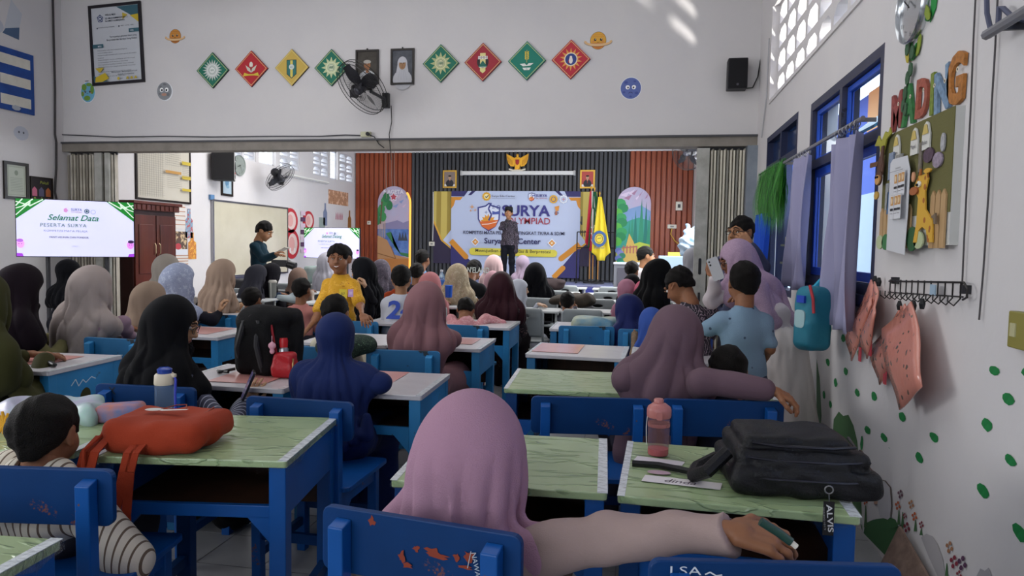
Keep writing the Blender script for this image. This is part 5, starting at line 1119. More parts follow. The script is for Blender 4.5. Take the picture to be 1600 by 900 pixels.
# ---- first row
PINK = cloth('b08a9e', '9f7a90', sc=3, bump=.3, bsc=260)
p1, q1 = person('girl in a dusty pink headscarf and taupe blouse stretching her arm along the chair back', 750, 612, 1.76, rz=-12, hs=1.27, s=.88, off=(.03, .02), hy=-35, hp=-12, cm=PINK, drape=.36, dw=1.15, amp=.011, nf=8, headd=(-.035, -.02, 0), top=cloth('a8938f', '9c8782', sc=5), low=cloth('a8938f'), sleeve='bell', sk='b', res=.0085,
    R=A_(wp(945, 842, 1.66), wp(1142, 830, 1.52), d=(1, -.05, -.12), n=(0, -.45, 1), curl=.62, fine=1, side=-1, hs=1.12), L=A_((-.50, 1.86, .80), (-.42, 2.08, .77), curl=.3))
STRP = mat('d8d0c0', rough=.85, pat='stripes', c2='6a5a4c', sc=14, amt=.35, bump=.15, bsc=200)
p2, q2 = person('small boy in a cream striped shirt with cropped hair, bottom left', 72, 617, 1.83, rz=3, hs=1.0, s=.86, off=(0, .03), hp=-6, hy=6, cover='hair', top=STRP, low=cloth('3a3a44'), lowk='trousers', sleeve='long', sk='b', res=.0085, loose=1.3, dw=1.45, sw=1.5,
    R=A_(wp(204, 880, 1.80), wp(196, 945, 1.95)), L=A_((-1.95, 1.86, .66), (-1.75, 2.0, .52)))
# ---- second row
BLK = cloth('0d0d11', '08080b', rough=.85)
p3, q3 = person('woman in a black headscarf and pinstriped sleeves looking at her phone', 272, 462, 2.86, rz=-22, hs=1.0, s=.93, hy=-48, hp=-22, off=(.02, .10), cm=BLK, drape=.38, dw=1.1, nf=6, top=mat('4a4c5c', rough=.85, pat='stripes', c2='b4b6c4', sc=22, amt=.25), low=BLK, sleeve='long', sk='c', res=.01, face='glasses',
    R=A_(wp(352, 668, 2.75), wp(384, 630, 2.98), d=(.35, .2, .85), n=(.3, -.9, .1), curl=.45, fine=1), L=A_((-2.25, 2.95, .72), (-2.2, 3.08, .70)))
NAVY = cloth('1e2c5c', '182450', sc=4, rough=.7)
def ruf(H, neck, td, fw, side, s, hs, sh, arms):
    P = []
    for k in range(9):
        u = (k/8-.5)*2; c = neck-td*(.30+.05*math.cos(u*2))*s-fw*.10*s+side*(u*.20*s); P.append(('k', .012)); P.append(('c', c+td*.05*s, c-td*.03*s-fw*.015, .018*s, .034*s))
    return P
p4, q4 = person('girl in a ruffled navy headscarf leaning on the desk with the salmon paper', 526, 488, 2.98, rz=2, hs=.86, s=.94, hp=-4, off=(0, .03), cm=NAVY, drape=.30, dw=1.15, tie=True, nf=11, amp=.008, top=NAVY, low=NAVY, sk='b', res=.0095, hood=ruf, R=A_(wp(592, 598, 2.95), wp(556, 590, 3.25)))
MBR = cloth('6c5560', '5e4a54', sc=3, rough=.65)
p7, q7 = person('woman in a brown headscarf bending left with her arm along the chair back', 1058, 478, 3.34, rz=10, hs=1.05, s=1.0, hy=-20, hp=-28, hr=10, off=(.10, .06), cm=MBR, drape=.44, dw=1.15, nf=6, sw=1.25, top=MBR, low=cloth('3c3a48'), sk='b', res=.0095,
    R=A_(wp(1100, 598, 3.06), wp(1208, 610, 3.0), d=(.9, 0, -.4), n=(.2, -.2, 1), curl=.55, fine=1), L=A_((-.05, 3.2, .8), (.0, 3.45, .8)))
p8, q8 = person('boy with thick black hair half hidden by the brown-sleeved arm', 1138, 540, 3.30, rz=4, hs=1.0, s=.82, hp=-12, cover='hair', top=cloth('2c2c38'), low=cloth('2a2a34'), lowk='trousers', sk='b', res=.012)
LBL = mat('7893aa', rough=.85, pat='spots', c2='3a4a60', sc=16, amt=.0, bump=.25, bsc=240)
p9, q9 = person('boy standing in a light blue short-sleeved shirt with tiny dark motifs', 1163, 408, 3.95, rz=2, pose='stand', h=1.38, hs=.98, s=.84, hy=12, hp=-5, cover='hair', off=(.0, .02), top=LBL, low=cloth('3a4258'), lowk='trousers', sleeve='short', sk='b', res=.0105, loose=1.12,
    R=A_(wp(1203, 545, 3.92), wp(1185, 580, 4.12)), L=A_(wp(1098, 515, 4.0), wp(1072, 560, 4.25)))
SPK = mat('a48aa0', rough=.9, pat='flowers', c2='b79cb2', c3='6f5470', sc=55, amt=.3)
def shawl(H, neck, td, fw, side, s, hs, sh, arms):
    return [('k', .06), ('c', neck-td*.1*s-fw*.08*s, neck-td*.40*s-fw*.10*s+side*.05*s, .10*s, .085*s)]
p10, q10 = person('woman in a white dress and speckled mauve headscarf bending over with a phone', 1150, 374, 4.72, rz=48, pose='stand', h=1.56, hs=1.0, s=.98, hy=58, hp=-26, off=(-.02, .34), cm=SPK, drape=.36, dw=1.12, nf=6, top=cloth('c9c0c2', 'b8aeb2', sc=4), low=cloth('cdc6c2', 'bcb4b2', sc=3), sleeve='long', sk='b', res=.0115, face='glasses',
    L=A_(wp(1112, 468, 4.55), wp(1118, 434, 4.42), d=(-.3, .1, .9), n=(-.6, -.6, 0), curl=.6, fine=1), R=A_(wp(1180, 482, 4.62), wp(1162, 470, 4.45)))
p11, q11 = person('man in glasses and a grey-blue shirt resting his chin on his hand by the gate', 1158, 337, 5.20, rz=150, pose='stand', h=1.60, hs=1.0, s=1.0, hy=-15, hp=-4, cover='hair', off=(0, .05), top=cloth('4c5068', '42465c'), low=cloth('30303a'), lowk='trousers', sleeve='long', sk='a', res=.012, face='glasses',
    L=A_(wp(1192, 420, 5.05), wp(1172, 382, 5.0), d=(-.4, .1, .5), n=(0, -1, .2), curl=.9))
BTK = mat('8a7484', rough=.8, pat='batik', c2='2c2832', c3='c8bcc0', sc=7)
p12, q12 = person('man in a swirling batik shirt looking down beside the gate', 1062, 417, 4.75, rz=20, hs=1.02, s=.98, hy=35, hp=-38, cover='hair', off=(-.08, .10), top=BTK, low=cloth('2a2a34'), lowk='trousers', sleeve='short', sk='b', res=.0115, face='plain')
# ---- third row
p5, q5 = person('small boy in a cream sleeve in front of the navy headscarf', 525, 460, 4.10, rz=0, hs=.98, s=.86, hp=-5, cover='hair', off=(0, .02), top=cloth('cfc8b4', 'c0b8a2'), low=cloth('30303a'), lowk='trousers', sleeve='long', sk='b', res=.012)
MAU = cloth('8a6468', '7c585e', sc=3, rough=.7)
p6, q6 = person('woman in a long mauve-brown headscarf and gown seated mid-left', 668, 440, 4.22, rz=-6, hs=1.06, s=1.02, hy=-12, hp=-12, off=(.05, .05), cm=MAU, drape=.46, dw=.98, nf=6, amp=.012, top=MAU, low=cloth('946e70', '866268', sc=3), sk='b', res=.0105, R=A_(wp(708, 530, 4.25), wp(700, 520, 4.6)))
BGE = cloth('a09490', '908480', sc=3)
p45, q45 = person('woman in a greige headscarf and mauve tunic, left of the tan headscarf', 146, 415, 4.15, rz=-14, hs=1.10, s=1.05, hy=-10, hp=-12, off=(.08, .06), cm=BGE, drape=.30, dw=1.12, nf=6, amp=.012, top=cloth('8f7784', '82697a', sc=4), low=cloth('5c4a52'), sk='b', res=.0105, R=A_(wp(190, 505, 4.2), wp(205, 530, 4.5)))
p44, q44 = person('woman in a tan headscarf behind the black headscarf', 236, 440, 4.75, rz=-15, hs=1.05, s=.98, hp=-16, hy=-15, off=(.04, .06), cm=cloth('8f7c6c', '7e6c5e', sc=3), drape=.46, nf=5, top=cloth('5a4c46'), sk='b', res=.012)
p47, q47 = person('woman in a black headscarf and olive shirt at the left edge under the large screen', 34, 413, 3.82, rz=-20, hs=1.12, s=1.08, hp=-20, hy=-12, off=(.04, .08), cm=cloth('120e14', '1c1018', sc=3), drape=.42, dw=1.1, nf=5, top=cloth('6e6a48', '625e3e', sc=5), low=cloth('4a4836'), sk='b', res=.0115)
p48, q48 = person('woman in an olive green headscarf cut off by the left edge of the photograph', -30, 425, 2.95, rz=-8, hs=1.15, s=1.12, hp=-15, off=(.05, .06), cm=cloth('3a3a1e', '30301a', sc=3), drape=.62, dw=1.35, nf=5, amp=.014, top=cloth('3e3d22'), low=cloth('3a3a20'), sk='b', res=.011)
p46, q46 = person('person in a black hood seated below the large screen', 108, 405, 6.2, rz=-10, hs=1.0, s=1.0, hp=-5, cm=cloth('0c0c11', '08080c'), drape=.16, tie=True, top=cloth('15161f'), sk='b')
# ---- fourth row
p42, q42 = person('woman in a pale blue-grey patterned headscarf seen from behind left of the whiteboard', 282, 411, 5.2, rz=-28, hs=1.12, s=1.0, hp=-10, hy=-20, off=(.05, .08), cm=mat('8e96ae', rough=.85, pat='flowers', c2='a4acc0', c3='6c7490', sc=26, amt=.4), drape=.45, nf=5, top=cloth('1c1c26'), sk='c', res=.0125,
    R=A_(wp(330, 500, 5.2), wp(343, 488, 5.3), d=(.1, .1, .9), curl=.8))
p43, q43 = person('woman in a grey-beige headscarf by the wardrobe', 262, 397, 6.6, rz=-15, hs=1.1, hp=-8, cm=cloth('8f8880', '827a72', sc=5), drape=.35, top=cloth('77706c'), sk='b')
LEO = mat('c09a78', rough=.85, pat='spots', c2='241a16', sc=26, amt=.35)
p41, q41 = person('woman in a sand headscarf with leopard-print sleeves', 350, 405, 6.15, rz=-25, hs=1.08, hp=-14, hy=-15, off=(.05, .08), cm=cloth('9c8676', '8c7868', sc=3), drape=.34, top=LEO, sk='b', res=.0135)
p38, q38 = person('small boy with cropped hair in front of the black backpack', 394, 449, 5.65, hs=.95, s=.78, cover='hair', hp=-12, top=cloth('5c3a44'), low=cloth('30303a'), lowk='trousers', sk='b')
p37, q37 = person('boy with cropped hair and a pink collar left of the yellow shirt', 472, 434, 6.0, hs=.95, s=.8, cover='hair', hp=-3, top=cloth('c08078', 'b0726c'), low=cloth('30303a'), lowk='trousers', sk='b')
BTY = mat('d09a1e', rough=.8, pat='flowers', c2='dca83a', c3='96500f', sc=20, amt=.5)
p34, q34 = person('smiling boy standing in a yellow batik shirt with name tags', 530, 381, 5.35, rz=168, pose='stand', h=1.40, hs=1.02, s=.92, hy=52-30, hp=-4, cover='hair', off=(0, .02), top=BTY, low=cloth('26262e'), lowk='trousers', sleeve='short', sk='b', res=.0105, face='smile',
    R=A_(wp(493, 500, 5.2), wp(474, 522, 4.95), d=(-.5, -.4, -.5), n=(-.3, -.6, .6), curl=.3), L=A_(wp(563, 478, 5.25), wp(566, 492, 5.0), d=(.4, -.5, -.3), n=(.2, -.6, .7), curl=.6))
p33, q33 = person('girl in a black headscarf facing left with her hand at her mouth', 566, 402, 6.3, rz=80, hs=.98, s=.9, hy=12, hp=-18, off=(0, .05), cm=cloth('131419', '0d0e12'), drape=.3, top=cloth('1a1a20'), low=cloth('18181e'), sk='c', res=.012, face='plain', L=A_(wp(582, 470, 6.2), wp(571, 448, 6.12), d=(-.3, .0, .8), curl=1.0), group=None)
JER = mat('b9bcc6', rough=.6, pat='mottle', c2='adb0bc', sc=4)
p29, q29 = person('boy with tousled hair in a white number 24 jersey', 628, 414, 5.95, rz=4, hs=1.02, s=1.0, hp=-2, cover='hair', top=JER, low=cloth('30304a'), lowk='trousers', sleeve='short', sk='a', res=.012, loose=1.15)
p23, q23 = person('child asleep on the desk in a pink patterned shirt', 728, 466, 5.95, rz=12, hs=.92, s=.84, hp=-50, hy=-10, cover='hair', off=(0, .12), top=mat('cf8f94', rough=.85, pat='flowers', c2='e0b4b4', c3='a83a44', sc=34, amt=.4), low=cloth('883a44'), sk='b', res=.012, R=A_(wp(760, 497, 6.0), wp(788, 506, 6.05)), L=A_(wp(705, 500, 5.9), wp(715, 505, 6.1)))
MAR = cloth('3a1c24', '2c151c', sc=3, rough=.6)
p22, q22 = person('woman in a dark maroon headscarf with floral sleeves', 784, 424, 6.55, rz=-4, hs=1.08, s=1.0, hp=-6, off=(0, .04), cm=MAR, drape=.56, dw=1.2, nf=7, top=mat('2a2228', rough=.85, pat='flowers', c2='3a2c30', c3='b08a8a', sc=20, amt=.3), low=cloth('241c22'), sk='b', res=.0125)
NV2 = cloth('1b2458', '151c48', sc=4, rough=.6)
p14, q14 = person('girl in a deep navy headscarf leaning left over the turquoise bag', 983, 460, 5.85, rz=38, hs=1.0, s=.9, hy=-20, hp=-25, off=(.04, .18), cm=NV2, drape=.48, dw=1.1, nf=6, top=NV2, low=NV2, sk='b', res=.0125)
p15, q15 = person('small child in a blue headscarf and brown patterned top behind the brown headscarf', 1018, 481, 5.3, rz=20, hs=.85, s=.7, hp=-20, cm=cloth('3a56a0', '324c92'), drape=.1, top=mat('7a6450', rough=.85, pat='flowers', c2='8a745c', c3='4c3a2c', sc=30), sk='b', res=.0125)
p13, q13 = person('woman in a black headscarf and cloak turned toward the stage right', 1030, 405, 6.7, rz=-60, hs=1.1, s=1.06, hp=-20, off=(-.0, .10), cm=cloth('0a0a0d', '070709'), drape=.6, dw=1.15, nf=6, top=cloth('121216'), low=cloth('121216'), sk='b', res=.0125)
# ---- far room
def far(lb, px, py, Y, **k): k.setdefault('res', .018); return person(lb, px, py, Y, **k)
far('small boy behind the grey chair with the brown bag on his right', 887, 456, 7.45, hs=.95, s=.72, cover='hair', top=cloth('6c6c74'), lowk='trousers', sk='b')
far('woman in a large black headscarf left of the brown bag', 837, 410, 8.6, hs=1.18, s=1.08, hp=-8, cm=cloth('0d0e14', '090a0e'), drape=.5, dw=1.15, top=cloth('14141a'), sk='b')
far('girl in a white headscarf turning her face to the right', 812, 436, 7.6, rz=-85, hs=.92, s=.72, hy=0, hp=-5, cm=cloth('c4c8d2', 'b4b8c4'), drape=.3, top=cloth('b8bcc8'), sk='d', face='plain', res=.013)
far('woman in a salmon pink headscarf right of the jersey boy', 673, 425, 7.3, hs=1.05, s=.95, hp=-10, rz=-8, cm=cloth('c07e80', 'b07074', sc=4), drape=.5, dw=1.1, top=cloth('c08084'), sk='c')
far('woman in a cream floral headscarf beside the black-shirted man', 716, 412, 7.9, rz=-10, hs=1.12, s=1.05, hp=-12, cm=mat('a8987c', rough=.85, pat='flowers', c2='bcae94', c3='7c4a4c', sc=24, amt=.4), drape=.42, dw=1.1, top=mat('b8a894', rough=.85, pat='flowers', c2='cabca8', c3='5c3040', sc=18), sk='c')
pt, qt = far('man in a black lettered T-shirt and black cap bending forward', 740, 407, 8.6, rz=-5, hs=1.08, s=1.12, cover='cap', hp=-38, off=(0, .2), top=cloth('1e2024', '17181c'), lowk='trousers', low=cloth('22242a'), sleeve='short', sk='b')
far('woman in a blush pink headscarf in front of the speaker', 772, 398, 10.2, hs=1.15, s=1.0, cm=cloth('c4a8a8', 'b49898'), drape=.5, top=cloth('c0a4a4'), sk='c')
far('small girl in a dusty rose headscarf below the blush one', 770, 423, 9.4, hs=.95, s=.75, cm=cloth('a8848c', '98747c'), drape=.3, top=cloth('a8848c'), sk='b')
far('girl in a lilac headscarf right of the speaker', 817, 399, 11.4, hs=1.15, s=.9, cm=cloth('9a8a9c', '8a7a8c'), drape=.3, tie=True, top=cloth('9a8a9c'), sk='b')
far('boy with black hair right of the jersey boy', 652, 411, 8.0, hs=1.0, s=.86, cover='hair', top=cloth('1c1c24'), lowk='trousers', sk='b')
far('boy in a light blue shirt looking at the stage', 661, 390, 9.2, rz=-15, hs=1.1, s=.98, cover='hair', top=cloth('7aa0c8', '6c92bc'), lowk='trousers', sk='b')
far('woman in a dark patterned headscarf under the lake mural', 596, 405, 8.6, hs=1.08, s=.95, cm=mat('4a4450', rough=.85, pat='flowers', c2='5c5462', c3='8a7a84', sc=24), drape=.25, top=cloth('8a3420'), sk='b')
far('child in an orange-red top leaning behind the jersey boy', 622, 420, 7.2, rz=30, hs=.9, s=.9, cover='hair', hp=-20, top=cloth('9c4020', '8a3418'), sk='b')
far('woman in a pale grey headscarf behind the yellow-shirted boy', 512, 394, 9.5, rz=-20, hs=1.1, cm=cloth('b4b2bc', 'a4a2ac'), drape=.35, top=cloth('8a6a4a'), sk='b')
far('woman in a taupe headscarf left of the teal bag', 467, 418, 8.4, hs=1.0, s=.85, cm=cloth('8c7468', '7c665c'), drape=.3, top=cloth('b0a49c'), sk='b')
pm, qm = far('young man in a dark teal shirt standing before the whiteboard with a tablet', 413, 346, 9.0, rz=-82, pose='stand', h=1.66, hs=1.12, s=1.05, cover='hair', hp=-28, off=(0, .08), top=cloth('1c3440', '162a36'), low=cloth('2a3040'), lowk='trousers', sleeve='long', sk='a', face='plain', res=.014,
    R=A_(wp(412, 405, 8.8), wp(430, 397, 8.8)), L=A_(wp(418, 402, 9.15), wp(432, 399, 9.1)))
far('person in a dark grey hood sitting below the standing young man', 402, 414, 7.8, rz=-40, hs=1.0, hp=-30, cm=cloth('34343c', '2a2a32'), drape=.2, top=cloth('2c3850'), sk='b')
far('person in a black headscarf bowed over a desk under the camera', 424, 412, 8.1, rz=-20, hs=1.05, hp=-40, off=(0, .15), cm=cloth('16151c', '100f16'), drape=.35, top=cloth('16151c'), sk='b')
far('small pink-scarfed girl with a rose bonnet near the stage step', 979, 436, 7.4, rz=15, hs=.98, s=.75, cm=cloth('b07c90', 'a06c80'), drape=.2, tie=True, top=cloth('c0405c'), sk='b')
far('boy in a brown shirt in front of the man in white', 988, 408, 8.9, rz=-20, hs=1.0, s=.9, cover='hair', top=cloth('6c4a28', '5e4022'), sk='b', lowk='trousers')
far('woman in a black headscarf close behind the brown-shirted boy', 988, 428, 7.9, rz=-10, hs=.9, s=.8, cm=cloth('131218', '0e0d12'), drape=.3, top=cloth('131218'), sk='b')
far('man in a white shirt sitting beside the tree mural', 1010, 385, 10.6, rz=-75, hs=1.2, s=1.1, cover='hair', top=cloth('cdc6c8', 'bdb6b8'), lowk='trousers', low=cloth('3a3a44'), sleeve='short', sk='a', face='plain', hp=-5)
far('child in a pink bonnet beside the black cloak', 1005, 438, 7.3, hs=.8, s=.6, cm=cloth('c86880', 'b85870'), drape=.1, top=cloth('c86880'), sk='b')
far('person in a grey scarf at the right behind the gate', 1082, 388, 9.0, rz=40, hs=1.1, hp=-20, cm=cloth('8a8a90', '7c7c84'), drape=.5, top=cloth('6c7078'), sk='b')
# ---- speaker on the stage
BT2 = mat('4a4050', rough=.8, pat='batik', c2='241f28', c3='9a8c9a', sc=5)
ps, qs = person('man speaking into a microphone on the stage in dark batik and a black cap', 795, 323, 15.35, rz=180, pose='stand', h=1.62, hs=1.08, s=1.05, cover='peci', hp=4, off=(0, .02), cm=mat('101014', rough=.8), top=BT2, low=cloth('16171f'), lowk='trousers', sleeve='long', sk='a', face='plain', res=.013, loose=1.15, shoes='0c0c10',
    R=A_(wp(783, 356, 15.25), wp(793, 348, 15.15)), L=A_(wp(808, 372, 15.35), wp(806, 396, 15.3)))
# ================================================================== RIGHT WALL THINGS
def rw(x, y): p = atX(x, y, XR); return p.y, p.z        # photograph point on the right wall
# notice board; local u runs toward the camera
by, bz = 3.18, 1.68
bd = thing('notice_board', 'olive felt notice board with wooden picket strip on the right wall', 'board', (XR, by, bz)); f = Flat(*FR_); m_ = MB(); boxuv(m_, f, -.375, .375, -.25, .25, 0, .03)
m_.build('board', mat('c9c9c6', rough=.6), bd); m_ = MB(); boxuv(m_, f, -.372, .372, -.13, .25, .03, .033); m_.build('felt', mat('6f6c42', rough=.95, bump=.4, bsc=400), bd)
WPK = mat('c9a87c', rough=.6, pat='wood', c2='b08c60', sc=9)
for k in range(15):
    if 7 < k < 12: continue
    a = -.36+.048*k; m_ = MB(); h_ = -.10 if k < 12 else -.065; m_.v = []; P = lambda q, d: f.u*q[0]+f.v*q[1]+f.n*d; pts = [(a, -.262), (a+.04, -.262), (a+.04, h_), (a+.02, h_+.022), (a, h_)]
    m_.add([P(q, .034) for q in pts]+[P(q, .041) for q in pts], [(4, 3, 2, 1, 0), (5, 6, 7, 8, 9)]+[(i, (i+1) % 5, 5+(i+1) % 5, 5+i) for i in range(5)]); m_.build('picket', WPK, bd)
def cut(parent, name, pts, c, d0=.036, th=.006, label=None):
    m_ = MB(); P = lambda q, d: f.u*q[0]+f.v*q[1]+f.n*d; n = len(pts); m_.add([P(q, d0) for q in pts]+[P(q, d0+th) for q in pts], [tuple(range(n-1, -1, -1)), tuple(range(n, 2*n))]+[(i, (i+1) % n, n+(i+1) % n, n+i) for i in range(n)])
    return m_.build(name, mat(c, rough=.7) if isinstance(c, str) else c, parent, label=label)
def oval(a, b, rx, ry, n=16, t0=0, t1=2*PI): return [(a+rx*math.cos(t0+(t1-t0)*k/n), b+ry*math.sin(t0+(t1-t0)*k/n)) for k in range(n if t1-t0 > 6 else n+1)]
for a, b, rx, ry, c in ((-.33, -.235, .045, .032, 'b9c49a'), (-.25, -.235, .05, .036, '3f7a4a'), (-.17, -.24, .04, .03, 'b9c49a'), (.06, -.225, .055, .05, '2f5a36'), (.13, -.23, .05, .035, 'b9c49a')): cut(bd, 'paper_bush', oval(a, b, rx, ry), c, .042)
def onboard(name, label, cat, d0=.041, group=None): t = thing(name, label, cat, (XR, by, bz), group=group); return t
_cut = cut
def cut(parent, name, pts, c, d0=.036, th=.006, label=None): return _cut(parent, name, [(a*1.2-.035, -.24+(b+.24)*.68) for a, b in pts], c, d0, th, label)
gir = onboard('giraffe_cutout', 'yellow giraffe paper cutout standing on the olive notice board', 'decoration')
GY = mat('d9a93c', rough=.7, pat='spots', c2='a8632a', sc=26, amt=.55)
cut(gir, 'body', [(.10, -.24), (.12, -.13), (.125, .02), (.10, .06), (.09, .10), (.12, .15), (.16, .15), (.19, .16), (.20, .12), (.18, .05), (.19, -.05), (.25, -.12), (.26, -.24), (.22, -.24), (.205, -.17), (.17, -.15), (.14, -.17), (.13, -.24)], GY, .044)
cut(gir, 'muzzle', oval(.095, .065, .035, .025), 'a8643a', .051); cut(gir, 'ear', oval(.085, .15, .012, .03), 'd9a07a', .051); cut(gir, 'ear', oval(.205, .165, .028, .014), 'd9a93c', .051); cut(gir, 'horn', [(.135, .15), (.14, .185), (.15, .185), (.15, .15)], 'a8632a', .05)
cut(gir, 'eye', oval(.137, .10, .012, .018), 'f0f0ea', .051); cut(gir, 'pupil', oval(.134, .095, .005, .008), '1c1c1c', .058); cut(gir, 'tail', [(.25, -.10), (.285, -.08), (.29, -.14), (.275, -.14), (.27, -.11)], '7a6a58', .05)
cut = _cut
def cut(parent, name, pts, c, d0=.036, th=.006, label=None): return _cut(parent, name, [(a*1.0-.035, b*.85+.06) for a, b in pts], c, d0, th, label)
mk = onboard('monkey_cutout', 'brown hanging monkey paper cutout at the left edge of the notice board', 'decoration')
cut(mk, 'leafy_branch', [(-.42, .19), (-.37, .24), (-.33, .2), (-.28, .245), (-.24, .23), (-.22, .255), (-.20, .22), (-.26, .2), (-.30, .12), (-.33, .13), (-.35, .18)], 'a3a03c', .044)
cut(mk, 'arm', [(-.30, .17), (-.275, .17), (-.28, .08), (-.30, .04), (-.33, .06)], '5c4034', .051); cut(mk, 'body', oval(-.31, .06, .04, .06), '5c4034', .05); cut(mk, 'head', oval(-.31, .0, .045, .04), '5c4034', .056); cut(mk, 'muzzle', oval(-.305, -.01, .032, .026), 'cf9c5c', .062); cut(mk, 'arm', [(-.34, .07), (-.46, .075), (-.46, .1), (-.34, .095)], '6c4a34', .05); cut(mk, 'hand', oval(-.35, -.09, .03, .022), 'c9a04c', .05)
for q in (-1, 1): cut(mk, 'eye', oval(-.305+q*.012, .004, .004, .006), '1c1410', .068)
cut = _cut
sh = onboard('long_price_sheet', 'long white hanging sheet with small pictures taped over the notice board', 'paper')
cut(sh, 'sheet', [(-.20, .11), (-.17, .125), (.0, .12), (.035, .06), (.035, -.10), (.02, -.29), (-.20, -.27)], 'd2d3d8', .056, .002); f2 = Flat(*FR_); f2.lay = 100; f2.step = .0006
for r, b in enumerate((.01, -.085)):
    for q in range(3):
        a = -.135+.058*q if q < 2 else -.03; f2.rect(a, b-.055, a+.045, b+.05, 'b9babf'); f2.rect(a+.002, b-.053, a+.043, b+.048, 'dcdde2'); f2.rect(a+.005, b+.005, a+.038, b+.043, 'cf9a5c'); f2.ell(a+.02, b+.024, .01, .013, 'e8d0a8', 10); f2.rect(a+.005, b-.018, a+.04, b-.008, '2a2a2e'); f2.line([(a+.006, b-.03), (a+.038, b-.03)], .002, '77777c')
f2.text('MASAKAN', -.03, .068, .008, '3a3a3a', w=.06); f2.line([(-.13, .062), (.03, .062)], .002, '77777c'); f2.build('sheet_print', sh)
tagn = (('paper tag with a straw roof reading Tema on the notice board', 'Tema', -.185, .175), ('paper tag with a straw roof reading Mapel on the notice board', 'Mapel', .02, .17), ('paper tag with a straw roof reading Bulan on the notice board', 'Bulan', .14, .175))
for lb, tx, a, b in tagn:
    t = onboard('paper_tag', lb, 'tag', group='house-shaped tags'); cut(t, 'card', [(a-.04, b-.05), (a+.04, b-.05), (a+.038, b+.01), (a+.02, b+.05), (a, b+.06), (a-.02, b+.05), (a-.038, b+.01)], 'd9d8d2', .036); f2 = Flat(*FR_); f2.lay = 75
    f2.poly([(a-.03, b+.01), (a+.03, b+.01), (a+.015, b+.045), (a, b+.05), (a-.015, b+.045)], 'cfb868'); f2.text(tx, a, b-.03, .016, '3a3a4a'); f2.build('tag_print', t)
for lb, a, b, w, h, c in (('small oval white paper on the right of the notice board', .30, .13, .018, .035, 'd0d0d4'), ('violet-rimmed paper cloud on the right half of the notice board', .26, .07, .045, .03, 'b8a8bc'), ('dark mauve paper cloud near the top of the notice board', .17, .10, .05, .03, '6c5668'), ('tiny mauve paper cloud in the middle of the notice board', .16, .03, .022, .014, '6c5668'), ('blue-white brochure at the left of the notice board', -.22, .10, .03, .06, '9cacc8'), ('crumpled photo brochure left of centre on the notice board', -.12, .09, .04, .05, 'a8a8a4'), ('rolled paper tube beside the giraffe on the notice board', .09, .10, .015, .06, '8f8678'), ('pale booklet at lower left of the notice board', -.28, -.03, .02, .06, 'b8bcc0'), ('blue booklet at lower left of the notice board', -.24, -.06, .035, .05, '5c84b4')):
    t = onboard('pinned_paper', lb, 'paper')
    cut(t, 'sheet', oval(a, b, w, h, 12) if 'cloud' in lb or 'oval' in lb else [(a-w, b-h), (a+w*.8, b-h*.9), (a+w, b+h), (a-w*.9, b+h)], mat(c, rough=.7, pat='mottle', c2='%02x%02x%02x' % tuple(int(int(c[i:i+2], 16)*.6) for i in (0, 2, 4)), sc=60, amt=.8), .045 if 'brochure' in lb else .036)
# letters above the board
def letter(ch, x, y, h, c, rot, lb):
    Y, Z = rw(x, y); t = thing('paper_letter', lb, 'letter', (XR, Y, Z)); V, Fs = textmesh(ch, .035, 0, 1.0); k = h/.7; ff = Flat(*FR_); m_ = MB(); n = len(V); cr, sr = math.cos(rot), math.sin(rot)
    P = lambda q, d: ff.u*((q[0]*cr-q[1]*sr)*k*.82)+ff.v*((q[0]*sr+q[1]*cr)*k)+ff.n*d
    m_.add([P(q, .004) for q in V]+[P(q, .016) for q in V], [tuple(reversed(q)) for q in Fs]+[tuple(i+n for i in q) for q in Fs])
    ed = {}
    for q in Fs:
        for i in range(len(q)): e = (q[i], q[(i+1) % len(q)]); ed[e] = 1
    m_.add([P(q, .004) for q in V]+[P(q, .016) for q in V], [(a, b, b+n, a+n) for a, b in ed if (b, a) not in ed])
    m_.build('letter', mat(c, rough=.6, pat='mottle', c2='%02x%02x%02x' % tuple(int(int(c[i:i+2], 16)*.7) for i in (0, 2, 4)), sc=50, amt=.6), t)
    ff.lay = 30; ff.ell(k*.12, k*.5, k*.05, k*.04, 'e6dcc8', 8); ff.ell(k*.12, k*.5, k*.02, k*.02, '222222', 6); ff.build('animal_eye', t); t['group'] = 'animal letters over the notice board'
for ch, x, y, h, c, r in (('M', 1405, 203, .155, 'a8504c', .05), ('A', 1423, 196, .165, '3f8a4c', 0), ('D', 1444, 184, .15, 'b8604c', -.05), ('I', 1461, 180, .155, '8a9c3a', .03), ('N', 1477, 176, .16, '8aa8c8', .12), ('G', 1496, 165, .175, 'c9823c', -.05)):
    letter(ch, x, y, h, c, r, 'animal-decorated paper letter %s above the notice board' % ch)
# clock with leaf garland
ck, _ = clock('round chrome wall clock with leaves around it on the right wall', (XR, 3.33, 2.45), FR_, .155, mat('c8ccd0', rough=.2, metal=.9), mat('c9cccb', rough=.15), (10.2, 1))
gl = thing('leaf_garland', 'yellow and green paper leaves with a dangling vine around the wall clock', 'garland', (XR, 3.33, 2.45)); rnd = random.Random(3)
for k in range(26):
    th = rnd.uniform(-1.2, 1.6) if k < 18 else rnd.uniform(2.2, 5.2); r = rnd.uniform(.15, .20); c = rnd.choice(['b8a83c', '2f8a3c', '1f6a34', '8a9c3a', '2f8a3c']); a, b = r*math.cos(th), r*math.sin(th); t_ = rnd.uniform(0, PI)
    cut(gl, 'leaf', [(a+.045*math.cos(q)*math.cos(t_)-.02*math.sin(q)*math.sin(t_), b+.045*math.cos(q)*math.sin(t_)+.02*math.sin(q)*math.cos(t_)) for q in [2*PI*i/8 for i in range(8)]], c, -.0+.004+.003*(k % 4), .004)
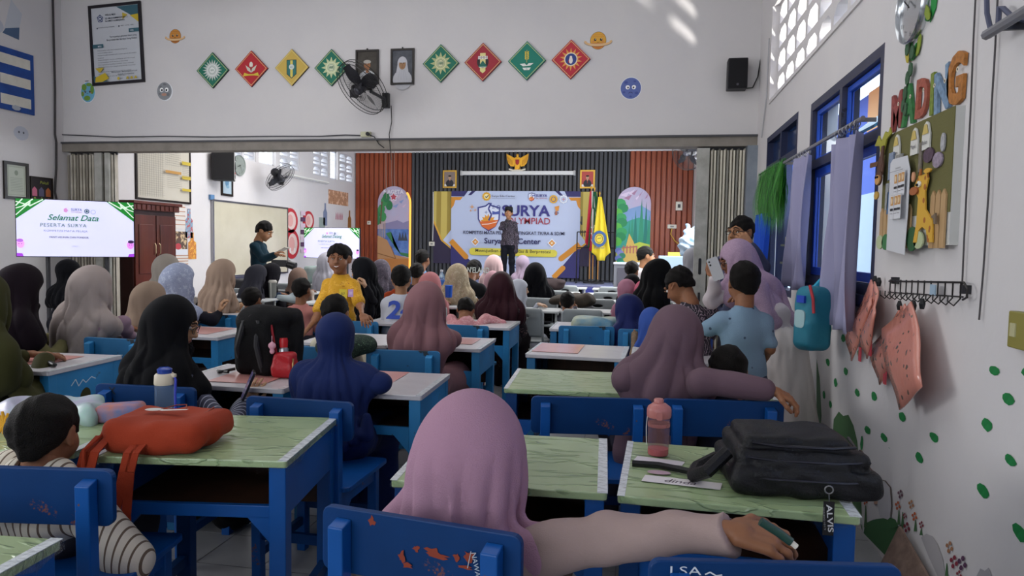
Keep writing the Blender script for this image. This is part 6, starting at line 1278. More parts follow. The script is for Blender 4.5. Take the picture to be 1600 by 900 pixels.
cut(gl, 'green_streamer', [(.17, .2), (.24, .2), (.25, .05), (.22, -.08), (.17, -.12), (.17, .05)], '1f8a3c', .003, .003)
MB().tube([(-.02, .01, -.15), (-.015, .0, -.25), (-.02, .02, -.36), (-.02, .03, -.43)], .003, 5).build('vine', mat('3a4a34'), gl)
for b, a in ((-.17, -.03), (-.2, .03), (-.27, .02), (-.3, -.01), (-.36, -.03), (-.41, -.045), (-.43, -.02)): cut(gl, 'leaf', oval(a-.0, b, .022, .03, 8), '3a5c40', .016, .006)
# hooks with pink folders
rk = thing('hook_rack', 'black wire hook rack on the right wall holding the pink folders', 'rack', (XR-.03, 3.04, 1.25)); wm = MB()
wm.tube([(0, -.37, .05), (0, .37, .02)], .004, 6).tube([(0, -.37, .0), (0, .37, -.03)], .003, 6)
for k in range(12):
    y = -.35+.064*k; z = .012-.0018*k*1.2; wm.tube([(0, y, z+.04), (0, y, z-.02), (-.02, y, z-.045), (-.04, y, z-.03), (-.04, y, z-.01)], .003, 5)
wm.tube([(0, -.37, .05), (.0, -.40, .03), (0, -.40, .0), (0, -.37, -.01)], .004, 6); wm.build('wire', mat('2e2c2c', rough=.4, metal=.5), rk)
MB().box(-.006, -.002, -.15, -.10, -.01, .03).build('paper_tag', mat('9cb4c8'), rk); MB().box(0, .03, .33, .35, .01, .04).box(0, .03, -.36, -.34, .01, .04).build('wall_mount', DGREY, rk)
PKF = mat('d08878', rough=.25, pat='flowers', c2='cf8474', c3='6c5a50', sc=9, amt=.1, coat=.6, bump=.35, bsc=12); PKE = mat('b8404c', rough=.4)
def folder(px, off, lb, tw=.0, w=None):       # px: four photograph corners on the wall plane, turned away from the wall a little
    P = [rw(*q) for q in px]; cy = sum(q[0] for q in P)/4; cz = max(q[1] for q in P); t = thing('plastic_folder', lb, 'folder', (XR-.03-off, cy, cz)); t['group'] = 'pink plastic folders on hooks'
    V = []; N_ = 7
    for j in range(N_):
        for i in range(N_):
            u, v = i/(N_-1), j/(N_-1); y = (P[0][0]*(1-u)+P[1][0]*u)*(1-v)+(P[3][0]*(1-u)+P[2][0]*u)*v; z = (P[0][1]*(1-u)+P[1][1]*u)*(1-v)+(P[3][1]*(1-u)+P[2][1]*u)*v
            V.append((-tw*u+.012*math.sin(u*5+v*3), y-cy, z-cz))
    m_ = MB().add(V, [(j*N_+i, j*N_+i+1, (j+1)*N_+i+1, (j+1)*N_+i) for j in range(N_-1) for i in range(N_-1)]); o = m_.build('sleeve', PKF, t, smooth='all', fix=False); sd = o.modifiers.new('s', 'SOLIDIFY'); sd.thickness = .006
    MB().lathe([(.008, -.02), (.012, 0), (.006, .02)], 8, (-.005, P[0][0]*.5+P[1][0]*.5-cy, .0)).build('binder_clip', BLACK, t)
    MB().box(-.012, -.006, -.03, .0, min(q[1] for q in P)-cz+.02, min(q[1] for q in P)-cz+.09).build('spine_label', PKE, t)
folder([(1376, 437), (1389, 476), (1347, 565), (1338, 510)], .01, 'leftmost pink plastic folder with a black clip at its lower tip', .02)
folder([(1391, 440), (1406, 490), (1382, 562), (1370, 520)], .035, 'second pink plastic folder from the left on the hooks', .02)
folder([(1421, 478), (1413, 562), (1386, 602), (1374, 540)], .0, 'third pink plastic folder from the left, hanging lowest of the narrow ones', .01)
folder([(1440, 475), (1466, 600), (1433, 635), (1404, 513)], .03, 'fourth pink plastic folder, just behind the big front one', .01)
folder([(1462, 472), (1497, 607), (1447, 643), (1412, 515)], .055, 'largest pink plastic folder at the front, printed with sprigs', .02)
# switch box, cables, shelf, bottle, socket
sw = thing('switch_plate', 'olive yellow switch box at the right edge of the photograph', 'switch', (XR, 2.31, 1.175)); MB().box(-.03, 0, -.08, .05, -.055, .055).build('plate', mat('8c8440', rough=.5), sw, bevel=.004); MB().box(-.034, -.03, .0, .03, -.02, .02).build('rocker', mat('b8b48c'), sw)
def rcable(lb, pts, r=.005, c='4a4648', off=.012): cable(lb, [(XR-off, *rw(x, y)) for x, y in pts], r, mat(c))
rcable('thin dark wire running down the right wall by the notice board', [(1531, -20), (1527, 60), (1523, 160), (1518, 260), (1512, 380), (1509, 450)], .003)
rcable('second thin dark wire right of the notice board', [(1566, -20), (1561, 80), (1556, 160), (1551, 300), (1543, 420), (1536, 500)], .003)
rcable('thick blue-grey cable loop hanging at the top right corner', [(1557, -30), (1558, 20), (1563, 42), (1570, 46), (1576, 38), (1578, 10), (1584, 12), (1600, 27), (1625, 32)], .008, '50546c', .03)
rcable('pale cable down the corner of the right wall', [(1204, 60), (1200, 150), (1192, 215)], .006, 'b0b0b4')
shf = thing('wall_shelf', 'small beige wall shelf with a dark green book box between the two windows', 'shelf', (XR, 5.44, 1.40)); MB().box(-.08, 0, -.07, .07, -.09, .1).build('box', mat('a8a078', rough=.6), shf); MB().box(-.1, 0, -.09, .13, -.1, -.085).box(-.1, 0, -.09, .13, .03, .045).build('shelf_board', mat('4a544c'), shf)
gbk = thing('green_box', 'dark green card box above the small beige shelf between the windows', 'box', (XR, 5.50, 1.56)); MB().box(-.05, 0, -.10, .10, -.06, .07).build('box', mat('17543f', rough=.6), gbk); MB().box(-.055, -.05, -.10, .10, -.075, -.06).build('white_edge', WHITE, gbk)
bt = thing('bottle_decoration', 'flat painted bottle decoration hanging between the two right windows', 'decoration', (XR, 5.44, 1.78)); f = Flat(*FR_); m_ = MB(); 
cut(bt, 'bottle', [(-.04, -.16), (.04, -.16), (.04, .03), (.015, .08), (.015, .17), (-.015, .17), (-.015, .08), (-.04, .03)], mat('5c6c5c', rough=.5, pat='mottle', c2='a8443c', sc=20), .002, .012)
# painted leaves and flowers on the wall
PG = mat('1f8a48', rough=.6, pat='mottle', c2='187038', sc=40); rn = random.Random(11)
for x, y, w, h in ((1297, 513, 5, 12), (1318, 528, 7, 13), (1334, 520, 7, 14), (1343, 553, 5, 14), (1294, 566, 6, 12), (1322, 580, 7, 12), (1306, 598, 5, 13), (1340, 614, 7, 13), (1366, 619, 9, 14), (1288, 617, 4, 12), (1298, 632, 4, 11), (1410, 651, 11, 14), (1356, 672, 9, 13), (1347, 693, 4, 24), (1382, 684, 10, 14), (1437, 715, 11, 16), (1460, 683, 13, 14), (1543, 664, 16, 20), (1554, 579, 16, 15), (1576, 623, 17, 19), (1605, 582, 15, 16), (1579, 719, 18, 18), (1537, 767, 18, 20), (1594, 832, 22, 26), (1390, 700, 1, 1)):
    Y, Z = rw(x, y); Y1, Z1 = rw(x+w/2, y); Y2, Z2 = rw(x, y-h/2); ry = abs(Y1-Y)+.004; rz_ = abs(Z2-Z)
    f = Flat(*FR_); f.lay = 3; f.fan(0, 0, [(ry*(1+.18*rn.uniform(-1, 1))*math.cos(2*PI*k/9), rz_*(1+.15*rn.uniform(-1, 1))*math.sin(2*PI*k/9)) for k in range(9)], PG); f.build('painted_leaf', wall_right, loc=(XR, Y, Z))
def paintpoly(name, pts, c, lay=2):
    f = Flat(*FR_); f.lay = lay; q = [rw(*p) for p in pts]; cy, cz = sum(a for a, b in q)/len(q), sum(b for a, b in q)/len(q)
    f.fan(0, 0, [(-(a-cy), b-cz) for a, b in q], c); return f.build(name, wall_right, loc=(XR, cy, cz))
DG = mat('4a7048', rough=.7); DG2 = mat('5c7a5c', rough=.7)
paintpoly('painted_bush', [(1300, 700), (1303, 655), (1311, 643), (1318, 650), (1326, 648), (1334, 665), (1340, 690), (1345, 760), (1348, 830), (1330, 780)], DG)
paintpoly('painted_trunk', [(1276, 560), (1281, 590), (1284, 650), (1280, 690), (1276, 640)], DG2)
paintpoly('painted_bush', [(1350, 833), (1352, 818), (1365, 812), (1378, 810), (1390, 808), (1400, 812), (1405, 824), (1413, 818), (1408, 850), (1398, 882), (1388, 872), (1372, 856)], mat('3c6a40', rough=.7), 3)
paintpoly('painted_sheep', [(1364, 770), (1369, 757), (1376, 750), (1384, 752), (1392, 762), (1394, 790), (1392, 808), (1388, 812), (1376, 808), (1372, 790)], mat('c4c2c6', rough=.7), 4)
paintpoly('painted_sheep_face', [(1365, 772), (1371, 766), (1374, 775), (1372, 788), (1367, 788)], mat('b8917c', rough=.7), 6)
for pts in ([(1364, 770), (1369, 757), (1376, 750), (1384, 752), (1392, 762), (1394, 790), (1392, 808)],):
    for p0, p1 in zip(pts[:-1], pts[1:]): paintpoly('painted_outline', [p0, (p0[0]+1.5, p0[1]-1), (p1[0]+1.5, p1[1]-1), p1], mat('6a5c54'), 7)
for x, y, c, s in ((1353, 783, 'b85a30', 5), (1404, 790, 'b85a30', 6), (1408, 772, '6c4a58', 6), (1425, 788, 'a87858', 6), (1430, 807, 'b85a30', 6), (1441, 820, '8a3a48', 5), (1418, 824, '8a3040', 7), (1415, 806, '8a3040', 4), (1485, 855, 'a87858', 8), (1492, 878, '8a3040', 9), (1505, 880, '5c3a58', 10), (1362, 750, '7a3a38', 4), (1500, 898, '8a3040', 6)):
    for k in range(4): paintpoly('painted_flower', [(x+s*.9*math.cos(t+k*1.57)*.5+s*.3*math.cos(q), y+s*1.0*math.sin(t+k*1.57)*.8+s*.45*math.sin(q)) for t in (.4,) for q in [2*PI*i/6 for i in range(6)]], mat(c, rough=.7), 5+k)
for x, y0, y1 in ((1353, 790, 824), (1405, 797, 820), (1411, 800, 822), (1431, 812, 830), (1440, 826, 836), (1480, 880, 900)): paintpoly('painted_stem', [(x-2.5, y1), (x, y0), (x+1, y0), (x+2.5, y1)], DG, 4)
paintpoly('painted_sheep', [(1440, 840), (1448, 834), (1458, 838), (1466, 850), (1474, 872), (1478, 900), (1468, 905), (1452, 870)], mat('b4b0b2', rough=.7), 4)
paintpoly('painted_outline', [(1527, 900), (1533, 888), (1540, 892), (1546, 887), (1552, 902), (1540, 905)], mat('a8a6aa'), 4)
cd = thing('cardboard_sheet', 'brown cardboard sheet leaning against the right wall at the bottom', 'cardboard', (XR-.02, 3.0, 0)); MB().hexa([(-.10, -.32, 0), (-.09, -.32, 0), (-.09, .16, 0), (-.10, .16, 0), (-.02, -.26, .17), (-.01, -.26, .17), (-.01, .12, .26), (-.02, .12, .26)]).build('sheet', mat('8a7468', rough=.85, pat='mottle', c2='6c584e', sc=20), cd)
# ================================================================== FAR WALL THINGS
def fwp(x, y): p = atY(x, y, YF-.06); return p.x, p.z
def banner(name, lb, x0, x1, z0, z1, off): t = thing(name, lb, 'banner', ((x0+x1)/2, YF-off, (z0+z1)/2)); MB().box(-(x1-x0)/2, (x1-x0)/2, 0, .008, -(z1-z0)/2, (z1-z0)/2).build('cloth', mat('bcc7e2', rough=.6), t); f = Flat(); f.lay = 2; return t, f
NVY, GO, ORG = '2f2c66', 'd9a53a', 'd08a2a'
t, f = banner('banner', 'wider older banner with golden drapes hanging behind the event banner', -4.92, -1.02, .95, 2.67, .075); w, h = 1.95, .86
for s in (-1, 1):
    f.poly([(s*w, h), (s*(w-.7), h), (s*(w-.55), .1), (s*(w-.2), -.35), (s*w, -.2)], mat('c9b45c', rough=.5, pat='stripes', c2='a08a3a', sc=1.2, amt=1.2)); f.poly([(s*w, -h), (s*w, .15), (s*(w-.2), -.3), (s*(w-.6), -.62), (s*(w-.75), -h)], '2c2440'); f.line([(s*w, .15), (s*(w-.2), -.3), (s*(w-.6), -.62)], .04, GO)
f.text('K', -1.38, -.08, .16, '333344'); f.text('KAN', 1.2, .1, .19, '2c2c34', off=.02, align='l', w=.42); f.text('RIAN PIN', 1.05, -.17, .15, '333344', align='l', w=.74); f.build('print', t)
t, f = banner('banner', 'event banner reading SURYA OLYMPIAD behind the speaker', -4.48, -1.40, .67, 2.68, .11); w, h = 1.54, 1.005
X = lambda px: (px-805.5)/98.5*1.54; Zz = lambda py: (368-py)/68.8*1.005
# coordinates below are read off the banner itself, in its own pixels
f.poly([(-w, h), (X(733), h), (X(727), Zz(308)), (-w, Zz(308))], NVY); f.poly([(w, h), (X(880), h), (X(884), Zz(308)), (w, Zz(308))], NVY)
f.poly([(X(739), h), (X(745), h), (X(738), Zz(306)), (X(733), Zz(306))], NVY); f.poly([(X(866), h), (X(872), h), (X(878), Zz(306)), (X(873), Zz(306))], NVY)
for s in (-1, 1):
    f.poly([(s*w, Zz(309)), (s*(w-.28), Zz(309)), (s*(w-.22), Zz(314)), (s*(w-.1), Zz(314)), (s*(w-.06), Zz(323)), (s*w, Zz(328))], ORG)
    f.poly([(s*w, -h), (s*w, Zz(385)), (s*.93, -h)], NVY) if s > 0 else f.poly([(-w, -h), (-w, Zz(385)), (-1.0, Zz(415)), (-.85, -h)], NVY)
f.line([(-w, Zz(380)), (X(731), Zz(406))], .13, ORG); f.line([(w, Zz(383)), (X(877), Zz(406))], .13, ORG); f.ell(X(731), Zz(406), .065, .065, ORG, 12); f.ell(X(877), Zz(406), .065, .065, ORG, 12); f.line([(X(880), Zz(421)), (X(866), -h)], .12, ORG); f.ell(X(880), Zz(421), .06, .06, ORG, 12)
f.ell(X(762), Zz(308), .10, .10, 'd9a52c', 14); f.star(X(762), Zz(308), .115, .08, 12, 'd9a52c'); f.ell(X(762), Zz(308), .06, .06, 'efe0a0', 12); f.line([(X(760), Zz(308)), (X(762), Zz(310)), (X(765), Zz(306))], .02, '2c3a5c')
f.text('Surya Edu Center', X(788), Zz(310), .05, '4a4a60', w=.56); f.line([(X(770), Zz(311.5)), (X(806), Zz(311.5))], .006, '6a6a80')
def crest(f, x, z, s):
    sh_ = [(-.5, .42), (-.15, .5), (0, .62), (.15, .5), (.5, .42), (.48, -.1), (.3, -.42), (0, -.62), (-.3, -.42), (-.48, -.1)]
    f.poly([(x+a*s, z+b*s) for a, b in sh_], '3a3f86'); f.poly([(x+a*s*.88, z+b*s*.88) for a, b in sh_], 'd9dff0')
    f.fan(x-.02*s, z-.2*s, [(x-.02*s+(r*s)*math.cos(t), z-.22*s+(r*s)*math.sin(t)) for r, t in [((.36 if k % 2 else .24), PI*k/14) for k in range(15)]], 'e09a30'); f.poly([(x-.4*s, z-.2*s), (x+.42*s, z-.12*s), (x+.3*s, z-.4*s), (x, z-.56*s), (x-.3*s, z-.4*s)], 'd9692a'); f.line([(x-.3*s, z-.32*s), (x, z-.3*s), (x+.38*s, z-.2*s)], .03*s, 'efd9c8')
    f.line([(x+.1*s, z+.6*s), (x-.02*s, z+.35*s), (x+.12*s, z+.1*s), (x+.0, z-.15*s)], .07*s, '3a3f86'); f.poly([(x+.15*s, z+.1*s), (x+.45*s, z+.12*s), (x+.45*s, z+.26*s), (x+.3*s, z+.22*s), (x+.15*s, z+.26*s)], '4a5aa8'); f.text('Σ', x+.2*s, z+.36*s, .14*s, '3a3f86') ; f.ring(x+.42*s, z+.42*s, .09*s, .09*s, .03*s, '3a3f86', 10)
    f.star(x-.12*s, z+.2*s, .09*s, .03*s, 4, '8a94b8')
crest(f, X(766), Zz(341), .55); crest(f, X(831), Zz(308.5), .17)
for a, b, r in ((740, 325, .06), (745, 330, .04), (738, 331, .035)): f.star(X(a), Zz(b), r, r*.35, 4, 'd9a070')
f.text('SURYA', X(823), Zz(339.5), .245, '33307c', w=1.14, off=.025); f.text('OLYMPIAD', X(827), Zz(352), .15, 'a03040', w=1.02, off=.006)
f.text('SURYA', X(846), Zz(308.5), .06, '33307c', w=.27, off=.02); f.text('OLYMPIAD', X(846), Zz(311.8), .03, 'a03040', w=.27); f.ell(X(864), Zz(312), .095, .095, 'd9a52c', 16); f.ell(X(864), Zz(312), .06, .06, '3a4a8a', 14); f.ell(X(864), Zz(312), .045, .045, 'd9a52c', 14)
f.star(X(879), Zz(312), .1, .085, 8, 'eef0f4'); f.ell(X(879), Zz(312), .07, .07, 'b9c4dc', 14); f.star(X(879), Zz(312), .05, .02, 4, 'c0909c')
f.poly([(X(866), Zz(324)), (X(873), Zz(322)), (X(872), Zz(330)), (X(868), Zz(331))], 'd9903a'); f.rect(X(867), Zz(337), X(870), Zz(331), 'c0702a'); f.ring(X(869), Zz(334), .05, .03, .012, '3a3f70', 10)
f.text('KOMPETISI MATA PELAJARAN TINGKAT TK/RA & SD/MI', X(804.5), Zz(370.5), .075, '2a2a4c', w=2.42, off=.014)
f.text('Surya Edu Center', X(803), Zz(386.5), .125, '2a2a5c', w=1.35, off=.02)
for px in (746, 863): f.star(X(px), Zz(381.5), .105, .075, 4, 'e9eef8'); f.star(X(px), Zz(381.5), .08, .055, 4, 'd9903a'); f.star(X(px), Zz(381.5), .035, .02, 4, 'efe0c0')
f.line([(X(742), Zz(397)), (X(866), Zz(398))], .17, 'd9cc4a'); f.ell(X(742), Zz(397), .085, .085, 'd9cc4a', 14); f.ell(X(866), Zz(398), .085, .085, 'd9cc4a', 14); f.text('Mewujudkan Anak Cerdas & Berprestasi', X(804), Zz(399.5), .075, '3a3a2c', w=1.8, off=.01)
f.ring(X(809), Zz(419), .05, .05, .018, '3a3f86', 12); f.text('olympiad surya', X(832), Zz(421), .055, '3a3a5c', w=.5); f.build('print', t)
for x, lb in ((712, 'left'), (906, 'right')): pass
# arched murals
def mural(lb, px0, px1, ptop, draw):
    x0, zt = fwp(px0, ptop); x1, _ = fwp(px1, ptop); z0 = .585; zt = fwp((px0+px1)/2, ptop)[1]; w = (x1-x0)/2; R = w; t = thing('arched_mural', lb, 'mural', ((x0+x1)/2, YF-.06, 0)); pts = [(-w, z0), (w, z0)]+[(w*math.cos(PI*k/16), zt-R+R*math.sin(PI*k/16)) for k in range(17)]
    m_ = MB().prism(pts, 'y', -.02, 0); m_.build('panel', mat('c9b8c8'), t)
    g = Flat(); g.lay = .02/g.step+1; inside = lambda a, b: (abs(a) <= w and b <= zt-R) or (a*a+(b-(zt-R))**2 <= R*R)
    clip = lambda P_: [(max(-w, min(w, a)), b) if b <= zt-R else ((a, b) if inside(a, b) else (a*R/math.hypot(a, b-(zt-R)), (zt-R)+(b-(zt-R))*R/math.hypot(a, b-(zt-R)))) for a, b in P_]
    g.poly(pts, mat('a8b4d0', rough=.6, pat='mottle', c2='c8a8c0', sc=1.6, amt=1.0)); g.pp = lambda P_, c: g.poly(clip(P_), c)
    draw(g, w, z0, zt, clip); g.build('painting', t); return t, w, z0, zt, R
def lake(g, w, z0, zt, clip):
    H_ = lambda py: fwp(616, py)[1]; A = lambda px: (px-616)/25*w
    for k in range(9): g.pp([(A(594+5*k), H_(315+9*math.sin(k*2.1))), (A(608+4*k), H_(311+8*math.sin(k*2.1))), (A(604+4*k), H_(318+8*math.sin(k*2.1)))], 'd0b8cc' if k % 2 else '8a9cc8')
    g.pp([(A(599), H_(350)), (A(612), H_(347)), (A(622), H_(344)), (A(631), H_(348)), (A(641), H_(344)), (A(641), H_(360)), (A(599), H_(360))], '8a84a8'); g.rect(-w, H_(400), w, H_(358), mat('3a5ca0', rough=.5, pat='mottle', c2='6a8cc8', sc=6))
    for k in range(3): g.poly([(A(623+4.5*k), H_(376)), (A(626+4.5*k), H_(362)), (A(629+4.5*k), H_(376))], '3c4454')
    g.poly([(-w, H_(440)), (w, H_(440)), (w, H_(403)), (A(618), H_(398)), (A(606), H_(375)), (-w, H_(368))], 'b8885c'); g.pp([(A(604), H_(365)), (A(612), H_(362)), (A(617), H_(385)), (A(628), H_(398)), (w, H_(402)), (w, H_(396)), (A(626), H_(394)), (A(614), H_(378))], '3a7a4c')
    for k in range(4): g.rect(A(593+3*k), H_(372), A(594+3*k), H_(343), 'cfa868')
    g.poly([(-w, H_(440)), (w, H_(440)), (w, H_(404)), (-w, H_(404))], 'b8783c'); g.line([(-w, H_(396)), (A(620), H_(404)), (A(612), H_(385))], .02, '8a5c34')
    for k in range(7): g.pp([(a, b) for a, b in [(A(590+7*math.sin(k*2))+.09*math.cos(q)+.05*k, H_(345-6*k)+.12*math.sin(q)) for q in [2*PI*i/9 for i in range(9)]]], ('2f7a4c', '3f8f54')[k % 2])
    g.line([(-w*.82, H_(350)), (-w*.72, H_(315))], .03, '6a4c34'); g.text('MAGETA', 0, H_(303), .09, 'e8e4ee', off=.03); g.star(0, H_(308), .12, .07, 5, 'e8e4ee'); g.star(0, H_(308), .09, .05, 5, 'b84858')
m1, w, z0, zt, R = mural('arched mural of a blue lake with rocks and a lit golden edge', 591, 641, 291, lake)
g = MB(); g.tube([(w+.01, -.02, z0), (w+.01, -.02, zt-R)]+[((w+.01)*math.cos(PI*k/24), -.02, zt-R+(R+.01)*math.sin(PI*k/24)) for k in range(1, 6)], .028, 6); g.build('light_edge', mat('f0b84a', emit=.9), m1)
def trees(g, w, z0, zt, clip):
    H_ = lambda py: fwp(992, py)[1]; A = lambda px: (px-992)/26*w
    for k in range(8): g.pp([(A(970+6*k), H_(305+5*math.sin(k*1.9))), (A(985+4*k), H_(299+5*math.sin(k*1.9))), (A(980+4*k), H_(308+5*math.sin(k*1.9)))], 'a87c98' if k % 2 else 'd8c8dc')
    g.poly([(-w, H_(345)), (A(976), H_(330)), (A(990), H_(325)), (A(1003), H_(321)), (w, H_(330)), (w, H_(380)), (-w, H_(380))], '7c9cc8'); g.poly([(-w, H_(360)), (A(985), H_(345)), (A(1000), H_(340)), (w, H_(345)), (w, H_(440)), (-w, H_(440))], '3a9c88')
    for px, top, bot, ww in ((986, 345, 380, 3), (990, 338, 382, 3), (995, 328, 384, 4), (1004, 310, 384, 5), (1011, 315, 384, 4), (1016, 335, 384, 4)): g.pp([(A(px-ww), H_(bot)), (A(px), H_(top)), (A(px+ww), H_(bot))], '1f7a6c' if px % 2 else '2f8f6c')
    for k in range(9): g.pp([(a, b) for a, b in [(A(971+5*math.sin(k*2.2))+.13*math.cos(q), H_(318+7.5*k)+.11*math.sin(q)) for q in [2*PI*i/9 for i in range(9)]]], ('3aa05c', '2a8a54', '5cb848')[k % 3])
    g.poly([(-w, H_(440)), (w, H_(440)), (w, H_(382)), (A(1002), H_(378)), (A(976), H_(388)), (-w, H_(392))], 'b8c848'); g.poly([(A(974), H_(440)), (A(1012), H_(440)), (A(1001), H_(400)), (A(993), H_(378)), (A(986), H_(365)), (A(980), H_(390))], 'd9b45c')
    for k in range(5): g.rect(A(977+5*k), H_(396), A(979+5*k), H_(384), 'b86a5c')
    g.line([(A(975), H_(388)), (A(999), H_(385))], .03, 'b86a5c')
    for k in range(8): g.ell(A(970+3*(k % 3)), H_(392+4*k), .08, .07, ('6a7cb8', '8a8cc8', '3a8a6c')[k % 3] if k < 4 else ('2a8a6c', '3aa07c')[k % 2], 9)
    g.poly([(A(968), H_(425)), (A(984), H_(425)), (A(981), H_(440)), (A(971), H_(440))], 'c0603a')
mural('arched mural of green cypress trees and a yellow garden path', 965, 1018, 292, trees)
# pictures, emblem, tube lamp
for px, lb, rd in ((703, 'gold-framed official portrait of a man in a dark suit, left of the emblem', 0), (918, 'gold-framed official portrait of a man in a dark suit and red tie, above the flags', 1)):
    x_, z_ = fwp(px, 280); t, f = framed('framed_portrait', lb, 'picture', (x_, YF-.06, z_), FW_, .34, .42, GF, mat('b04a44' if rd else '8a7a74'), .035); f.rect(-.13, -.17, .13, -.12, 'dcdcd8'); bust(f, 'c09a7c', '16130f', '23242c', 0, .95, tie='a83038' if rd else '5c2c3a', z=.02); f.build('portrait_print', t)
x_, z_ = fwp(809, 254); ga = thing('garuda_emblem', 'golden winged national emblem relief high on the dark slats', 'emblem', (x_, YF-.07, z_)); GD = mat('d09a2c', rough=.35, metal=.6)
def slab(parent, name, pts, m, y0, y1): return MB().prism(pts, 'y', y0, y1).build(name, m, parent, bevel=.004)
for s in (-1, 1): slab(ga, 'wing', [(s*.05, -.02), (s*.07, .10), (s*.14, .14), (s*.26, .20), (s*.25, .08), (s*.22, -.02), (s*.16, -.09), (s*.08, -.10)][::s], GD, -.05, -.01)
for s in (-1, 1):
    for k in range(4): slab(ga, 'feather', [(s*(.12+.035*k), .05+.03*k), (s*(.14+.035*k), .05+.03*k), (s*(.13+.03*k), -.07+.02*k), (s*(.115+.03*k), -.065+.02*k)][::s], mat('b8822a', rough=.4, metal=.6), -.058, -.05)
slab(ga, 'body', [(-.07, .10), (0, .14), (.07, .10), (.06, -.12), (0, -.2), (-.06, -.12)], GD, -.055, -.01); MB().lathe([(0, .05), (.03, .035), (.038, 0), (.03, -.03), (0, -.04)], 12, (0, -.05, .15), ax=(0, 0, 1)).build('head', GD, ga, smooth=True); slab(ga, 'tail', [(-.06, -.13), (.06, -.13), (.09, -.23), (-.09, -.23)], GD, -.04, -.01)
slab(ga, 'shield', [(-.045, .06), (.045, .06), (.04, -.03), (0, -.07), (-.04, -.03)], mat('a8302c'), -.075, -.055); slab(ga, 'ribbon', [(-.2, -.14), (-.1, -.17), (.1, -.17), (.2, -.14), (.2, -.18), (.1, -.21), (-.1, -.21), (-.2, -.18)], mat('d9d2c0'), -.07, -.045)
xa, za = fwp(722, 271); xb, _ = fwp(898, 271); tb = thing('projector_screen_case', 'long white rolled projector screen case above the banner', 'screen', ((xa+xb)/2, YF-.1, za)); MB().box(-(xb-xa)/2, (xb-xa)/2, -.05, .05, -.045, .045).build('case', mat('d8d8d6', rough=.4), tb, bevel=.01); [MB().box(s*(xb-xa)/2-.02, s*(xb-xa)/2+.02, -.06, .06, -.055, .055).build('end_cap', mat('b0b0b0'), tb) for s in (-1, 1)]
for px, py, w_, h_, lb in ((627+0, 348, .09, .09, 'small white switch on the wood panel beside the lake mural'), (675, 381, .14, .1, 'white double socket on the dark slats left of the banner'), (1061, 322, .15, .2, 'cream thermostat box on the right wood panel'), (1050, 354, .2, .09, 'white wall socket with a plug on the right wood panel')):
    px = 577 if px == 627 else px; x_, z_ = fwp(px, py); t = thing('wall_switch', lb, 'switch', (x_, YF-.06, z_)); MB().box(-w_/2, w_/2, -.03, 0, -h_/2, h_/2).build('plate', mat('d6d2c4', rough=.5), t, bevel=.006); MB().box(-w_/5, w_/5, -.036, -.03, -h_/5, h_/5).build('rocker', mat('8a8a84') if px != 1061 else BLACK, t)
cable('yellow lead hanging from the socket to the printer on the right wood panel', [atY(1050, 357, YF-.1), atY(1048, 366, YF-.12), atY(1054, 376, YF-.12), atY(1060, 381, YF-.13)], .012, mat('c9a03c'))
cable('white lead drooping down the left edge of the banner', [atY(677, 300, YF-.08), atY(677, 345, YF-.08), atY(676, 376, YF-.08)], .012, mat('c4c4c4'))
for x0_, lb in ((603, 'left thin cord hanging in front of the lake mural from the beam'), (612, 'middle thin cord hanging in front of the lake mural from the beam'), (616, 'right thin cord hanging in front of the lake mural from the beam')):
    cable(lb, [atY(x0_, 235, YP+.2), atY(x0_, 275, YP+.2), atY(x0_+1, 310 if x0_ == 603 else 291, YP+.2)], .0035, mat('8a8078'), name='hanging_cord')
# flags on stands
def flag(lb, px, pt, pb, cols, wd, emb=None, Y=15.9):
    p = atY(px, pt, Y); t = thing('flag_on_pole', lb, 'flag', (p.x, Y, .585)); H_ = p.z-.585
    MB().lathe([(.14, 0), (.14, .03), (.03, .06), (.018, .1)], 16).build('base', DGREY, t); MB().tube([(0, 0, .05), (0, 0, H_)], .014, 8).build('pole', mat('a8763c', rough=.4), t, smooth=True); MB().lathe([(0, .09), (.02, .05), (.01, 0)], 8, (0, 0, H_)).build('finial', mat('d09a2c', metal=.6, rough=.3), t)
    zb = atY(px, pb, Y).z-.585; m_ = MB(); N_, K = 16, 14
    for j in range(K+1):
        v = j/K; half = (.05+wd*v)
        for i in range(N_+1): u = i/N_; m_.v.append(((u-.35)*half*1.5, -.03-.035*math.sin(u*13+v*2)*(.3+v), (H_-.04)*(1-v)+v*(zb+(.0 if .3 < u < .7 else .18*abs(u-.5)*2))))
    for j in range(K):
        for i in range(N_): a = j*(N_+1)+i; m_.f.append((a, a+1, a+N_+2, a+N_+1)); m_.m.append(min(len(cols)-1, int(i/N_*len(cols))))
    o = m_.build('cloth', [mat(c, rough=.7) for c in cols], t, smooth='all', fix=False); sd = o.modifiers.new('s', 'SOLIDIFY'); sd.thickness = .006
    if emb: g = Flat(); g.lay = 1; emb(g, (H_-.04), zb); q = g.build('emblem_print', t, loc=(0, -.10, 0))
flag('red and white national flag furled on its pole, left of the green one', 924, 296, 392, ['b8283c', 'd8d4d0'], .16)
flag('dark green flag with white lettering furled on its pole', 929, 297, 398, ['1f5a38', '1f5a38'], .17, lambda g, h, z: [g.text(c, .03, 1.2-.14*k, .1, 'd8dcd8', rot=.5) for k, c in enumerate('MUH')])
def yemb(g, h, z): g.ring(.02, 1.0, .16, .18, .06, '3a5a8c', 18); g.ell(.02, 1.0, .1, .11, 'd9c03a', 16); g.ring(.02, 1.0, .08, .09, .012, '3a3a30', 16); g.line([(-.02, 1.0), (.06, 1.02)], .012, '3a3a30'); g.text('AISYIYAH', .02, .78, .045, '3a5a8c', w=.22)
flag('yellow flag with a blue ringed sun emblem hanging on its pole', 937, 305, 407, ['dcc42c', 'e4cc34'], .23, yemb, 15.75)
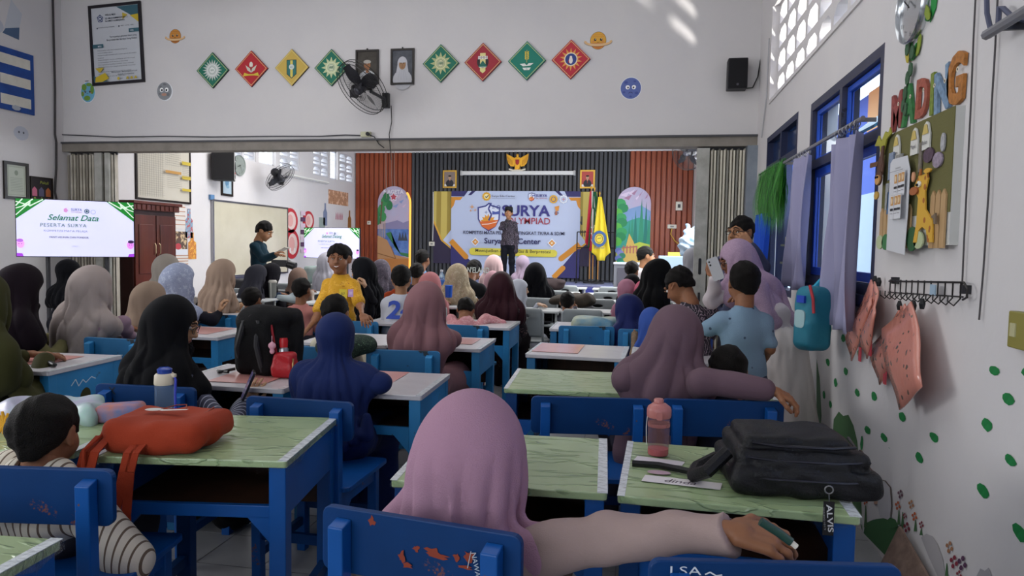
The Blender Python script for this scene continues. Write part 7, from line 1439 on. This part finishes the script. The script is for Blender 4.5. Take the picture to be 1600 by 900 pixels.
wt = thing('metal_frame_table', 'thin black metal frame stand on the stage right of the banner', 'stand', (-1.0, 15.9, .585)); fr_ = MB()
for x_ in (-.42, .42): fr_.tube([(x_, 0, 0), (x_, 0, 1.15)], .014, 6).tube([(x_, -.2, .01), (x_, .2, .01)], .014, 6)
fr_.tube([(-.42, 0, .80), (.42, 0, .80)], .012, 6).tube([(-.42, 0, .06), (.42, 0, .06)], .012, 6).tube([(-.42, 0, 1.15), (.42, 0, 1.15)], .012, 6); fr_.build('frame', BLACK, wt)
# printer cabinet and glass case at the right of the stage
pc = thing('glass_cabinet', 'grey glass-fronted cabinet beside the man in white', 'cabinet', (-.02, 12.2, 0)); MB().box(-.42, .42, -.2, .2, 0, 1.12).build('body', mat('6a6c74', rough=.4), pc); MB().box(-.36, .36, -.215, -.2, .1, 1.06).build('glass_door', mat('4c4a54', rough=.08, coat=1), pc); MB().box(-.43, .43, -.22, .2, 1.12, 1.15).build('top', mat('b4b6bc'), pc); MB().box(.30, .33, -.225, -.215, .5, .7).build('handle', STEEL, pc)
x_, z_ = atY(1052, 390, 13.6).x, 0; pr = thing('printer', 'light blue-grey printer with yellow papers on a white stand', 'printer', (x_, 13.6, 0)); MB().box(-.32, .32, -.25, .25, 0, 1.02).build('stand', mat('b4b8bc'), pr); MB().box(-.27, .27, -.25, .2, 1.02, 1.26).build('body', mat('9cb0c0'), pr, bevel=.02); MB().box(-.1, .12, -.2, .0, 1.26, 1.33).build('papers', mat('d9c850'), pr)
cb2 = thing('blue_hanging_bag', 'bundle of blue and white plastic bags hanging by the right gate', 'bag', tuple(atY(1076, 378, 9.6))); softobj('bag', [soft([('e', (0, 0, -.05), (.13, .1, .16), None), ('c', (.05, 0, .05), (.09, 0, .22), .05, .03), ('c', (-.04, 0, .05), (-.02, 0, .2), .05, .03)], .012, fold=wrink(3, .012, 2), k=.03)], mat('6a98c0', rough=.35, pat='mottle', c2='c8d4dc', sc=9, amt=.5), cb2)
# ================================================================== BAGS, BOTTLES, PHONES
TZ = .7225
def bag(name, lb, cat, loc, rz, parts, m, res=.008, fold=None, k=.02, tilt=None):
    t = thing(name, lb, cat, loc, math.radians(rz)); softobj('body', [soft(parts, res, fold=fold, k=k)], m, t); return t
# orange backpack lying on its back
ORC = cloth('a23e26', '8f341e', sc=6, rough=.8, bump=.3); ob = bag('backpack', 'orange backpack lying flat on the left green desk with its straps hanging down', 'backpack', tuple(atz(262, 694, TZ)), 8, [('b', (0, .02, .055), (.135, .10, .008), .032), ('b', (.0, -.04, .045), (.12, .06, .01), .03), ('c', (-.1, -.09, .035), (.1, -.09, .035), .035, .035), ('c', (-.15, .06, .045), (-.15, -.05, .04), .04, .035), ('c', (.13, .1, .05), (.15, -.0, .045), .035, .035)], ORC, .006, wrink(2, .0035, 1.5), .03)
MB().tube([(-.155, -.085, .075), (0, -.11, .082), (.16, -.075, .078)], .0035, 6).tube([(.10, .12, .098), (.115, .02, .1), (.15, -.06, .085)], .0035, 6).build('zip', mat('8c3018', rough=.5), ob, smooth=True)
for x0, x1, l in ((-.165, -.155, .06), (-.135, -.13, .13), (-.03, -.055, .27), (-.01, -.02, .26)):
    v = [(x0, -.10, .05), (x0, -.175, .02), (x0, -.20, -.03), (x1, -.205, -.03-l*.5), (x1, -.205, -.03-l)]; m_ = MB()
    for p, q in zip(v[:-1], v[1:]): m_.bar(p, q, .028, .004, up=(0, 1, 0) if p[2] < .0 else (0, 0, 1))
    m_.build('strap', ORC, ob)
MB().tube([(-.15, -.1, .06), (-.16, -.19, .03), (-.15, -.21, -.05)], .006, 6).build('strap_edge', ORC, ob)
f = Flat((1, 0, 0), (0, 1, 0)); f.lay = 1; f.ell(-.05, .03, .03, .02, 'd0ccc8', 14); f.poly([(-.02, .01), (.06, .03), (.06, .045), (-.02, .03)], 'd8d4d0'); f.build('white_tag', ob, loc=(0, -.02, .113))
MB().tube([(-.03, .02, .113), (.0, .06, .118), (.03, .07, .118), (.05, .03, .115)], .002, 5).build('cord', mat('7a2c18'), ob)
# black laptop backpack
LB = mat('0d0d11', spec=.35, rough=.5, pat='mottle', c2='0e0e12', sc=12, bump=.3, bsc=160)
bb = bag('backpack', 'large black laptop backpack on the right green desk with a name key tag', 'backpack', (.455, 2.15, TZ), 3, [('b', (0, 0, .04), (.175, .14, .016), .024), ('k', .006), ('b', (-.005, .005, .088), (.155, .12, .012), .022), ('b', (-.015, .01, .128), (.125, .095, .006), .02), ('b', (-.01, -.10, .082), (.11, .03, .004), .02), ('c', (-.18, .02, .04), (-.13, .12, .05), .035, .03)], LB, .005, wrink(5, .0022, 2.2), .008)
for z, w_, d_ in ((.066, .195, .162), (.112, .172, .14), (.146, .14, .115)): MB().tube([(-w_, -d_*.3, z), (-w_*.97, -d_*.93, z-.008), (-w_*.5, -d_*1.02, z-.012), (w_*.5, -d_*1.02, z-.012), (w_*.97, -d_*.93, z-.008), (w_, -d_*.3, z)], .0045, 6).build('zip', mat('2c2c34', rough=.25, metal=.4), bb, smooth=True)
MB().tube([(-.2, -.08, .1), (-.26, -.11, .05), (-.29, -.06, .02), (-.27, .03, .015), (-.2, .1, .03)], .02, 8).build('strap', LB, bb, smooth=True)
MB().tube([(-.29, .0, .012), (-.38, .06, .008), (-.46, .07, .006)], .011, 6).build('loose_strap', BLACK, bb, smooth=True)
kt = thing('key_tag', 'black key tag reading ALVIS hanging from the laptop backpack', 'key tag', tuple(atY(1294, 765, 1.885))); MB().tube([(.010*math.cos(a_), -.008, .010*math.sin(a_)+.002) for a_ in [2*PI*k/14 for k in range(14)]], .0018, 6, closed=True).build('ring', STEEL, kt)
MB().tube([(0, -.008, -.008), (.002, -.008, -.03)], .0015, 5).build('chain', STEEL, kt); MB().box(-.012, .014, -.012, -.007, -.115, -.028).build('tag', BLACK, kt)
f = Flat((math.sin(.1), 0, -math.cos(.1)), (math.cos(.1), 0, math.sin(.1))); f.n = Vector((0, -1, 0)); f.lay = 3; f.text('ALVIS', 0, 0, .013, 'd8d8d8', w=.072, off=.02); f.text('2023021019', 0, -.009, .004, 'b0b0b0', w=.06); f.build('lettering', kt, loc=(-.003, -.0125, -.07))
# blue pouch behind the black backpack
pb2 = bag('pouch', 'dark teal pouch poking out behind the laptop backpack', 'pouch', (.60, 2.36, TZ-.005), 0, [('e', (0, 0, .06), (.05, .06, .06), None), ('c', (0, -.03, .05), (.02, -.05, .0), .04, .035)], cloth('1c3444'), .008)
# black backpack upright on the middle-left desk
b3 = bag('backpack', 'big black upright backpack on the desk left of the girl in navy', 'backpack', tuple(atz(420, 583, TZ)), -6, [('b', (0, .04, .15), (.08, .045, .10), .05), ('b', (-.03, -.02, .13), (.06, .04, .09), .04), ('e', (-.04, .0, .22), (.09, .09, .09), None)], mat('0a0a0d', spec=.2, rough=.7, bump=.3, bsc=200), .009, wrink(4, .005, 1.3), .04)
b3.scale = (1.12, 1.0, 1.12); MB().tube([(-.09, -.07, .02), (-.10, -.10, .12), (-.07, -.09, .24), (-.02, -.03, .30)], .016, 8).tube([(.02, -.08, .02), (.0, -.10, .14), (.0, -.08, .25)], .014, 8).build('strap', mat('1c1c22', rough=.6), b3, smooth=True); MB().tube([(-.14, -.06, .02), (-.2, -.1, .006), (-.23, -.07, .006), (-.15, -.1, .01)], .007, 6).build('loose_strap', BLACK, b3, smooth=True)
p = atz(449, 588, TZ); rb = bag('handbag', 'red handbag leaning on the right side of the big black backpack', 'handbag', (p.x, p.y-.02, TZ), -8, [('b', (0, 0, .065), (.035, .015, .04), .022), ('b', (0, 0, .03), (.045, .02, .01), .02)], mat('b01824', rough=.45, bump=.3, bsc=60), .006, wrink(7, .003, 2), .02)
MB().tube([(-.045, -.01, .12), (-.06, -.02, .22), (-.09, .0, .30), (-.10, .03, .33)], .006, 6).build('strap', mat('8c1420'), rb, smooth=True); MB().tube([(.06, -.02, .10), (.065, -.03, .06), (.06, -.03, .02)], .004, 5).build('chain', mat('b8a070', metal=.8, rough=.3), rb)
rbt = thing('water_bottle', 'red-capped steel flask standing in the red handbag', 'bottle', (p.x-.02, p.y, TZ+.06)); MB().lathe([(.026, 0), (.026, .08), (.02, .09)], 16).build('flask', STEEL, rbt, smooth=True); MB().lathe([(.022, .088), (.023, .12), (.018, .135), (0, .136)], 16).build('cap', mat('c01c24', rough=.4), rbt, smooth=True)
ch_ = thing('plush_charm', 'pink plush charm dangling from the red handbag strap', 'charm', (p.x-.055, p.y-.05, TZ+.16)); softobj('charm', [soft([('e', (0, 0, -.0), (.02, .014, .018), None), ('e', (0, 0, -.028), (.013, .01, .014), None), ('c', (0, 0, .018), (0, 0, .05), .003, .003)], .004, k=.006)], mat('d8a0b0', rough=.9), ch_)
# bottles
def bottle(lb, loc, kind, name='water_bottle', s=1.0):
    t = thing(name, lb, 'bottle', loc); t.scale = (s, s, s); CLR = mat('c8dce8', rough=.05, trans=.85, ior=1.2, alpha=.6)
    if kind == 'jug':
        MB().lathe([(.030, 0), (.036, .004), (.036, .10), (.034, .104)], 24).build('body', CLR, t, smooth=True); MB().lathe([(.0365, .10), (.038, .105), (.036, .135), (.03, .142), (0, .143)], 24).build('collar', mat('cfc4b0', rough=.5), t, smooth=True); MB().lathe([(.025, .142), (.027, .158), (.018, .165), (0, .166)], 20).build('lid', mat('2c4cb0', rough=.2, trans=.3), t, smooth=True)
        MB().tube([(.036, 0, .14), (.046, 0, .12), (.046, -.004, .06), (.052, -.01, .0)], .0045, 8).build('carry_strap', mat('2c3cb8', rough=.4), t, smooth=True); MB().box(.028, .046, -.008, .008, .128, .142).build('latch', mat('cfc4b0'), t, bevel=.003)
    elif kind == 'shaker':
        PKT = mat('cf8c88', rough=.2, trans=.5, ior=1.2, alpha=.8); MB().lathe([(.028, 0), (.0305, .004), (.032, .115), (.031, .118)], 28).build('body', mat('c89c9c', rough=.08, trans=.75, ior=1.15, alpha=.55), t, smooth=True); MB().lathe([(.029, .002), (.0295, .02), (0, .021)], 20).build('bottom_drink', mat('c86a70', rough=.2), t, smooth=True)
        MB().lathe([(.034, .112), (.0355, .118), (.0355, .134), (.033, .142), (.020, .152), (.014, .154)], 28).build('lid', mat('b87470', rough=.35), t, smooth=True); MB().lathe([(.014, .152), (.0145, .162), (.012, .166), (0, .1665)], 18, (-.002, 0, 0)).build('spout', mat('b87470', rough=.35), t, smooth=True); MB().prism([(a, b+.122) for a, b in rrect(.018, .024, .006)], 'y', -.039, -.034).build('latch', mat('b87470', rough=.35), t); MB().lathe([(.0325, .085), (.033, .09), (.0325, .095)], 24).build('band', PKT, t, smooth=True); MB().tube([(-.033, 0, .12), (-.036, -.004, .08), (-.034, -.01, .03)], .0012, 5).build('cord', WHITE, t)
    elif kind == 'tumbler': MB().lathe([(.032, 0), (.038, .005), (.042, .13), (.04, .13)], 24).build('body', mat(lb.split()[-1] if False else '1f5cc8', rough=.35), t, smooth=True); MB().lathe([(.043, .128), (.044, .136), (0, .138)], 24).build('lid', mat('2c6cd8'), t, smooth=True)
    elif kind == 'pet': MB().lathe([(.028, 0), (.032, .006), (.032, .12), (.03, .14), (.012, .175), (.012, .19)], 20).build('body', CLR, t, smooth=True); MB().lathe([(.0325, .05), (.0325, .10)], 20).build('label', mat('3a70c8'), t, smooth=True); MB().lathe([(.014, .186), (.014, .205), (0, .206)], 14).build('cap', mat('d8dce4'), t, smooth=True)
    elif kind == 'mug': MB().lathe([(.033, 0), (.036, .01), (.042, .16)], 20).build('body', mat('7a7c78', rough=.4, pat='stripes', c2='c8c8c0', sc=6), t, smooth=True); MB().lathe([(.045, .158), (.046, .17), (.035, .185), (0, .186)], 20).build('lid', mat('b8b4ac', rough=.4), t, smooth=True)
    return t
bottle('clear water bottle with cream collar, blue lid and blue strap on the left green desk', tuple(atz(258, 641, TZ)), 'jug', s=1.05)
bottle('dusty pink shaker bottle on the right green desk', tuple(atz(1028, 710, TZ)), 'shaker', 'shaker_bottle', 1.12)
bottle('royal blue tumbler on the desk beside the standing boy', tuple(atz(1103, 549, TZ)), 'tumbler', 'tumbler', 1.1)
bottle('small water bottle with blue label on the grey desks at left', tuple(atz(412, 455, TZ)), 'pet', s=1.2); bottle('patterned travel mug beside the small water bottle', tuple(atz(426, 465, TZ)), 'mug', 'travel_mug', 1.15)
bottle('water bottle standing by the cream floral headscarf', tuple(atY(690, 440, 8.4)-Vector((0, 0, .1))), 'pet', s=1.2); bb_ = bottle('light blue plastic bottle in front of the cream floral headscarf', tuple(atY(701, 462, 7.5)-Vector((0, 0, .02))), 'tumbler', s=1.0)
# phones and hand-held things
def phone(lb, loc, d, n, c='26262c', scr=None):
    t = thing('phone', lb, 'phone', loc); d = Vector(d).normalized(); n = Vector(n); n = (n-d*n.dot(d)).normalized(); s = d.cross(n); m_ = MB(); h, w, e = .070, .034, .005
    P = lambda a, b, q: s*a+d*b+n*q; m_.add([P(a, b, -e) for a, b in rrect(w*2, h*2, .01)]+[P(a, b, e) for a, b in rrect(w*2, h*2, .01)], [tuple(range(19, -1, -1)), tuple(range(20, 40))]+[(i, (i+1) % 20, 20+(i+1) % 20, 20+i) for i in range(20)]); m_.build('case', mat(c, rough=.3), t)
    if scr: m_ = MB(); m_.add([P(a, b, e+.0006) for a, b in rrect(w*1.8, h*1.85, .007)], [tuple(range(20))]); m_.build('screen', mat(scr, rough=.1, emit=.25), t, fix=False)
    else:
        for q in (0, 1): MB().lathe([(.006, 0), (.006, .002), (0, .002)], 10, tuple(P(-.02, .05-.02*q, e)), ax=tuple(n)).build('lens', BLACK, t)
    return t
phone('phone with a violet screen held by the woman in the black headscarf', wp(388, 602, 2.92), (.35, .15, .9), (-.75, -.55, .35), scr='5c5474')
phone('pale phone held up by the woman in the speckled mauve headscarf', wp(1118, 420, 4.36), (-.35, .1, .9), (-.45, -.85, .1), c='b0b0b4')
t = thing('tablet', 'tablet held by the young man before the whiteboard', 'tablet', wp(440, 392, 8.95)); MB().bar((-.09, 0, -.04), (.09, 0, .05), .14, .01).build('tablet', mat('b4aea4', rough=.4), t)
cm_ = thing('camera_on_gimbal', 'black camera on a gimbal in front of the young man', 'camera', wp(440, 412, 8.7)); MB().box(-.12, .10, -.06, .06, -.04, .05).build('body', BLACK, cm_, bevel=.01); MB().lathe([(.05, 0), (.055, .12), (.04, .125)], 16, (.08, 0, -.0), ax=(1, 0, -.3)).build('lens', BLACK, cm_, smooth=True); MB().tube([(-.08, 0, -.04), (-.1, 0, -.2)], .02, 8).build('grip', DGREY, cm_)
t = thing('microphone', 'black microphone held at the mouth by the man on the stage', 'microphone', wp(793, 345, 15.1)); MB().tube([(0, 0, 0), (-.03, -.02, -.15)], .014, 8).build('handle', BLACK, t); MB().lathe([(0, .03), (.02, .02), (.025, 0), (.018, -.02)], 12).build('head', DGREY, t, smooth=True)
gt = thing('green_marker', 'dark green marker held in the pink-scarfed girl hand', 'marker', wp(1216, 832, 1.47)); MB().tube([(-.035, .0, .02), (0, 0, .0), (.025, -.005, -.016)], .009, 10).build('barrel', mat('1c4038', rough=.35), gt, smooth=True); MB().tube([(.022, -.0045, -.014), (.035, -.006, -.024)], .006, 8).build('tip', mat('d8d4c8'), gt)
# pouches and clothes on desks
bag('folded_jacket', 'pale blue-grey jacket heap on the far left desk beside the boy with the pink collar', 'jacket', tuple(atz(452, 470, TZ)), 10, [('e', (0, 0, .03), (.16, .10, .045), None), ('e', (.08, .02, .04), (.1, .09, .05), None)], cloth('a8b4b8'), .012, wrink(8, .01, 1.2), .04)
bag('handbag', 'teal patterned bag on a desk left of the yellow-shirted boy', 'handbag', tuple(atz(497, 442, TZ)), 0, [('b', (0, 0, .13), (.17, .06, .10), .05)], cloth('7aa49c', '8a7c80', sc=4), .014, wrink(9, .008), .03)
bag('backpack', 'brown-green scrunched bag on the grey desks right of the small boy', 'backpack', tuple(atz(905, 478, TZ)), 0, [('e', (-.0, 0, .06), (.20, .13, .075), None), ('e', (.05, -.02, .08), (.12, .1, .06), None), ('e', (-.22, .02, .05), (.12, .1, .06), None)], mat('2c2a22', rough=.8, pat='mottle', c2='4a3c30', sc=9), .012, wrink(12, .012, 1.3), .04)
bag('backpack', 'dark maroon bag on a grey desk below the event banner', 'backpack', tuple(atz(864, 452, TZ)), 0, [('e', (0, 0, .08), (.2, .14, .10), None)], mat('2a1c1e', rough=.8), .015, wrink(13, .012), .04)
bag('backpack', 'turquoise and cream bag propped behind the pair of turquoise chairs', 'backpack', tuple(atz(925, 512, TZ)), 8, [('b', (0, 0, .02), (.12, .07, .02), .05), ('e', (.13, .02, .03), (.12, .1, .06), None)], mat('3a8cb8', rough=.7, pat='mottle', c2='b8b48c', sc=4, amt=.6), .010, wrink(14, .008), .04)
bag('backpack', 'grey shoulder bag on the desk right of the sand headscarf', 'backpack', tuple(atz(385, 452, TZ)), 0, [('b', (0, 0, .06), (.15, .09, .04), .04)], mat('3c3c40', rough=.7), .014, wrink(15, .008), .03)
bag('green_patterned_cloth', 'dark green batik cloth heap behind the navy headscarf', 'cloth', (-1.62, 3.86, .78), 0, [('e', (-.1, 0, .0), (.16, .07, .07), None), ('e', (.02, .02, .03), (.1, .07, .06), None)], mat('24342c', rough=.85, pat='flowers', c2='1c2a24', c3='6c8a6c', sc=30), .009, wrink(16, .006), .03)
pl = bag('plastic_bag', 'crumpled mint and lilac plastic bags on the far left green desk', 'bag', (-2.16, 2.27, TZ), 0, [('e', (-.12, .0, .03), (.14, .09, .035), None), ('e', (.08, .06, .03), (.10, .07, .035), None), ('e', (.16, -.04, .03), (.07, .05, .035), None)], mat('9cc8b4', rough=.35, pat='mottle', c2='b8a8cc', sc=5, amt=.5), .008, wrink(17, .012, 1.6), .03)
bag('blue_pencil_case', 'small blue and orange pencil pouch beside the crumpled plastic bags', 'pouch', (-1.90, 2.30, TZ), 20, [('b', (0, 0, .03), (.06, .03, .015), .018)], mat('4a7cb8', rough=.5, pat='mottle', c2='c87a5c', sc=9, amt=.4), .007, wrink(18, .003), .02)
t = thing('yellow_flower_toy', 'yellow paper flower beside the boy at bottom left', 'toy', tuple(atz(8, 662, TZ+.03))); m_ = MB()
for k in range(12): a_ = 2*PI*k/12; m_.tube([(0, 0, 0), (.045*math.cos(a_), -.01, .045*math.sin(a_))], .008, 6, r2=.004)
m_.build('petals', mat('d9a02c'), t)
bag('book_bag_strap', 'black shoulder strap lying on the left desk with the scribble', 'strap', tuple(atz(72, 570, TZ)), 0, [('c', (-.1, .06, .02), (.1, -.05, .012), .018, .012), ('c', (-.04, .08, .01), (-.02, -.02, .02), .012, .012)], BLACK, .007)
# teal backpack on the bending woman's back
tb_ = bag('backpack', 'turquoise child backpack hanging from the shoulder of the woman in the white dress', 'backpack', wp(1270, 492, 4.2), -62, [('b', (0, 0, -.02), (.035, .03, .13), .05), ('k', .015), ('b', (.01, -.05, -.10), (.035, .012, .05), .03)], mat('267a90', rough=.6, bump=.2), .009, wrink(19, .003), .03)
MB().prism([(a_, b_-.02) for a_, b_ in rrect(.08, .10, .025)], 'y', -.092, -.082).build('clear_pocket', mat('a8c8cc', rough=.2), tb_); MB().tube([(-.0, .0, .15), (-.01, .06, .2), (-.02, .15, .19)], .014, 6).build('strap', mat('2aa0c0'), tb_); MB().box(-.03, .03, -.09, -.075, .07, .11).build('buckle', mat('2448b8'), tb_)
MB().tube([(.06, -.08, .17), (.10, -.09, .1), (.11, -.09, .02)], .008, 6).build('red_ribbon', mat('c03840'), tb_)
# ---- lettering on clothes, name tags
def stick(px, py, Y, nrm, parent_rot, draw, name, person_obj):
    n = Vector(nrm).normalized(); u = Vector((0, 0, 1)).cross(n).normalized(); v = n.cross(u); g = Flat(tuple(u), tuple(v)); g.n = n; g.lay = 1; draw(g); o = g.build(name, None); o.location = wp(px, py, Y)
    o.parent = person_obj; bpy.context.view_layer.update(); o.matrix_parent_inverse = (Matrix.Translation(person_obj.location) @ Matrix.Rotation(person_obj.rotation_euler.z, 4, 'Z')).inverted(); return o
JN = mat('2f4cb0', rough=.6)
stick(626, 488, 5.80, (.02, -1, .12), 0, lambda g: g.text('24', 0, -.06, .15, JN, w=.26, off=.03, shear=.1), 'jersey_number', p29)
stick(744, 424, 8.36, (.1, -1, .35), 0, lambda g: g.text("AN'ELAND", 0, -.02, .07, 'c8d0cc', w=.32, off=.02), 'shirt_lettering', pt)
stick(536, 459, 5.185, (.2, -1, .05), 0, lambda g: (g.rect(-.03, -.035, .03, .035, 'd9c030'), g.text('07', 0, -.012, .022, '3a3a20')), 'name_tag', p34)
stick(548, 458, 5.19, (.3, -1, .05), 0, lambda g: (g.rect(-.02, -.03, .02, .03, 'c49cd0'), g.rect(-.012, -.012, .012, .012, 'd8c0e0')), 'name_tag', p34)
# scribble on the desk side and letters on the chair
t = Flat((0, 1, 0), (0, 0, 1)); t.line([(-.12, 0), (-.09, .03), (-.07, -.01), (-.04, .02), (-.02, .0), (.02, .025), (.05, .01)], .005, 'c8d4dc'); o = t.build('chalk_scribble', None, loc=(-2.945, 3.33, .62)); q = bpy.data.objects['school_desk.012'] if 'school_desk.012' in bpy.data.objects else None
if q: o.parent = q; bpy.context.view_layer.update(); o.matrix_parent_inverse = q.matrix_world.inverted()
f = Flat((1, 0, 0)); [f.text(c, -.15, .735-.045*k, .03, '101418', off=.02) for k, c in enumerate('XA')]
for nm in ('school_chair.005', 'school_chair.009'):
    if nm in bpy.data.objects: q = bpy.data.objects[nm]; o = f.build('ink_marks', q, loc=(.0, -.1955, 0)) if nm.endswith('5') else Flat((1, 0, 0)).text('X', -.13, .735, .03, '101418').build('ink_marks', q, loc=(0, -.1955, 0))
